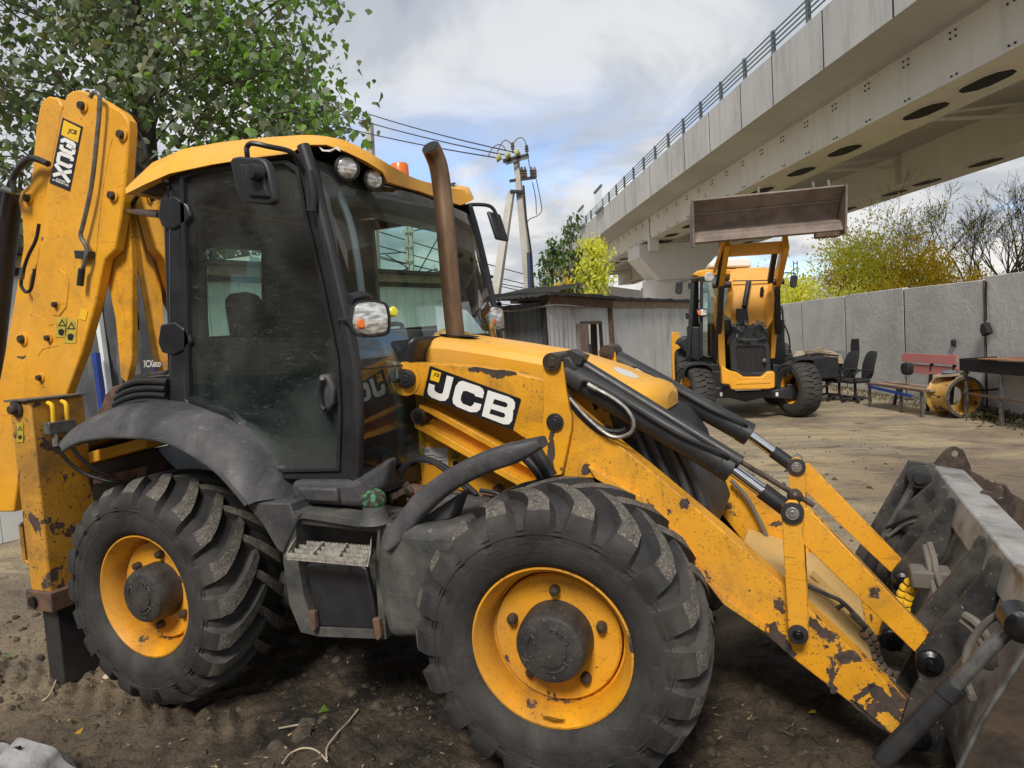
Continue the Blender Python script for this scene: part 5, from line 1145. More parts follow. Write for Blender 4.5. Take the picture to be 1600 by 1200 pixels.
a, b = Yp(-15, 700, yb+.1), Yp(20, 620, yb+.1); part('bucket_link', MB().prism(px([(-40, 690), (0, 668), (20, 672), (28, 690), (26, 790), (0, 800), (-40, 790)], yb+.1), (0, .2, 0)), 'black_metal', BL, .02)
# crack and weld relief lines on the boom
for q in ([(176, 216), (168, 250), (158, 320), (150, 400)], [(47, 492), (55, 493), (72, 502), (76, 508), (84, 506)], [(60, 556), (68, 545), (90, 540)]):
    part('weld_bead', MB().tube(smooth(px(q, yb-.0), 3), .004, 5), 'yellow_boom', BL)
warn(89, 496, 106, 527, yb-.004, lean=-3); warn(103, 499, 121, 536, yb-.004, lean=-3)
part('oil_sticker', MB().prism(px([(126, 482), (137, 486), (133, 501), (122, 498)], yb-.004), (0, .003, 0)), 'decal_yellow', BL, ang=0)
# dark curved rear frame and slew post
part('rear_frame', MB().prism(px([(176, 604), (190, 600), (192, 640), (176, 668), (140, 700), (110, 722), (98, 715), (98, 692), (132, 668), (158, 636), (164, 616)], .42), (0, .5, 0)), 'rust', BL, .008)
part('rear_frame_rail', MB().prism(px([(98, 718), (228, 682), (228, 700), (98, 736)], .35), (0, .2, 0)), 'yellow_clean', BL, .006)
part('rear_frame_rail', MB().prism(px([(112, 752), (228, 728), (228, 745), (112, 762)], .36), (0, .2, 0)), 'rust', BL, .006)
part('rear_dark_box', MB().prism(px([(98, 735), (240, 700), (300, 760), (260, 830), (112, 860)], .5), (0, .9, 0)), 'black_metal', BL, .01)
# stabiliser leg
x0 = Yp(70, 800, .05).x
a, b = Yp(13, 628, .04), Yp(88, 620, .04)
sx0, sx1 = a.x+.0, a.x+.185
zt_, zb_ = a.z, Yp(45, 925, .04).z
lg = part('stabiliser_leg', MB().box((sx0, .04, zb_), (sx1, .36, zt_)), 'yellow_rust', BL, .012)
part('leg_cap', MB().box((sx0-.01, .02, zt_), (sx1+.012, .37, zt_+.012)), 'steel_pipe', lg, .002)
part('leg_collar', MB().box((sx0-.02, .02, zb_-.10), (sx1+.02, .39, zb_+.02)), 'rust', lg, .01)
part('collar_stud', MB().cyl((sx0+.06, .0, zb_-.04), (sx0+.06, .03, zb_-.04), .03, 12), 'grease', lg)
part('leg_inner', MB().box((sx0+.035, .07, -.02), (sx1-.015, .31, zb_-.05)), 'black_metal', lg, .006)
part('leg_handle', MB().tube([(sx0-.005, .06, .95), (sx0-.05, .06, .93), (sx0-.05, .06, .72), (sx0-.005, .06, .70)], .014, 8), 'yellow_rust', lg)
p = Yp(23, 640, .02); part('leg_pin', MB().lathe(p, (0, 1, 0), [(.022, -.03), (.026, -.024), (.026, 0), (.045, .005), (.045, .02)], 20), 'pin', lg)
vb = part('valve_block', MB().box((sx1+.012, .09, zt_-.20), (sx1+.07, .25, zt_-.13)), 'steel_pipe', lg, .005)
for yy in (.13, .21):
    part('hose', MB().tube(smooth([(sx1+.02, yy, zt_-.02), (sx1+.055, yy, zt_-.04), (sx1+.05, yy, zt_-.13)], 4), .012, 8), 'decal_yellow', lg)
    part('hose', MB().tube(smooth([(sx1+.05, yy, zt_-.20), (sx1+.06, yy+.02, zt_-.32), (sx1+.12, yy+.1, zt_-.45), (sx1+.28, yy+.2, zt_-.52), (sx1+.42, yy+.25, zt_-.46)], 6), .011, 8), 'hose', lg)
    part('hose_fitting', MB().cyl((sx1+.05, yy, zt_-.20), (sx1+.05, yy, zt_-.27), .018, 8), 'fitting', lg)
warn(26, 661, 36, 691, .035, lg)
m = MB(); m.box((sx0, 1.64, zb_), (sx1, 1.96, zt_)); m.box((sx0+.02, 1.67, -.02), (sx1-.02, 1.93, zb_)); part('stabiliser_leg', m, 'yellow_rust', BL, .012)
part('stabiliser_beam', MB().box((sx0+.02, .36, .55), (sx1-.02, 1.64, .80)), 'black_metal', BL, .01)

# ================================================================== sheds on the left, receding to the bridge
S0, S1, S2, S3 = D(150, 572, 8.6), D(360, 558, 9.6), D(788, 526, 15.0), D(853, 522, 14.6)
S4 = D(952, 515, 17.0); S5 = D(1085, 506, 23.0)
def gr(p, z=0): return V((p.x, p.y, z))
def corr_sheet(a, b, z0, z1a, z1b, pitch=.16, amp=.022, box=False):
    a, b = gr(a), gr(b); d = b-a; L = d.length; d.normalize(); n = V((d.y, -d.x, 0)); n = n if n.dot(CC-a) > 0 else -n
    k = max(2, int(L/pitch)); rows = []
    for i in range(k):
        for (t_, o) in (((0, 0), (.35, 0), (.45, 1), (.9, 1)) if box else ((0, 0), (.25, .7), (.5, 1), (.75, .7))):
            s = (i+t_)/k; p = a+d*(L*s)+n*(amp*o); rows.append([p+V((0, 0, z0)), p+V((0, 0, z1a+(z1b-z1a)*s))])
    p = a+d*L; rows.append([p+V((0, 0, z0)), p+V((0, 0, z1b))])
    m = MB(); m.loft(rows); m.loft([[q-n*.02 for q in r] for r in (rows[0], rows[-1])]); return m, n
# long white and blue shed behind the cab
t = thing('white_shed', 'white boarded shed with blue posts and tarred roof, seen through the loader cab', 'shed', gr(S1))
dd = (gr(S2)-gr(S1)); LL = dd.length; dd.normalize(); nn = V((dd.y, -dd.x, 0)); nn = nn if nn.dot(CC-S1) > 0 else -nn
A0 = gr(S1)-dd*3.6; n_b = int((LL+3.2)/.24)
for k in range(n_b):
    a = A0+dd*(k*.24+.004); b = A0+dd*((k+1)*.24-.006); part('wall_board', MB().prism([a, b, b+V((0, 0, 2.85)), a+V((0, 0, 2.85))], -nn*.03), 'shed_white', t, ang=0)
m = MB(); a = A0; b = A0+dd*(n_b*.24); m.prism([a+V((0, 0, 2.85)), b+V((0, 0, 2.85)), b+V((0, 0, 2.92)), a+V((0, 0, 2.92))], nn*.10); part('dark_trim', m, 'felt', t)
m = MB(); m.prism([a+V((0, 0, 2.92))+nn*.1, b+V((0, 0, 2.92))+nn*.1, b+V((0, 0, 3.05))+nn*.1, a+V((0, 0, 3.05))+nn*.1], nn*.06); part('fascia_board', m, 'wood', t)
m = MB(); m.prism([a+nn*.25+V((0, 0, 3.06)), b+nn*.25+V((0, 0, 3.06)), b-nn*2.6+V((0, 0, 3.2)), a-nn*2.6+V((0, 0, 3.2))], (0, 0, .06)); part('roof', m, 'felt', t)
for s in (1.15, 3.75, 6.2): q = A0+dd*s+nn*.035; part('blue_post', MB().prism([q, q+dd*.17, q+dd*.17+V((0, 0, 2.6)), q+V((0, 0, 2.6))], nn*.03), 'shed_blue', t)
part('rear_wall', MB().prism([a-nn*2.5, b-nn*2.5, b-nn*2.5+V((0, 0, 3)), a-nn*2.5+V((0, 0, 3))], nn*.05), 'shed_white', t)
q = A0+dd*(LL+1.6)+nn*.04; part('window', MB().prism([q+V((0, 0, 1.2)), q+dd*1.3+V((0, 0, 1.2)), q+dd*1.3+V((0, 0, 2.1)), q+V((0, 0, 2.1))], nn*.03), 'back_glass', t)
part('blue_band', MB().prism([q+V((0, 0, 2.3)), q+dd*1.7+V((0, 0, 2.3)), q+dd*1.7+V((0, 0, 2.45)), q+V((0, 0, 2.45))], nn*.04), 'shed_blue', t)
# clutter on its roof
for i, (u, v_, w_, h_) in enumerate(((378, 412, .5, .16), (350, 425, .9, .10))):
    p = D(u, v_, 10.5); solo('roof_board', MB().box((p.x-w_/2, p.y-.1, p.z-h_/2-.05), (p.x+w_/2, p.y+.1, p.z+h_/2)), 'white_paint', ['short white board lying on the shed roof above the fascia, seen through the cab window', 'long flat white board lying on the shed roof, seen through the cab window'][i], 'board')
# dark ribbed shed, open canopy roof
t = thing('dark_shed', 'dark ribbed metal shed with sloping roof edge between the white shed and the galvanised one', 'shed', gr(S2))
def wall_parts(tt, a, b, za, zb, mat, n_sheets, box=False, pitch=.16):
    for k in range(n_sheets):
        p, q = gr(a).lerp(gr(b), k/n_sheets), gr(a).lerp(gr(b), (k+1)/n_sheets); m, n = corr_sheet(p, p.lerp(q, .996), 0, za+(zb-za)*k/n_sheets, za+(zb-za)*(k+1)/n_sheets, pitch, box=box)
        part('wall_sheet', m, mat, tt, ang=20)
    return n
n1 = wall_parts(t, S2, S3, 2.50, 2.52, 'corrug_dark', 3, True, .15)
m = MB()
for k in range(26):
    a = gr(S2).lerp(gr(S3), -.55+k*.065); b = gr(S2).lerp(gr(S3), -.55+(k+1)*.065); c0, c1 = .03*(k % 2), .03*((k+1) % 2)
    zf = 2.58; m.add([a+n1*.8+V((0, 0, zf+c0)), b+n1*.8+V((0, 0, zf+c1)), b-n1*2.6+V((0, 0, zf+.42+c1)), a-n1*2.6+V((0, 0, zf+.42+c0))], [(0, 1, 2, 3)])
part('roof', m, 'felt', t, ang=0)
part('timber_post', MB().beam(gr(S2)+n1*.06, gr(S2)+n1*.06+V((0, 0, 2.5)), .12, .12, n1), 'wood', t); part('timber_post', MB().beam(gr(S3)+n1*.06, gr(S3)+n1*.06+V((0, 0, 2.5)), .10, .10, n1), 'felt', t)
part('blue_band', MB().beam(gr(S2)+V((0, 0, 2.52))+n1*.05, gr(S2).lerp(gr(S3), -.8)+V((0, 0, 2.50))+n1*.05, .05, .14), 'shed_blue', t)
# galvanised shed with an open door
t = thing('galvanised_shed', 'galvanised corrugated shed with brown edge boards and an open dark doorway', 'shed', gr(S3))
W = lambda u: None
def on_wall(u, a, b):
    d = ray(u, 520); n = V((b.y-a.y, a.x-b.x, 0)).normalized(); k = (gr(a)-CC).dot(n)/d.dot(n); p = CC+d*k; return gr(p)
da, db = on_wall(908, S3, S4), on_wall(937, S3, S4)
ztop = 2.45
wall_parts(t, S3, da, ztop+.02, ztop, 'corrug', 2); wall_parts(t, db, S4, ztop-.02, ztop-.03, 'corrug', 1)
m, n3 = corr_sheet(da, db, 2.0, ztop, ztop, .16); part('wall_sheet', m, 'corrug', t, ang=20)
part('doorway', MB().prism([gr(da)-n3*.3, gr(db)-n3*.3, gr(db, 2.1)-n3*.3, gr(da, 2.1)-n3*.3], -n3*.05), 'void', t)
part('door', MB().beam(gr(da)+n3*.05, gr(da, 2.02)+n3*.05, .42, .04, n3), 'door_brown', t, .01)
part('door_frame', MB().beam(gr(db)+n3*.03, gr(db, 2.05)+n3*.03, .07, .05, n3), 'felt', t); part('door_frame', MB().beam(gr(da, 2.03)+n3*.03, gr(db, 2.03)+n3*.03, .05, .07), 'rust', t)
part('hanging_cloth', MB().prism([gr(da.lerp(db, .5), .5)-n3*.15, gr(da.lerp(db, .9), .3)-n3*.15, gr(da.lerp(db, .8), 1.5)-n3*.15, gr(da.lerp(db, .6), 1.6)-n3*.15], -n3*.04), 'fabric_grey', t)
part('edge_board', MB().beam(gr(S3, ztop+.11)+n3*.1, gr(S4, ztop+.02)+n3*.1, .06, .20), 'rust', t)
m = MB()
random.seed(3)
rows = []
for i in range(24):
    p = gr(S3).lerp(gr(S4), -.04+i/22.); rows.append([p+n3*.25+V((0, 0, ztop+.19-.07*i/24+random.uniform(-.015, .015))), p+n3*.25+V((0, 0, ztop+.26-.07*i/24+random.uniform(-.02, .02))), p-n3*2.5+V((0, 0, ztop+.40)), p-n3*2.5+V((0, 0, ztop+.30))])
m.loft(rows, True, True); part('roof', m, 'felt', t)
part('corner_post', MB().beam(gr(S4)+n3*.06, gr(S4, ztop)+n3*.06, .10, .08, n3), 'rust', t)
t = thing('long_galvanised_shed', 'long pale corrugated shed with rusty fascia, running from the door shed towards the second loader', 'shed', gr(S4))
n4 = wall_parts(t, S4, S5, 2.40, 2.40, 'corrug', 6)
part('fascia_board', MB().beam(gr(S4, 2.46)+n4*.06, gr(S5, 2.46)+n4*.06, .05, .17), 'wood', t)
rows = []
for i in range(30):
    p = gr(S4).lerp(gr(S5), i/28.); rows.append([p+n4*.2+V((0, 0, 2.55+random.uniform(-.012, .012))), p+n4*.2+V((0, 0, 2.62+random.uniform(-.02, .02))), p-n4*2.8+V((0, 0, 2.8)), p-n4*2.8+V((0, 0, 2.7))])
m = MB(); m.loft(rows, True, True); part('roof', m, 'felt', t)
m = MB(); m.tube(smooth([gr(S2, 2.42)+n1*.5, gr(S2).lerp(gr(S3), .5)+V((0, 0, 2.36))+n1*.5, gr(S3, 2.42)+n3*.2, gr(da, 2.38)+n3*.15], 6), .025, 6)
solo('slack_cable', m, 'hose_dust', 'pale slack cable looping along the dark shed front to the galvanised shed', 'cable')
# yellow jerrycan and coil of belting beside the far shed
p = G(1040, 594); m = MB(); m.box((p.x-.16, p.y-.12, 0), (p.x+.16, p.y+.12, .42)); t = thing('jerrycan', 'pale yellow plastic canister standing by the end of the corrugated shed', 'canister', p)
part('canister_body', m, 'wood_pale', t, .03); part('canister_neck', MB().cyl(p+V((.08, 0, .42)), p+V((.08, 0, .48)), .04, 12), 'wood_pale', t)
p = G(1052, 590); t = thing('belt_coil', 'grey coil of old hose leaning by the shed next to the yellow canister', 'hose coil', p)
for r in (.36, .44, .52): part('coil_turn', MB().lathe(p+V((-.1, .4, .5)), (.3, -1, .1), [(r-.035, -.06), (r+.03, -.06), (r+.03, .06), (r-.035, .06), (r-.035, -.06)], 28, False), 'hose_dust', t)

# tarpaulin covered stack behind the boom with planks
T0, T1 = gr(D(88, 575, 7.2)), gr(D(196, 568, 7.2)); td = (T1-T0).normalized(); tn = V((td.y, -td.x, 0)); tn = tn if tn.dot(CC-T0) > 0 else -tn; TL = (T1-T0).length
t = thing('tarpaulin_stack', 'stack covered by a grey tarpaulin tied with cord, behind the raised boom', 'tarpaulin', T0)
random.seed(12); rows = []
for i in range(15):
    s = i/14*TL; r = []
    for j in range(13):
        z = .68+(2.75-.68)*j/12; w_ = (fbm(np.array([i*.5]), np.array([j*.35]), 4)[0]-.5)*.22; r.append(T0+td*s+tn*(w_+.06*math.sin(i*1.3+j*.4))+V((0, 0, z+.05*math.sin(i*.9))))
    r += [T0+td*s-tn*.8+V((0, 0, 2.8))]; rows.append(r)
m = MB(); m.loft(rows); part('tarpaulin', m, 'tarp', t, ang=60)
part('stack_body', MB().prism([T0, T1, T1+V((0, 0, .8)), T0+V((0, 0, .8))], -tn*.9), 'rust', t)
for z0, z1 in ((.95, 1.25), (.95, .8), (1.3, 1.05)): part('tie_cord', MB().tube([T0+tn*.2+V((0, 0, z0)), T0+td*TL*.5+tn*.16+V((0, 0, (z0+z1)/2-.03)), T1+tn*.2+V((0, 0, z1))], .018, 6), 'hose', t)
for k, u in enumerate((92, 99, 106, 114)):
    p = gr(D(u, 575, 6.9)); solo('leaning_plank', MB().beam(p+V((0, 0, 0)), p+V((.05*(k-1.5), .15, 1.15-.05*k)), .07, .03, (1, 0, 0)), 'wood_pale', ['pale thin plank leaning on the tarpaulin stack, leftmost of four', 'pale thin plank leaning on the tarpaulin stack, second from the left', 'pale thin plank leaning on the tarpaulin stack, third from the left', 'pale thin plank leaning on the tarpaulin stack, rightmost of four'][k], 'plank', 'planks leaning on the tarpaulin stack')
q = gr(D(157, 570, 7.0)); solo('blue_post', MB().beam(q, q+V((-.05, 0, 1.95)), .06, .05, (0, 1, 0)), 'shed_blue', 'bright blue post beside the grey tarpaulin behind the boom', 'post')
q = gr(D(167, 570, 7.15)); solo('white_post', MB().beam(q, q+V((-.12, 0, 2.9)), .16, .05, (0, 1, 0)), 'shed_white', 'white post beside the blue one behind the boom', 'post')

# ------------------------------------------------------------------ poles, masts and wires
def wire(pa, pb, sag=.5, r=.02, label='thin overhead wire', mat='wire', grp='overhead wires', cat='wire'):
    P = [pa.lerp(pb, i/14)-V((0, 0, sag*4*(i/14)*(1-i/14))) for i in range(15)]
    return solo('overhead_wire', MB().tube(P, r, 5), mat, label, cat, grp)
dp = 19.0
t = thing('power_pole', 'A-shaped concrete power pole with pale glass insulators above the sheds', 'utility pole', gr(D(812, 520, dp)))
top = D(806, 243, dp)
f1 = D(828, 470, dp); f1 = f1+(f1-top)*.35; f2 = D(778, 460, dp-.4); k_ = D(804, 300, dp)
f1.z = max(f1.z, -.1)
def taper(mb, a, b, w0, w1):
    d = (b-a).normalized(); s = d.cross(V((0, 1, 0))).normalized(); o = s.cross(d).normalized(); mb.loft([[a+s*w0+o*w0*.8, a-s*w0+o*w0*.8, a-s*w0-o*w0*.8, a+s*w0-o*w0*.8], [b+s*w1+o*w1*.8, b-s*w1+o*w1*.8, b-s*w1-o*w1*.8, b+s*w1-o*w1*.8]], True, True)
m = MB(); taper(m, D(806, 243, dp), D(834, 520, dp), .07, .13); part('pole_leg', m, 'pole_conc', t, .01)
m = MB(); taper(m, k_-V((.06, .1, 0)), D(768, 505, dp-.5), .09, .12); part('pole_leg', m, 'pole_conc', t, .01)
part('crossarm', MB().beam(D(786, 252, dp-.1), D(826, 243, dp-.1), .10, .10), 'black_far', t); part('crossarm', MB().beam(D(790, 256, dp-.2), D(825, 246, dp-.2), .04, .06), 'steel_pipe', t)
part('crossarm', MB().beam(D(796, 283, dp), D(838, 277, dp), .08, .07), 'black_far', t); part('clamp', MB().beam(D(797, 299, dp-.15), D(820, 300, dp-.15), .14, .07), 'black_far', t)
ins = [(779, 247), (793, 243), (808, 239)]
for a, b in ins:
    p = D(a, b, dp-.3); part('glass_insulator', MB().lathe(p, (-.7, -.3, .25), [(.02, -.10), (.05, -.06), (.11, -.02), (.115, .02), (.06, .05), (.02, .08)], 14), 'glass_ins', t)
for a, b in ((801, 230), (823, 234)):
    p = D(a, b, dp); part('pin_insulator', MB().lathe(p-V((0, 0, .16)), (0, 0, 1), [(.02, 0), (.02, .1), (.06, .11), (.04, .15), (.06, .18), (.04, .22), (.05, .25), (.02, .3)], 12), 'porcelain', t)
for a in (816, 821, 831, 836):
    p = D(a, 275, dp); part('surge_arrester', MB().lathe(p-V((0, 0, .05)), (0, 0, 1), [(.04, 0), (.06, .05), (.04, .08), (.06, .12), (.04, .15), (.06, .19), (.04, .22), (.02, .3)], 12), 'porcelain', t)
for pts in ([(763, 244), (769, 232), (778, 226), (786, 228), (790, 235)], [(777, 238), (783, 225), (790, 219), (799, 225), (801, 230)], [(801, 227), (807, 218), (814, 215), (820, 220), (823, 232)], [(823, 236), (828, 262), (831, 275)], [(838, 280), (845, 315), (846, 330), (838, 338), (828, 342), (822, 350)], [(832, 285), (837, 310), (838, 335)]):
    part('jumper_wire', MB().tube(smooth([D(a, b, dp-.2) for a, b in pts], 4), .012, 5), 'wire', t)
part('cable_duct', MB().tube([D(818, 290, dp-.2), D(822, 340, dp-.25), D(830, 395, dp-.3), D(834, 460, dp-.3)], .03, 6), 'hose', t); part('cable_duct', MB().tube([D(826, 395, dp-.25), D(830, 520, dp-.25)], .055, 8), 'blue_cable', t)
labels_w = ['upper of the three wires running left from the power pole', 'middle of the three wires running left from the power pole', 'lowest of the three wires running left from the power pole']
for k, ((a, b), (c_, d_)) in enumerate((((808, 239), (430, 122)), ((793, 243), (400, 130)), ((779, 247), (380, 150)))):
    wire(D(a, b, dp-.3), D(c_, d_, 30), .25, .018, labels_w[k], grp='wires to the power pole')
for k, (a, b, c_, d_) in enumerate(((560, 352, 1000, 470), (560, 375, 1010, 482), (560, 396, 1010, 478), (560, 420, 1000, 495), (560, 445, 1010, 492), (560, 392, 1000, 488))):
    wire(D(a, b, 34), D(c_, d_, 60), .3, .03, ['uppermost', 'second highest', 'third', 'lowest but one', 'lowest', 'slightly steeper middle'][k]+' railway wire crossing low behind the cab and the power pole', grp='railway wires behind the sheds')
wire(D(-20, 118, 30), D(180, 128, 32), .2, .02, 'thin wire passing behind the poplar at the far left')
# catenary mast seen through the windscreen
dm = 30; t = thing('railway_mast', 'twin column railway mast with arms, seen through the loader windscreen', 'mast', gr(D(640, 520, dm)))
for u0 in (633, 640): part('mast_column', MB().beam(D(u0, 300, dm), gr(D(u0+5, 520, dm)), .13, .10, (0, 1, 0)), 'pole_conc', t)
for (a, b, c_, d_) in ((592, 397, 634, 394), (603, 398, 636, 418), (624, 425, 638, 419), (618, 438, 640, 428), (636, 363, 686, 352), (646, 440, 684, 372), (655, 428, 684, 420)): part('mast_arm', MB().beam(D(a, b, dm), D(c_, d_, dm), .05, .05), 'black_far', t)
for vv in range(340, 470, 22): part('mast_batten', MB().beam(D(630, vv, dm-.1), D(648, vv, dm-.1), .05, .07), 'pole_conc', t)
t = thing('grey_mast', 'grey square mast rising behind the loader roof at the edge of the poplar', 'mast', gr(D(577, 520, 24)))
part('mast_column', MB().beam(D(577, 192, 24), gr(D(590, 520, 24)), .22, .2, (0, 1, 0)), 'pole_conc', t); part('mast_bracket', MB().beam(D(566, 222, 23.8), D(584, 222, 23.8), .06, .06), 'black_far', t)
t = thing('ladder_mast', 'thin green lattice mast standing behind the concrete fence at the yellow trees', 'mast', gr(D(1244, 500, 34)))
for u0 in (1240, 1245.5): part('mast_rail', MB().beam(D(u0, 408, 34), gr(D(u0, 520, 34)), .05, .05, (0, 1, 0)), 'rail', t)
for vv in range(412, 480, 8): part('mast_rung', MB().beam(D(1240, vv, 34), D(1245.5, vv, 34), .03, .03), 'rail', t)

# ================================================================== second backhoe loader, bonnet open, bucket raised
OF = V((2.07, 11.25, 0)); FF = V((.22, -.975, 0)).normalized(); FLT = V((-FF.y, FF.x, 0))
def LP(a, b, xl):                 # sight line meets the machine's own cross plane at distance xl ahead of its front axle
    d = ray(a, b); n = FF; k = (OF+FF*xl-CC).dot(n)/d.dot(n); p = CC+d*k-OF; return V((xl, p.dot(FLT), p.z))
def lpp(pts, xl): return [LP(a, b, xl) for a, b in pts]
B2 = thing('backhoe_loader', 'distant yellow backhoe loader facing the camera, bonnet open, brown bucket raised under the bridge', 'backhoe loader', local=True)
def bpart(name, m, mat, parent=None, bevel=0, ang=35): return part(name, m, mat, parent or B2, bevel, ang)
def tyre2():
    m = MB(); R = .53; seg = 48
    car = [(.0, .29), (-.03, .34), (-.04, .42), (-.015, .48), (.03, .505), (.18, .51)]; full = car+[(.36-y, r) for y, r in reversed(car[:-1])]+[(.3, .27), (.06, .27)]
    rows = [[V((r*math.cos(2*math.pi*i/seg), y, r*math.sin(2*math.pi*i/seg))) for i in range(seg)] for y, r in full]; m.loft(rows+[rows[0]], True); m.mi = 1
    for j in range(30):               # scalloped block rows
        for side in (0, 1):
            a0 = 2*math.pi*(j+.5*side)/30; rr = []
            for i, (y, h, w_) in enumerate(((.19, .035, .040), (.12, .035, .048), (.06, .033, .052), (.0, .020, .052), (-.03, .008, .05))):
                r = .51 if i < 3 else (.495, .46)[i-3]; yy = y if side == 0 else .36-y; ang = a0-(.05, .03, .0, .01, .015)[i]
                P = lambda r_, a_: V((r_*math.sin(a_), yy-(.012 if i > 2 else 0)*(1 if side == 0 else -1), r_*math.cos(a_)))
                rr.append([P(r-.01, ang-w_*1.15/r), P(r+h, ang-w_*.85/r), P(r+h, ang+w_*.85/r), P(r-.01, ang+w_*1.15/r)])
            m.loft(rr)
    return m
t2 = mesh_of('tyre', tyre2(), [MT['rubber_far'], MT['rubber_far']], 30)
_r2 = MB(); _r2.lathe((0, 0, 0), (0, 1, 0), [(.29, .02), (.30, -.005), (.285, 0), (.26, .04), (.25, .10), (.12, .13), (.001, .13)], 32, False); _r2.lathe((0, 0, 0), (0, 1, 0), [(.30, .34), (.29, .36), (.26, .30), (.25, .2)], 32, False)
r2 = mesh_of('rim', _r2, MT['yellow_rim'], 30)
_h2 = MB(); _h2.lathe((0, .13, 0), (0, 1, 0), [(.001, -.12), (.10, -.11), (.11, 0)], 20, False); h2 = mesh_of('hub_cap', _h2, MT['black_far'], 30)
def wheel2(name, x, y, rz, s=1.0):
    w = put(name, r2, B2); w.location = (x, y, .55*s); w.rotation_euler = (0, 0, rz); w.scale = (s, s*.98, s); put('tyre', t2, w); put('hub_cap', h2, w)
# local axes: x forward, y to the machine's left (picture right)
yL = LP(1250, 640, 0).y; yR = LP(1092, 640, 0).y
wheel2('front_wheel', 0.0, yR-.22, .36, 1.0); wheel2('front_wheel', 0.0, yL+.12, math.pi+.36, .96)
wheel2('rear_wheel', -2.15, LP(1060, 590, -2.15).y, 0, 1.22); wheel2('rear_wheel', -2.15, LP(1222, 590, -2.15).y+.1, math.pi, 1.22)
bpart('front_axle', MB().prism(lpp([(1104, 606), (1145, 604), (1150, 612), (1208, 610), (1236, 604), (1242, 618), (1236, 625), (1205, 622), (1190, 622), (1165, 628), (1140, 622), (1108, 622)], .12), (-.2, 0, 0)), 'black_far', bevel=.02)
for a in (1127, 1214): bpart('white_tag', MB().prism(lpp([(a-2, 613), (a+2, 613), (a+2, 619), (a-2, 619)], .13), (.004, 0, 0)), 'white_paint')
bpart('chassis', MB().prism(lpp([(1112, 580), (1225, 578), (1228, 604), (1108, 606)], -.2), (-2.2, 0, 0)), 'black_far', bevel=.02)
bpart('bumper', MB().prism(lpp([(1127, 571), (1140, 579), (1152, 582), (1162, 589), (1190, 589), (1199, 581), (1208, 580), (1211, 583), (1211, 606), (1202, 608), (1143, 609), (1140, 601), (1128, 600)], .55), (-.25, 0, 0)), 'yellow_far', bevel=.02)
bpart('bumper_rib', MB().prism(lpp([(1150, 597), (1180, 594), (1205, 595), (1205, 599), (1150, 601)], .56), (-.02, 0, 0)), 'yellow_far', bevel=.01)
# radiator
bpart('radiator_frame', MB().ring(lpp([(1141, 541), (1147, 529), (1195, 529), (1202, 538), (1205, 580), (1197, 587), (1160, 588), (1143, 578)], .42), lpp([(1150, 545), (1152, 541), (1193, 541), (1196, 546), (1197, 576), (1193, 582), (1161, 582), (1152, 575)], .42), (-.1, 0, 0)), 'black_far', bevel=.01)
bpart('radiator_core', MB().prism(lpp([(1149, 540), (1197, 540), (1198, 583), (1150, 583)], .38), (-.2, 0, 0)), 'soot_shade_black')
for k in range(14):
    a = 1152+k*3.35; bpart('grille_bar', MB().beam(LP(a, 541, .40), LP(a+.3, 582, .40), .012, .012, (1, 0, 0)), 'black_metal')
bpart('bulkhead', MB().prism(lpp([(1118, 500), (1226, 500), (1226, 592), (1112, 592)], -.95), (-.1, 0, 0)), 'black_far')
bpart('engine_block', MB().prism(lpp([(1138, 540), (1140, 528), (1155, 508), (1190, 508), (1200, 530), (1203, 560)], .2), (-.8, 0, 0)), 'black_far', bevel=.04)
m = MB(); random.seed(5)
for k in range(26):
    p = LP(random.uniform(1142, 1198), random.uniform(505, 530), random.uniform(-.4, .35)); q = p+V((random.uniform(-.2, .2), random.uniform(-.15, .15), random.uniform(-.1, .08))); m.tube([p, p.lerp(q, .5)+V((0, 0, .04)), q], random.uniform(.012, .03), 6)
o = bpart('engine_pipes', m, 'steel_pipe'); o['kind'] = 'stuff'
for (a, b) in ((1152, 533), (1163, 535), (1185, 532), (1190, 530)): bpart('hose_clip', MB().tube(smooth([LP(a, b, .45), LP(a+5, b-3, .47), LP(a+9, b+1, .45)], 3), .018, 6), 'hose')
bpart('cap', MB().lathe(LP(1194, 563, .44), (1, 0, 0), [(.035, 0), (.035, .03), (.001, .035)], 12), 'steel_pipe')
# raised bonnet
hd2 = bpart('open_bonnet', MB().prism([LP(1141, 424, -.45), LP(1150, 419, -.5), LP(1195, 417, -.5), LP(1203, 421, -.45), LP(1211, 470, -.15), LP(1196, 505, .1), LP(1143, 505, .1), LP(1137, 470, -.15)], (.0, 0, -.05)), 'yellow_far', bevel=.02)
bpart('bonnet_side', MB().prism([LP(1139, 437, -.2), LP(1146, 441, -.1), LP(1141, 498, .3), LP(1131, 490, .2), LP(1136, 465, .0)], (-.03, 0, 0)), 'yellow_far', hd2, .01)
bpart('bonnet_side', MB().prism([LP(1203, 436, -.2), LP(1213, 446, -.1), LP(1207, 500, .3), LP(1198, 515, .2), LP(1193, 490, .0)], (-.03, 0, 0)), 'yellow_far', hd2, .01)
bpart('bonnet_strut', MB().tube([LP(1170, 440, -.25), LP(1163, 480, .05)], .05, 10), 'black_far', hd2); bpart('bonnet_vent', MB().prism(lpp([(1188, 450), (1192, 447), (1194, 455), (1191, 465), (1187, 462)], -.15), (.01, 0, 0)), 'void', hd2)
bpart('strut_box', MB().prism(lpp([(1151, 482), (1168, 482), (1170, 506), (1152, 508)], .15), (-.1, 0, 0)), 'black_far', hd2, .01)
bpart('bonnet_seam', MB().beam(LP(1145, 439, -.25), LP(1206, 438, -.25), .02, .02), 'black_far', hd2)
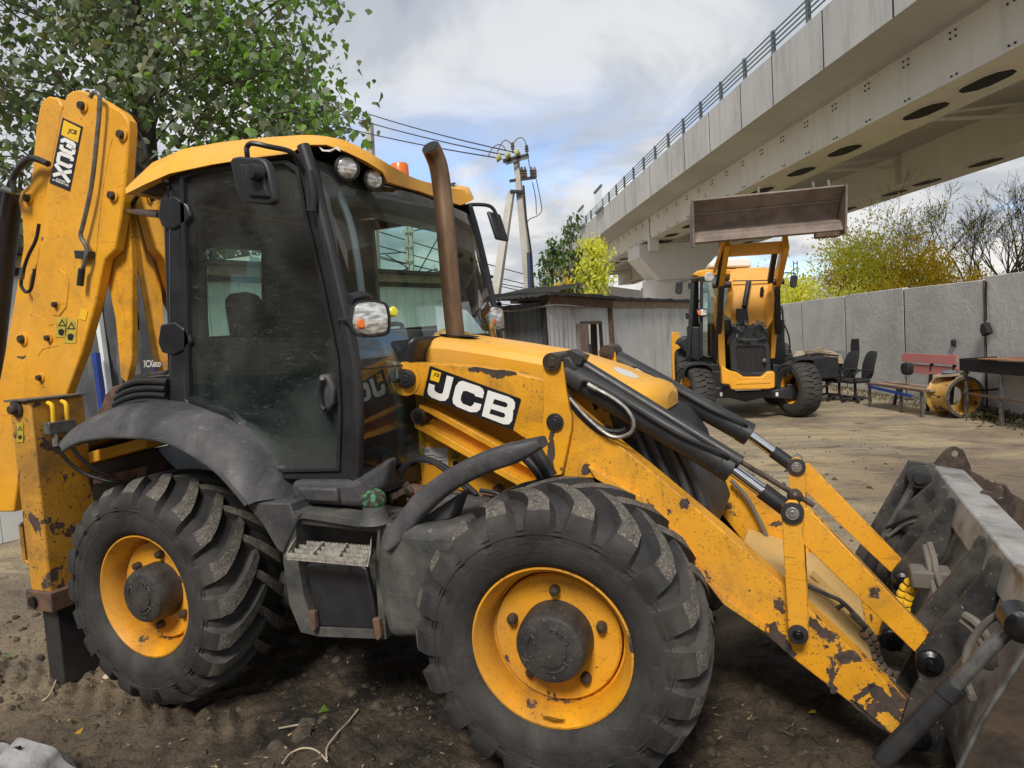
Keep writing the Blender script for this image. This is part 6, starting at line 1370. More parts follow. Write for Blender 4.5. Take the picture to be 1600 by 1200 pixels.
# tower frames, arms and rams
for (pts_, xl) in (([(1122, 470), (1131, 470), (1132, 510), (1134, 575), (1146, 585), (1142, 590), (1127, 590), (1123, 560), (1122, 510)], -.1), ([(1206, 500), (1213, 480), (1217, 482), (1211, 560), (1204, 560)], -.3)):
    bpart('loader_tower', MB().prism(lpp(pts_, xl), (-.5, 0, 0)), 'yellow_far', bevel=.01)
def beam2(name, a, xa, b, xb, w_, h_, mat): return bpart(name, MB().beam(LP(*a, xa), LP(*b, xb), w_, h_, (0, 1, 0)), mat, bevel=.008)
beam2('loader_arm', (1121, 470), -.5, (1136, 376), 1.15, .26, .09, 'yellow_far'); beam2('loader_arm', (1211, 458), -.5, (1228, 378), 1.15, .26, .09, 'yellow_far')
beam2('loader_arm', (1119, 505), -.9, (1121, 468), -.4, .22, .09, 'yellow_far')
bpart('cross_member', MB().beam(LP(1139, 392, .95), LP(1229, 386, .95), .20, .20), 'yellow_far', bevel=.02)
beam2('lift_ram', (1120, 560), -.3, (1128, 440), .15, .10, .10, 'black_far'); beam2('lift_ram', (1216, 520), -.3, (1214, 450), .1, .10, .10, 'black_far')
beam2('tilt_ram', (1122, 445), .1, (1130, 384), 1.0, .09, .09, 'black_far'); beam2('tilt_ram', (1203, 440), .1, (1212, 386), 1.0, .09, .09, 'black_far')
beam2('tilt_link', (1116, 425), .5, (1131, 376), 1.2, .06, .05, 'yellow_far'); beam2('tilt_link', (1128, 400), .8, (1126, 370), 1.2, .06, .05, 'yellow_far')
for (a, b) in ((1122, 445), (1134, 445), (1216, 440)): p = LP(a, b, .0); bpart('arm_pin', MB().cyl(p-V((0, .1, 0)), p+V((0, .1, 0)), .06, 14), 'pin')
# bucket
yl_, yr_ = LP(1083, 340, 1.6).y, LP(1316, 335, 1.6).y
zt2, zm1, zm2, zl1, zl2 = LP(1200, 303, 1.75).z, LP(1200, 325, 1.5).z, LP(1200, 347, 1.35).z, LP(1200, 355, 1.5).z, LP(1200, 369, 1.65).z
prof2 = [(1.80, zt2), (1.52, zm1), (1.35, zm2), (1.33, zm2-.05), (1.52, zl1), (1.54, zl1-.02), (1.66, zl2), (1.62, zl2-.02), (1.20, zl2+.02), (1.10, zm2), (1.2, zm1), (1.45, zt2-.05), (1.76, zt2+.03)]
m = MB(); m.prism([V((x, yl_, z)) for x, z in prof2], (0, yr_-yl_, 0)); bk2 = bpart('raised_bucket', m, 'bucket_far', bevel=.01)
for k, z in ((0, zm1), (1, zl1-.03)): bpart('bucket_band', MB().beam((1.55+.0*k, yl_, z), (1.55, yr_, z), .02, .03), 'bucket_far', bk2)
for y in (yl_-.03, yr_): bpart('bucket_end_plate', MB().prism([V((x, y, z)) for x, z in [(1.86, zt2+.02), (1.5, zt2-.04), (1.2, zm1), (1.1, zm2), (1.25, zl2-.05), (1.72, zl2-.08)]], (0, .03, 0)), 'bucket_far', bk2, .005)
for f in (.09, .44, .80, .90):
    y = yl_+(yr_-yl_)*f; bpart('lifting_eye', MB().prism([V((1.6, y, zt2)), V((1.75, y, zt2)), V((1.72, y, zt2+.12)), V((1.66, y, zt2+.14)), V((1.62, y, zt2+.1))], (0, .03, 0)), 'hose_dust', bk2)
bpart('bucket_foot', MB().box((1.5, yr_-.42, zl2-.10), (1.64, yr_-.05, zl2)), 'rust', bk2, .02)
# cab
bpart('cab_roof', MB().prism(lpp([(1081, 429), (1090, 423), (1100, 421), (1208, 419), (1216, 424), (1218, 430), (1122, 430), (1110, 431), (1102, 434), (1094, 434)], -1.0), (-1.3, 0, 0)), 'yellow_far', bevel=.03)
for a in ((1083, 434, 1075, 560), (1096, 432, 1095, 560), (1215, 430, 1219, 560), (1207, 432, 1206, 520)): bpart('cab_pillar', MB().beam(LP(a[0], a[1], -1.0), LP(a[2], a[3], -1.0), .07, .08, (1, 0, 0)), 'black_far', bevel=.01)
bpart('cab_rear_frame', MB().ring([LP(1082, 432, -2.3), LP(1214, 430, -2.3), LP(1214, 560, -2.3), LP(1080, 560, -2.3)], [LP(1092, 440, -2.3), LP(1203, 438, -2.3), LP(1203, 505, -2.3), LP(1092, 505, -2.3)], (-.06, 0, 0)), 'black_far')
bpart('cab_glass', MB().prism([LP(1097, 434, -.98), LP(1207, 432, -.98), LP(1207, 555, -.98), LP(1097, 558, -.98)], (-.01, 0, 0)), 'far_glass', ang=0)
bpart('cab_side_glass', MB().prism([LP(1084, 436, -1.0), LP(1076, 540, -1.0), LP(1078, 545, -2.2), LP(1086, 440, -2.2)], (0, .008, 0)), 'far_glass', ang=0)
bpart('cab_lower', MB().prism(lpp([(1078, 510), (1116, 512), (1118, 575), (1080, 560)], -1.05), (-1.1, 0, 0)), 'black_far', bevel=.02); bpart('cab_lower', MB().prism(lpp([(1206, 505), (1222, 505), (1226, 570), (1206, 575)], -1.05), (-1.1, 0, 0)), 'black_far', bevel=.02)
bpart('roof_unit', MB().prism(lpp([(1107, 418), (1110, 409), (1120, 405), (1160, 402), (1172, 405), (1175, 417)], -1.4), (-.7, 0, 0)), 'white_paint', bevel=.04)
bpart('grab_loop', MB().tube(smooth([LP(1213, 480, -.9), LP(1222, 482, -.8), LP(1223, 505, -.8), LP(1221, 518, -.8), LP(1213, 521, -.9)], 4), .02, 6), 'black_far')
for (a, b, arm_, ym) in ((1061, 450, [(1094, 433), (1078, 436), (1063, 441), (1061, 447)], 0), (1240.5, 440, [(1218, 428), (1230, 426), (1242, 427), (1243, 434)], 0)):
    mm_ = bpart('mirror', MB().prism(lpp([(a-5, b-8), (a-3, b-10), (a+4, b-10), (a+6, b-7), (a+5, b+7), (a+2, b+10), (a-4, b+9), (a-6, b+6)], -.9), (-.06, 0, 0)), 'black_far', bevel=.015); bpart('mirror_arm', MB().tube([LP(*q, -.9) for q in arm_], .014, 6), 'black_far', mm_)
for (a, b) in ((1098, 489), (1216, 485)):
    h_ = bpart('head_lamp', MB().prism(lpp([(a-10, b-5), (a-5, b-7), (a+7, b-7), (a+8, b+3), (a+5, b+6), (a-7, b+5)], -.85), (-.1, 0, 0)), 'black_far', bevel=.01); bpart('lamp_lens', MB().prism(lpp([(a-4, b-5), (a+6, b-5), (a+7, b+2), (a+4, b+4), (a-3, b+4)], -.84), (.02, 0, 0)), 'lens', h_, .005); bpart('turn_signal', MB().prism(lpp([(a-9, b-3), (a-4, b-5), (a-3, b+4), (a-7, b+3)], -.84), (.02, 0, 0)), 'amber', h_, .005)
bpart('work_lamp', MB().lathe(LP(1108, 433, -.95), (1, 0, 0), [(.09, -.05), (.10, .02), (.08, .04), (.001, .045)], 16), 'lens')
for (a, b) in ((1078, 447), (1074, 494)): bpart('window_hinge', MB().prism(lpp([(a-3, b-5), (a+2, b-5), (a+3, b+4), (a-2, b+5)], -1.5), (-.05, 0, 0)), 'black_far', bevel=.01)
# fenders
def fend2(pts, xl, dep, nm='fender'):
    P = smooth(lpp(pts, xl), 4); m = MB(); m.loft([[p, p+V((0, 0, .035)), p+V((-dep, 0, .035)), p+V((-dep, 0, 0))] for p in P], True, True); return bpart(nm, m, 'black_far', ang=50)
fend2([(1068, 600), (1070, 582), (1076, 573), (1092, 570), (1104, 571), (1112, 576), (1114, 600)], .3, .6); fend2([(1230, 590), (1236, 573), (1246, 564), (1262, 562), (1271, 564), (1272, 568)], .3, .6)
bpart('rear_fender', MB().prism(lpp([(1056, 538), (1062, 530), (1074, 524), (1084, 540), (1092, 565), (1088, 582), (1078, 580), (1072, 552), (1062, 540)], -1.5), (-.8, 0, 0)), 'black_far', bevel=.04)
bpart('rear_fender', MB().prism(lpp([(1213, 524), (1221, 524), (1227, 535), (1228, 568), (1222, 578), (1213, 575)], -1.5), (-.8, 0, 0)), 'black_far', bevel=.04)
bpart('stabiliser_leg', MB().prism(lpp([(1049, 519), (1061, 519), (1062, 600), (1051, 600)], -3.1), (-.18, 0, 0)), 'yellow_far', bevel=.01)
bpart('side_box', MB().prism(lpp([(1109, 568), (1128, 570), (1128, 603), (1109, 602)], -.25), (-.8, 0, 0)), 'black_far', bevel=.02); bpart('side_box', MB().prism(lpp([(1207, 568), (1226, 572), (1226, 602), (1209, 602)], -.25), (-.8, 0, 0)), 'black_far', bevel=.02)
bpart('rear_hose', MB().tube(smooth([LP(1224, 505, -1.2), LP(1231, 520, -1.2), LP(1234, 535, -1.2), LP(1234, 552, -1.2)], 4), .018, 6), 'hose')
bpart('hub_carrier', MB().prism(lpp([(1228, 600), (1240, 600), (1246, 606), (1246, 622), (1238, 626), (1230, 620)], .08), (-.16, 0, 0)), 'black_far', bevel=.02)
B2.location = OF; B2.rotation_euler = (0, 0, math.atan2(FF.y, FF.x))

# ================================================================== clutter along the fence
def fpt(u, v, off): return on_fence(u, v, off)
def chair(x, y, rz, label, first=None):
    if first is None:
        t = thing('office_chair', label, 'chair', local=True, group='office chairs by the fence')
        part('seat', MB().box((-.24, -.24, .42), (.24, .24, .51)), 'fabric', t, .04)
        m = MB(); rows = []
        for z, w_, o in ((.50, .18, -.24), (.62, .22, -.27), (.80, .23, -.30), (.98, .21, -.36), (1.06, .16, -.39), (1.09, .08, -.40)): rows.append([V((o, -w_, z)), V((o+.03, -w_*.5, z)), V((o+.03, w_*.5, z)), V((o, w_, z)), V((o-.07, w_*.8, z)), V((o-.07, -w_*.8, z))])
        m.loft(rows, True, True); part('backrest', m, 'fabric', t, .015)
        for s in (-1, 1):
            part('armrest', MB().tube(smooth([V((.12, s*.25, .45)), V((.16, s*.28, .60)), V((.05, s*.28, .70)), V((-.15, s*.28, .70)), V((-.26, s*.26, .66))], 4), .022, 8), 'black_far', t)
        part('column', MB().cyl((0, 0, .1), (0, 0, .44), .03, 12), 'black_far', t)
        for k in range(5):
            a = k*2*math.pi/5; e = V((.30*math.cos(a), .30*math.sin(a), .07)); lg_ = part('leg', MB().beam((0, 0, .12), e, .05, .035), 'black_far', t, .006); part('castor', MB().cyl(e+V((0, -.02, -.04)), e+V((0, .02, -.04)), .032, 10), 'black_far', lg_)
    else: t = copy_tree(first); t['label'] = label
    t.location = (x, y, 0); t.rotation_euler = (0, 0, rz); return t
g = G(1357, 626); c1 = chair(g.x-.25, g.y-.15, R_(205), 'black fabric office chair nearest the red bench, the rightmost and tallest of the three'); c1.scale = (.93, .93, .95)
g = G(1332, 625); c2 = chair(g.x-.25, g.y-.05, R_(215), 'black office chair in the middle of the row, half hidden by its neighbour', c1)
g = G(1312, 622); c3 = chair(g.x-.25, g.y+.0, R_(222), 'grey vinyl backed office chair at the left end of the row, beside the black trough', c1)
for ch in c3.children:
    if ch.name.startswith('backrest'): ch.data = ch.data.copy(); ch.data.materials[0] = MT['fabric_grey']
# black trough on legs with boards and junk
g0, g1 = D(1243, 575, 14.4), D(1311, 578, 14.4); zt = .86
t = thing('black_trough', 'black metal trough stand behind the second loader front wheel, holding scrap', 'trough', gr(g0))
ux = (gr(g1)-gr(g0)); L = ux.length; ux.normalize(); un = V((-ux.y, ux.x, 0))
def fr(s, d_, z): return gr(g0)+ux*s+un*d_+V((0, 0, z))
part('tray', MB().prism([fr(0, 0, .52), fr(L, 0, .52), fr(L, 0, .95), fr(L*.75, 0, .98), fr(L*.25, 0, .98), fr(0, 0, .9)], un*.6), 'black_far', t, .02)
for s in (.1, L-.1):
    part('leg', MB().beam(fr(s, .1, 0), fr(s, .1, .52), .05, .05), 'black_far', t); part('leg', MB().beam(fr(s, .5, 0), fr(s, .5, .52), .05, .05), 'black_far', t)
part('brace', MB().beam(fr(.1, .1, .05), fr(L-.1, .1, .45), .04, .04), 'black_far', t); part('rim_bar', MB().tube([fr(-.05, 0, 1.0), fr(L*.5, 0, 1.06), fr(L, 0, .98)], .02, 6), 'black_far', t)
def board(pts_, dep, th, mat, label, cat='board'): return solo('scrap_board', MB().prism([D(a, b, dep) for a, b in pts_], (0, th, 0)), mat, label, cat, 'scrap boards on the trough', .005)
board([(1230, 575), (1245, 548), (1266, 550), (1250, 572)], 14.9, .04, 'wood_pale', 'pale tan board leaning at the left end of the black trough')
board([(1263, 560), (1272, 548), (1300, 549), (1316, 556), (1318, 568), (1280, 570)], 15.0, .3, 'cardboard', 'rust stained boxy panel lying on the black trough')
for k, (a, b, c_, d_) in enumerate(((1260, 552, 1288, 542), (1264, 555, 1290, 545), (1274, 550, 1297, 551), (1258, 550, 1272, 546))):
    solo('scrap_stick', MB().beam(D(a, b, 14.8), D(c_, d_, 14.9), .05, .03), 'wood', ['long broken stick on top of the scrap pile, slanting up right, uppermost', 'broken stick just below the uppermost one on the scrap pile', 'flat broken stick pointing right on the scrap pile', 'short stick at the left end of the scrap pile'][k], 'stick', 'sticks on the scrap pile')
# red bench
b0, b1 = on_fence(1409, 600, .62), on_fence(1494, 612, .55); b0.z = b1.z = 0
bx = (b1-b0); BLn = bx.length; bx.normalize(); bn = V((bx.y, -bx.x, 0)); bn = bn if bn.dot(CC-b0) > 0 else -bn
t = thing('park_bench', 'old bench with faded red back boards and brown seat planks against the concrete fence', 'bench', b0)
def bb(s, d_, z): return b0+bx*s+bn*d_+V((0, 0, z))
for z in (.66, .86): part('back_board', MB().prism([bb(0, 0, z), bb(BLn, 0, z+.0), bb(BLn, -.03, z+.16), bb(0, -.03, z+.16)], -bn*.03), 'pink', t, .004)
for k in range(4): part('seat_plank', MB().beam(bb(-.25, .12+k*.13, .45), bb(BLn, .12+k*.13, .45), .11, .035), 'rust' if k % 2 else 'wood', t, .004)
part('blue_rail', MB().beam(bb(-.1, .56, .40), bb(BLn*.8, .56, .34), .03, .05), 'shed_blue', t)
for s in (-.2, BLn*.55, BLn-.1):
    part('leg', MB().beam(bb(s, .52, 0), bb(s, .52, .43), .04, .05, bx), 'steel_pipe', t); part('leg', MB().beam(bb(s, .05, 0), bb(s, -.06, .98 if s > 0 else .43), .04, .05, bx), 'black_far', t)
hp = bb(BLn*.42, .22, .80)
t = thing('head_rest', 'black vehicle head rest standing on two rods on the red bench', 'head rest', hp)
part('cushion', MB().prism([hp+bx*a+V((0, 0, z)) for a, z in [(-.13, .02), (-.12, -.10), (-.06, -.14), (.09, -.14), (.13, -.08), (.14, .02), (.10, .08), (-.09, .08)]], bn*.12), 'fabric', t, .03)
for s in (-.05, .06): part('rod', MB().cyl(hp+bx*s+bn*.06-V((0, 0, .14)), hp+bx*s+bn*.06-V((0, 0, .34)), .008, 6), 'fitting', t)
# loose wheel rim lying on its side against the table
rc = G(1490, 650); rc.z = .345; ra = (V((.50, -.86, 0))).normalized()
t = thing('loose_wheel_rim', 'large loose yellow wheel rim standing between the red bench and the metal table', 'wheel rim', (rc.x, rc.y, 0))
part('rim_barrel', MB().lathe(rc-ra*.22, ra, [(.33, 0), (.345, .015), (.33, .03), (.30, .05), (.285, .12), (.285, .36), (.30, .42), (.33, .45), (.345, .465), (.335, .48), (.31, .46), (.275, .40), (.27, .1), (.31, .02), (.33, 0)], 48, False), 'rim_old', t)
part('rim_disc', MB().lathe(rc-ra*.02, ra, [(.272, 0), (.16, .02), (.16, .03), (.272, .015)], 32, False), 'rim_old', t)
part('inner_ring', MB().lathe(rc+ra*.26, ra, [(.33, 0), (.345, .0), (.345, .02), (.30, .02), (.30, 0), (.33, 0)], 40, False), 'steel_pipe', t)
q = rc+V((0, 0, .345)); t = solo('cardboard_scrap', MB().prism([q+V((-.30, -.05, -.02)), q+V((-.05, -.22, .0)), q+V((.22, -.12, .03)), q+V((.25, .12, .03)), q+V((-.1, .2, .01))], (0, 0, .03)), 'cardboard', 'brown soggy cardboard lying on top of the loose yellow wheel rim', 'cardboard')
solo('dark_cloth', MB().ball(q+V((-.05, -.02, .05)), .13, 6, .35), 'fabric_grey', 'dark crumpled cloth on the cardboard on top of the wheel rim', 'cloth')
# metal table with tray
t0, t1, t2_, t3_ = D(1497, 575, 10.9), D(1545, 580, 9.9), D(1640, 572, 10.0), D(1560, 560, 11.6)
P1, P2 = G(1503, 652), G(1569, 668); tz = 1.0
t = thing('metal_table', 'rusty black metal tray table on thin legs at the right edge, against the concrete fence', 'table', P1)
vx = (P2-P1); vy = V((FD.x, FD.y, 0)); P3 = P1-FN*FS*.0
e1 = D(1497, 572, 11.3); e1 = gr(G(1502, 652)); e2 = gr(G(1556, 676)); e3 = e2+FD*1.7; e4 = e1+FD*1.4
def tab(a, z): return V((a.x, a.y, z))
e2 = e1+(gr(G(1566, 668))-e1)*1.0; e4 = e1-FN*FS*0; back = -FN*FS
c00, c10 = e1, e1+FD*2.1; c01, c11 = e1+back*.75, e1+FD*2.1+back*.75
zc0, zc1 = .78, .98
for (p_, q_) in ((c00, c10), (c10, c11), (c11, c01), (c01, c00)): part('tray_side', MB().prism([tab(p_, zc0), tab(q_, zc0), tab(q_, zc1), tab(p_, zc1)], (q_-p_).normalized().cross(V((0, 0, 1)))*.012), 'soot_shade_black', t)
part('tray_bottom', MB().prism([tab(c00, .79), tab(c10, .79), tab(c11, .79), tab(c01, .79)], (0, 0, .01)), 'rust', t)
part('rusty_lid', MB().prism([tab(c00+FD*.55-back*.05, .99), tab(c10-back*.05, .99), tab(c11+back*.05, .99), tab(c01+FD*.75+back*.05, .99)], (0, 0, .015)), 'rust_bright', t, .003)
part('lid_handle', MB().tube(smooth([tab(c00+FD*1.2+back*.4, 1.0), tab(c00+FD*1.2+back*.4, 1.06), tab(c00+FD*1.35+back*.4, 1.06), tab(c00+FD*1.35+back*.4, 1.0)], 3), .012, 6), 'rust', t)
for p_ in (c00+FD*.06+back*.05, c00+FD*1.0+back*.02, c10+back*.05, c01+FD*.06-back*.05, c11-back*.05): part('leg', MB().beam(tab(p_, 0), tab(p_, .8), .05, .05, FD), 'steel_pipe' if p_ is not c01 else 'black_far', t, .003)
part('cross_bar', MB().beam(tab(c00+FD*.06, .42), tab(c10, .40), .03, .03), 'rust', t); part('cross_bar', MB().beam(tab(c00+FD*.06+back*.05, .44), tab(c01+FD*.06, .44), .03, .03), 'black_far', t)

# ================================================================== trees
def leaf_mesh(name, L, W, mat, lobes=True):
    pts = [(0, 0), (.38, .10), (.50, .34), (.30, .52), (.22, .72), (0, 1.0), (-.22, .72), (-.30, .52), (-.50, .34), (-.38, .10)] if lobes else [(0, 0), (.28, .25), (.30, .55), (0, 1), (-.30, .55), (-.28, .25)]
    me = bpy.data.meshes.new(name); n = len(pts); vs = [(x*W, y*L, -abs(x)*W*.25+.12*L*(y-.4)**2) for x, y in pts]+[(0, .45*L, .02*L)]
    me.from_pydata(vs, [], [(i, (i+1) % n, n) for i in range(n)]); me.materials.append(MT[mat]); me.update(); return me
def rand_rot(droop=0.):
    e = Matrix.Rotation(random.uniform(0, 2*math.pi), 3, 'Z') @ Matrix.Rotation(random.gauss(-.9-droop, .5), 3, 'X') @ Matrix.Rotation(random.gauss(0, .5), 3, 'Y'); return e
def foliage(name, pts, base, mat, parent, smin=.8, smax=1.2, droop=0., kind='stuff'):
    V0 = np.array([v.co for v in base.vertices]); F0 = [tuple(p.vertices) for p in base.polygons]; nv = len(V0); n = len(pts)
    allv = np.empty((n*nv, 3)); tint = np.empty(n)
    for i, p in enumerate(pts):
        Rm = np.array(rand_rot(droop))*random.uniform(smin, smax); allv[i*nv:(i+1)*nv] = V0 @ Rm.T+np.array(p)
        tint[i] = random.random()
    f0 = np.array(F0); F = (f0[None]+(np.arange(n)*nv)[:, None, None]).reshape(-1, f0.shape[1])
    me = bpy.data.meshes.new(name); me.vertices.add(len(allv)); me.vertices.foreach_set('co', allv.ravel()); k = f0.shape[1]
    me.loops.add(len(F)*k); me.loops.foreach_set('vertex_index', F.ravel()); me.polygons.add(len(F)); me.polygons.foreach_set('loop_start', np.arange(len(F))*k); me.polygons.foreach_set('loop_total', np.full(len(F), k)); me.update(calc_edges=True)
    at = me.attributes.new('tint', 'FLOAT', 'FACE'); at.data.foreach_set('value', np.repeat(tint, len(f0))); me.materials.append(MT[mat]); o = put(name, me, parent)
    if kind: o['kind'] = kind
    return o
def grow(mb, p, d, L, r, depth, tips, spread=.5, up=.15, seg=3, kids=(2, 3), shrink=.76, tipdepth=1):
    P = [p]; dd_ = d.copy()
    for i in range(seg):
        dd_ = (dd_+V((random.gauss(0, .10), random.gauss(0, .10), random.gauss(0, .06)+up*.15))).normalized(); P.append(P[-1]+dd_*(L/seg))
    mb.tube(P, [max(.006, r*(1-.35*i/seg)) for i in range(seg+1)], 4 if r < .03 else 6, False)
    if depth <= tipdepth: tips += [(q, dd_) for q in P[1:]]
    if depth == 0: return
    for k in range(random.randint(*kids)):
        a = random.uniform(0, 2*math.pi); o = dd_.orthogonal().normalized(); o = Matrix.Rotation(a, 3, dd_) @ o; nd = (dd_+o*random.uniform(spread*.5, spread*1.3)+V((0, 0, up))).normalized()
        st = P[-1] if k == 0 else P[random.randint(max(1, seg-2), seg)]; grow(mb, st, nd, L*shrink*random.uniform(.8, 1.15), r*.56, depth-1, tips, spread, up, seg, kids, shrink, tipdepth)
# big poplar behind the loader: crown measured from the picture, with real depth
random.seed(21)
TP = gr(D(232, 560, 12.0)); t = thing('poplar_tree', 'big leafy poplar behind the loader cab filling the upper left sky', 'tree', TP)
mb = MB(); tr_top = D(215, -260, 12.0)
mb.tube([TP, D(232, 300, 12.0), D(222, 120, 12.0), D(205, 0, 12.0), tr_top], [.24, .19, .16, .13, .06], 12); part('trunk', mb, 'bark', t, ang=60)
fol, young, mb = [], [], MB()
def crown_edge(b):           # right hand outline of the crown by image height
    e = [(-260, 420), (-120, 500), (0, 522), (40, 500), (75, 535), (110, 538), (150, 515), (170, 560), (200, 572), (225, 560), (240, 470)]
    for (y0, x0), (y1, x1) in zip(e, e[1:]):
        if y0 <= b <= y1: return x0+(x1-x0)*(b-y0)/(y1-y0)
    return 430
cl = []
for k in range(370):
    for _ in range(50):
        b = random.uniform(-300, 255); a = random.uniform(-220, crown_edge(b)-34)
        if a < 120 and b > 175 and random.random() < .55: continue
        dens = fbm(np.array([a/95.]), np.array([b/80.]), 31, 3)[0]
        if dens > .40 or random.random() < .2: break
    c = D(a, b, random.uniform(10.4, 14.0)); cl.append(c)
    tk = D(218, min(b+random.uniform(40, 160), 320), 12.0); s = c.lerp(tk, min(1., random.uniform(.7, 1.3)/max(.3, (tk-c).length)))+V((random.gauss(0, .15), random.gauss(0, .15), random.gauss(0, .12))); mid = s.lerp(c, .5)+V((random.gauss(0, .06), 0, .08)); mb.tube([s, mid, c], [.018, .013, .006], 5, False)
    n = random.randint(32, 62)
    for _ in range(n):
        p = c+V((random.gauss(0, .34), random.gauss(0, .38), random.gauss(0, .28))); (young if (a > 330 and random.random() < .55) or random.random() < .05 else fol).append(p)
    for _ in range(3): e = c+V((random.gauss(0, .3), random.gauss(0, .3), random.gauss(0, .2))); mb.tube([c, e], [.006, .003], 4, False)
o = part('branches', mb, 'bark', t, ang=60)
lf = leaf_mesh('leaf', .16, .145, 'leaf'); lfy = leaf_mesh('leaf', .14, .13, 'leaf_bright')
allp = [(p, 0) for p in fol]+[(p, 1) for p in young]
def imgvis(p):
    q = p-CC; z = q.dot(CW); u, v_ = 800+CF*q.dot(CR)/z, 600-CF*q.dot(CU)/z; return -20 < u < 620 and -20 < v_ < 330, z
vis = sorted([(imgvis(p)[1], i) for i, (p, _) in enumerate(allp) if imgvis(p)[0]])[:300]; near_ids = {i for _, i in vis}
for i in near_ids:
    p, y_ = allp[i]; o = bpy.data.objects.new('leaf', lfy if y_ else lf); col.objects.link(o); o.parent = t; o.matrix_parent_inverse = Matrix.Translation(-V(t['rooted'])); o.location = p; o.rotation_euler = rand_rot(.1).to_euler(); s = random.uniform(.6, 1.2); o.scale = (s, s, s)
foliage('foliage', [p for i, (p, y_) in enumerate(allp) if not y_ and i not in near_ids], lf, 'leaf', t, .5, 1.2, .1)
foliage('young_foliage', [p for i, (p, y_) in enumerate(allp) if y_ and i not in near_ids], lfy, 'leaf_bright', t, .7, 1.15, .1)
# tree behind shed roofs to close the view below the crown on the left and a bushy dark tree behind the white shed
def bush_tree(u, v0, v1, dep, rx, mat, label, nm='tree', ncl=40, nlf=30, size=.12, seed=1, cat='tree', trunk='bark', sig=.35):
    random.seed(seed); base = gr(D(u, 520, dep)); t = thing(nm, label, cat, base); top = D(u, v0, dep); bot = D(u, v1, dep); mb = MB(); mb.tube([base, base.lerp(bot, .9)+V((.02, 0, 0)), bot.lerp(top, .5), top], [.10, .08, .05, .01], 7, False); pts = []
    for k in range(ncl):
        f = random.random(); w_ = rx*math.sin(math.pi*(.12+.82*f))**.6; a = random.uniform(0, 6.28); c = bot.lerp(top, f)+V((math.cos(a)*w_*random.random()**.5, math.sin(a)*w_*random.random()**.5, 0)); mb.tube([bot.lerp(top, max(0, f-.2)), c], [.02, .006], 4, False)
        for _ in range(nlf): pts.append(c+V((random.gauss(0, sig), random.gauss(0, sig), random.gauss(0, sig*.8))))
    part('trunk', mb, trunk, t, ang=60); l_ = leaf_mesh('leaf', size, size*.7, mat, False); foliage('crown', pts, l_, mat, t, .7, 1.3); return t
bush_tree(330, 330, 470, 16, 3.2, 'leaf', 'dark leafy tree behind the white shed roof, seen through the cab door window', ncl=70, nlf=40, size=.2, seed=3, sig=.5)
bush_tree(30, 260, 520, 13, 1.8, 'leaf', 'dark leafy tree behind the boom at the left edge below the poplar', ncl=50, nlf=40, size=.17, seed=4, sig=.45)
bush_tree(862, 378, 470, 17.5, .28, 'leaf_sap', 'slender green sapling on the shed roof line, leftmost of the three beside the bridge', 'sapling', 26, 22, .15, 5, 'sapling', 'twig', .10)
bush_tree(892, 338, 470, 18.0, .30, 'leaf_sap', 'tallest slender green sapling between the power pole and the bridge', 'sapling', 34, 20, .15, 6, 'sapling', 'twig', .10)
tt = bush_tree(925, 378, 470, 17.0, .40, 'leaf_lime', 'yellow green sapling in front of the bridge parapet above the galvanised shed', 'sapling', 50, 30, .12, 7, 'sapling', 'twig', .13)
bush_tree(880, 425, 470, 17.0, .22, 'leaf_yellow', 'small yellow sapling low on the shed roof between the green ones', 'sapling', 14, 20, .11, 8, 'sapling', 'twig', .10)
# autumn trees beyond the fence
def autumn(u, v0, dep, seed, leaf, nleaf, label, depth=5, L=2.0, r=.11, spread=.55, lean=0, sig=.16, tipdepth=1, size=.13, kids=(2, 3), first=.42):
    random.seed(seed); base = gr(D(u, 520, dep)); top = D(u, v0, dep); H = top.z; t = thing('autumn_tree', label, 'tree', base, 'trees beyond the concrete fence'); mb = MB(); tips = []
    h0 = H*first*.5; mb.tube([base, base+V((lean*.3, 0, h0*.6)), base+V((lean, 0, h0))], [r*1.4, r*1.15, r], 8, False)
    s = base+V((lean, 0, h0)); LL_ = (H-h0)/2.9
    for k in range(4): a = k*1.57+random.uniform(-.4, .4); grow(mb, s, V((math.cos(a)*spread, math.sin(a)*spread, 1)).normalized(), LL_*random.uniform(.8, 1.1), r*.5, depth, tips, spread, .12, 3, kids, .75, tipdepth)
    part('trunk', mb, 'twig', t, ang=60)
    if nleaf:
        pts = []
        for _ in range(nleaf): q, dd_ = random.choice(tips); pts.append(q+V((random.gauss(0, sig), random.gauss(0, sig), random.gauss(0, sig))))
        foliage('crown', pts, leaf_mesh('leaf', size, size*.8, leaf, False), leaf, t, .6, 1.3)
    return t
autumn(1310, 345, 30, 11, 'leaf_lime', 9000, 'yellow green autumn tree just right of the raised bucket, behind the fence', spread=.8, sig=.34, tipdepth=2, first=.3)
autumn(1255, 405, 27, 12, 'leaf_lime', 5000, 'low lime yellow tree at the lattice mast, leftmost beyond the fence', depth=4, spread=.8, sig=.28)
autumn(1360, 370, 31, 13, 'leaf_yellow', 4500, 'sparse yellow tree between the lime one and the tall bare one', spread=.8, sig=.3)
autumn(1425, 300, 33, 14, 'leaf_lime', 900, 'tall nearly bare spreading tree in the middle beyond the fence', depth=6, spread=.62, sig=.2, r=.16, first=.5)
autumn(1475, 385, 28, 15, 'leaf_yellow', 8000, 'golden yellow bush tree in front of the bare trees, right part', depth=4, spread=.9, sig=.32)
autumn(1405, 425, 27, 16, 'leaf_yellow', 4500, 'low golden bush directly behind the fence under the tall bare tree', depth=4, spread=.9, sig=.3)
autumn(1545, 325, 31, 17, 'leaf_yellow', 250, 'bare dark tree right of the golden bush, behind the fence', depth=6, spread=.5, sig=.2, r=.15, first=.45)
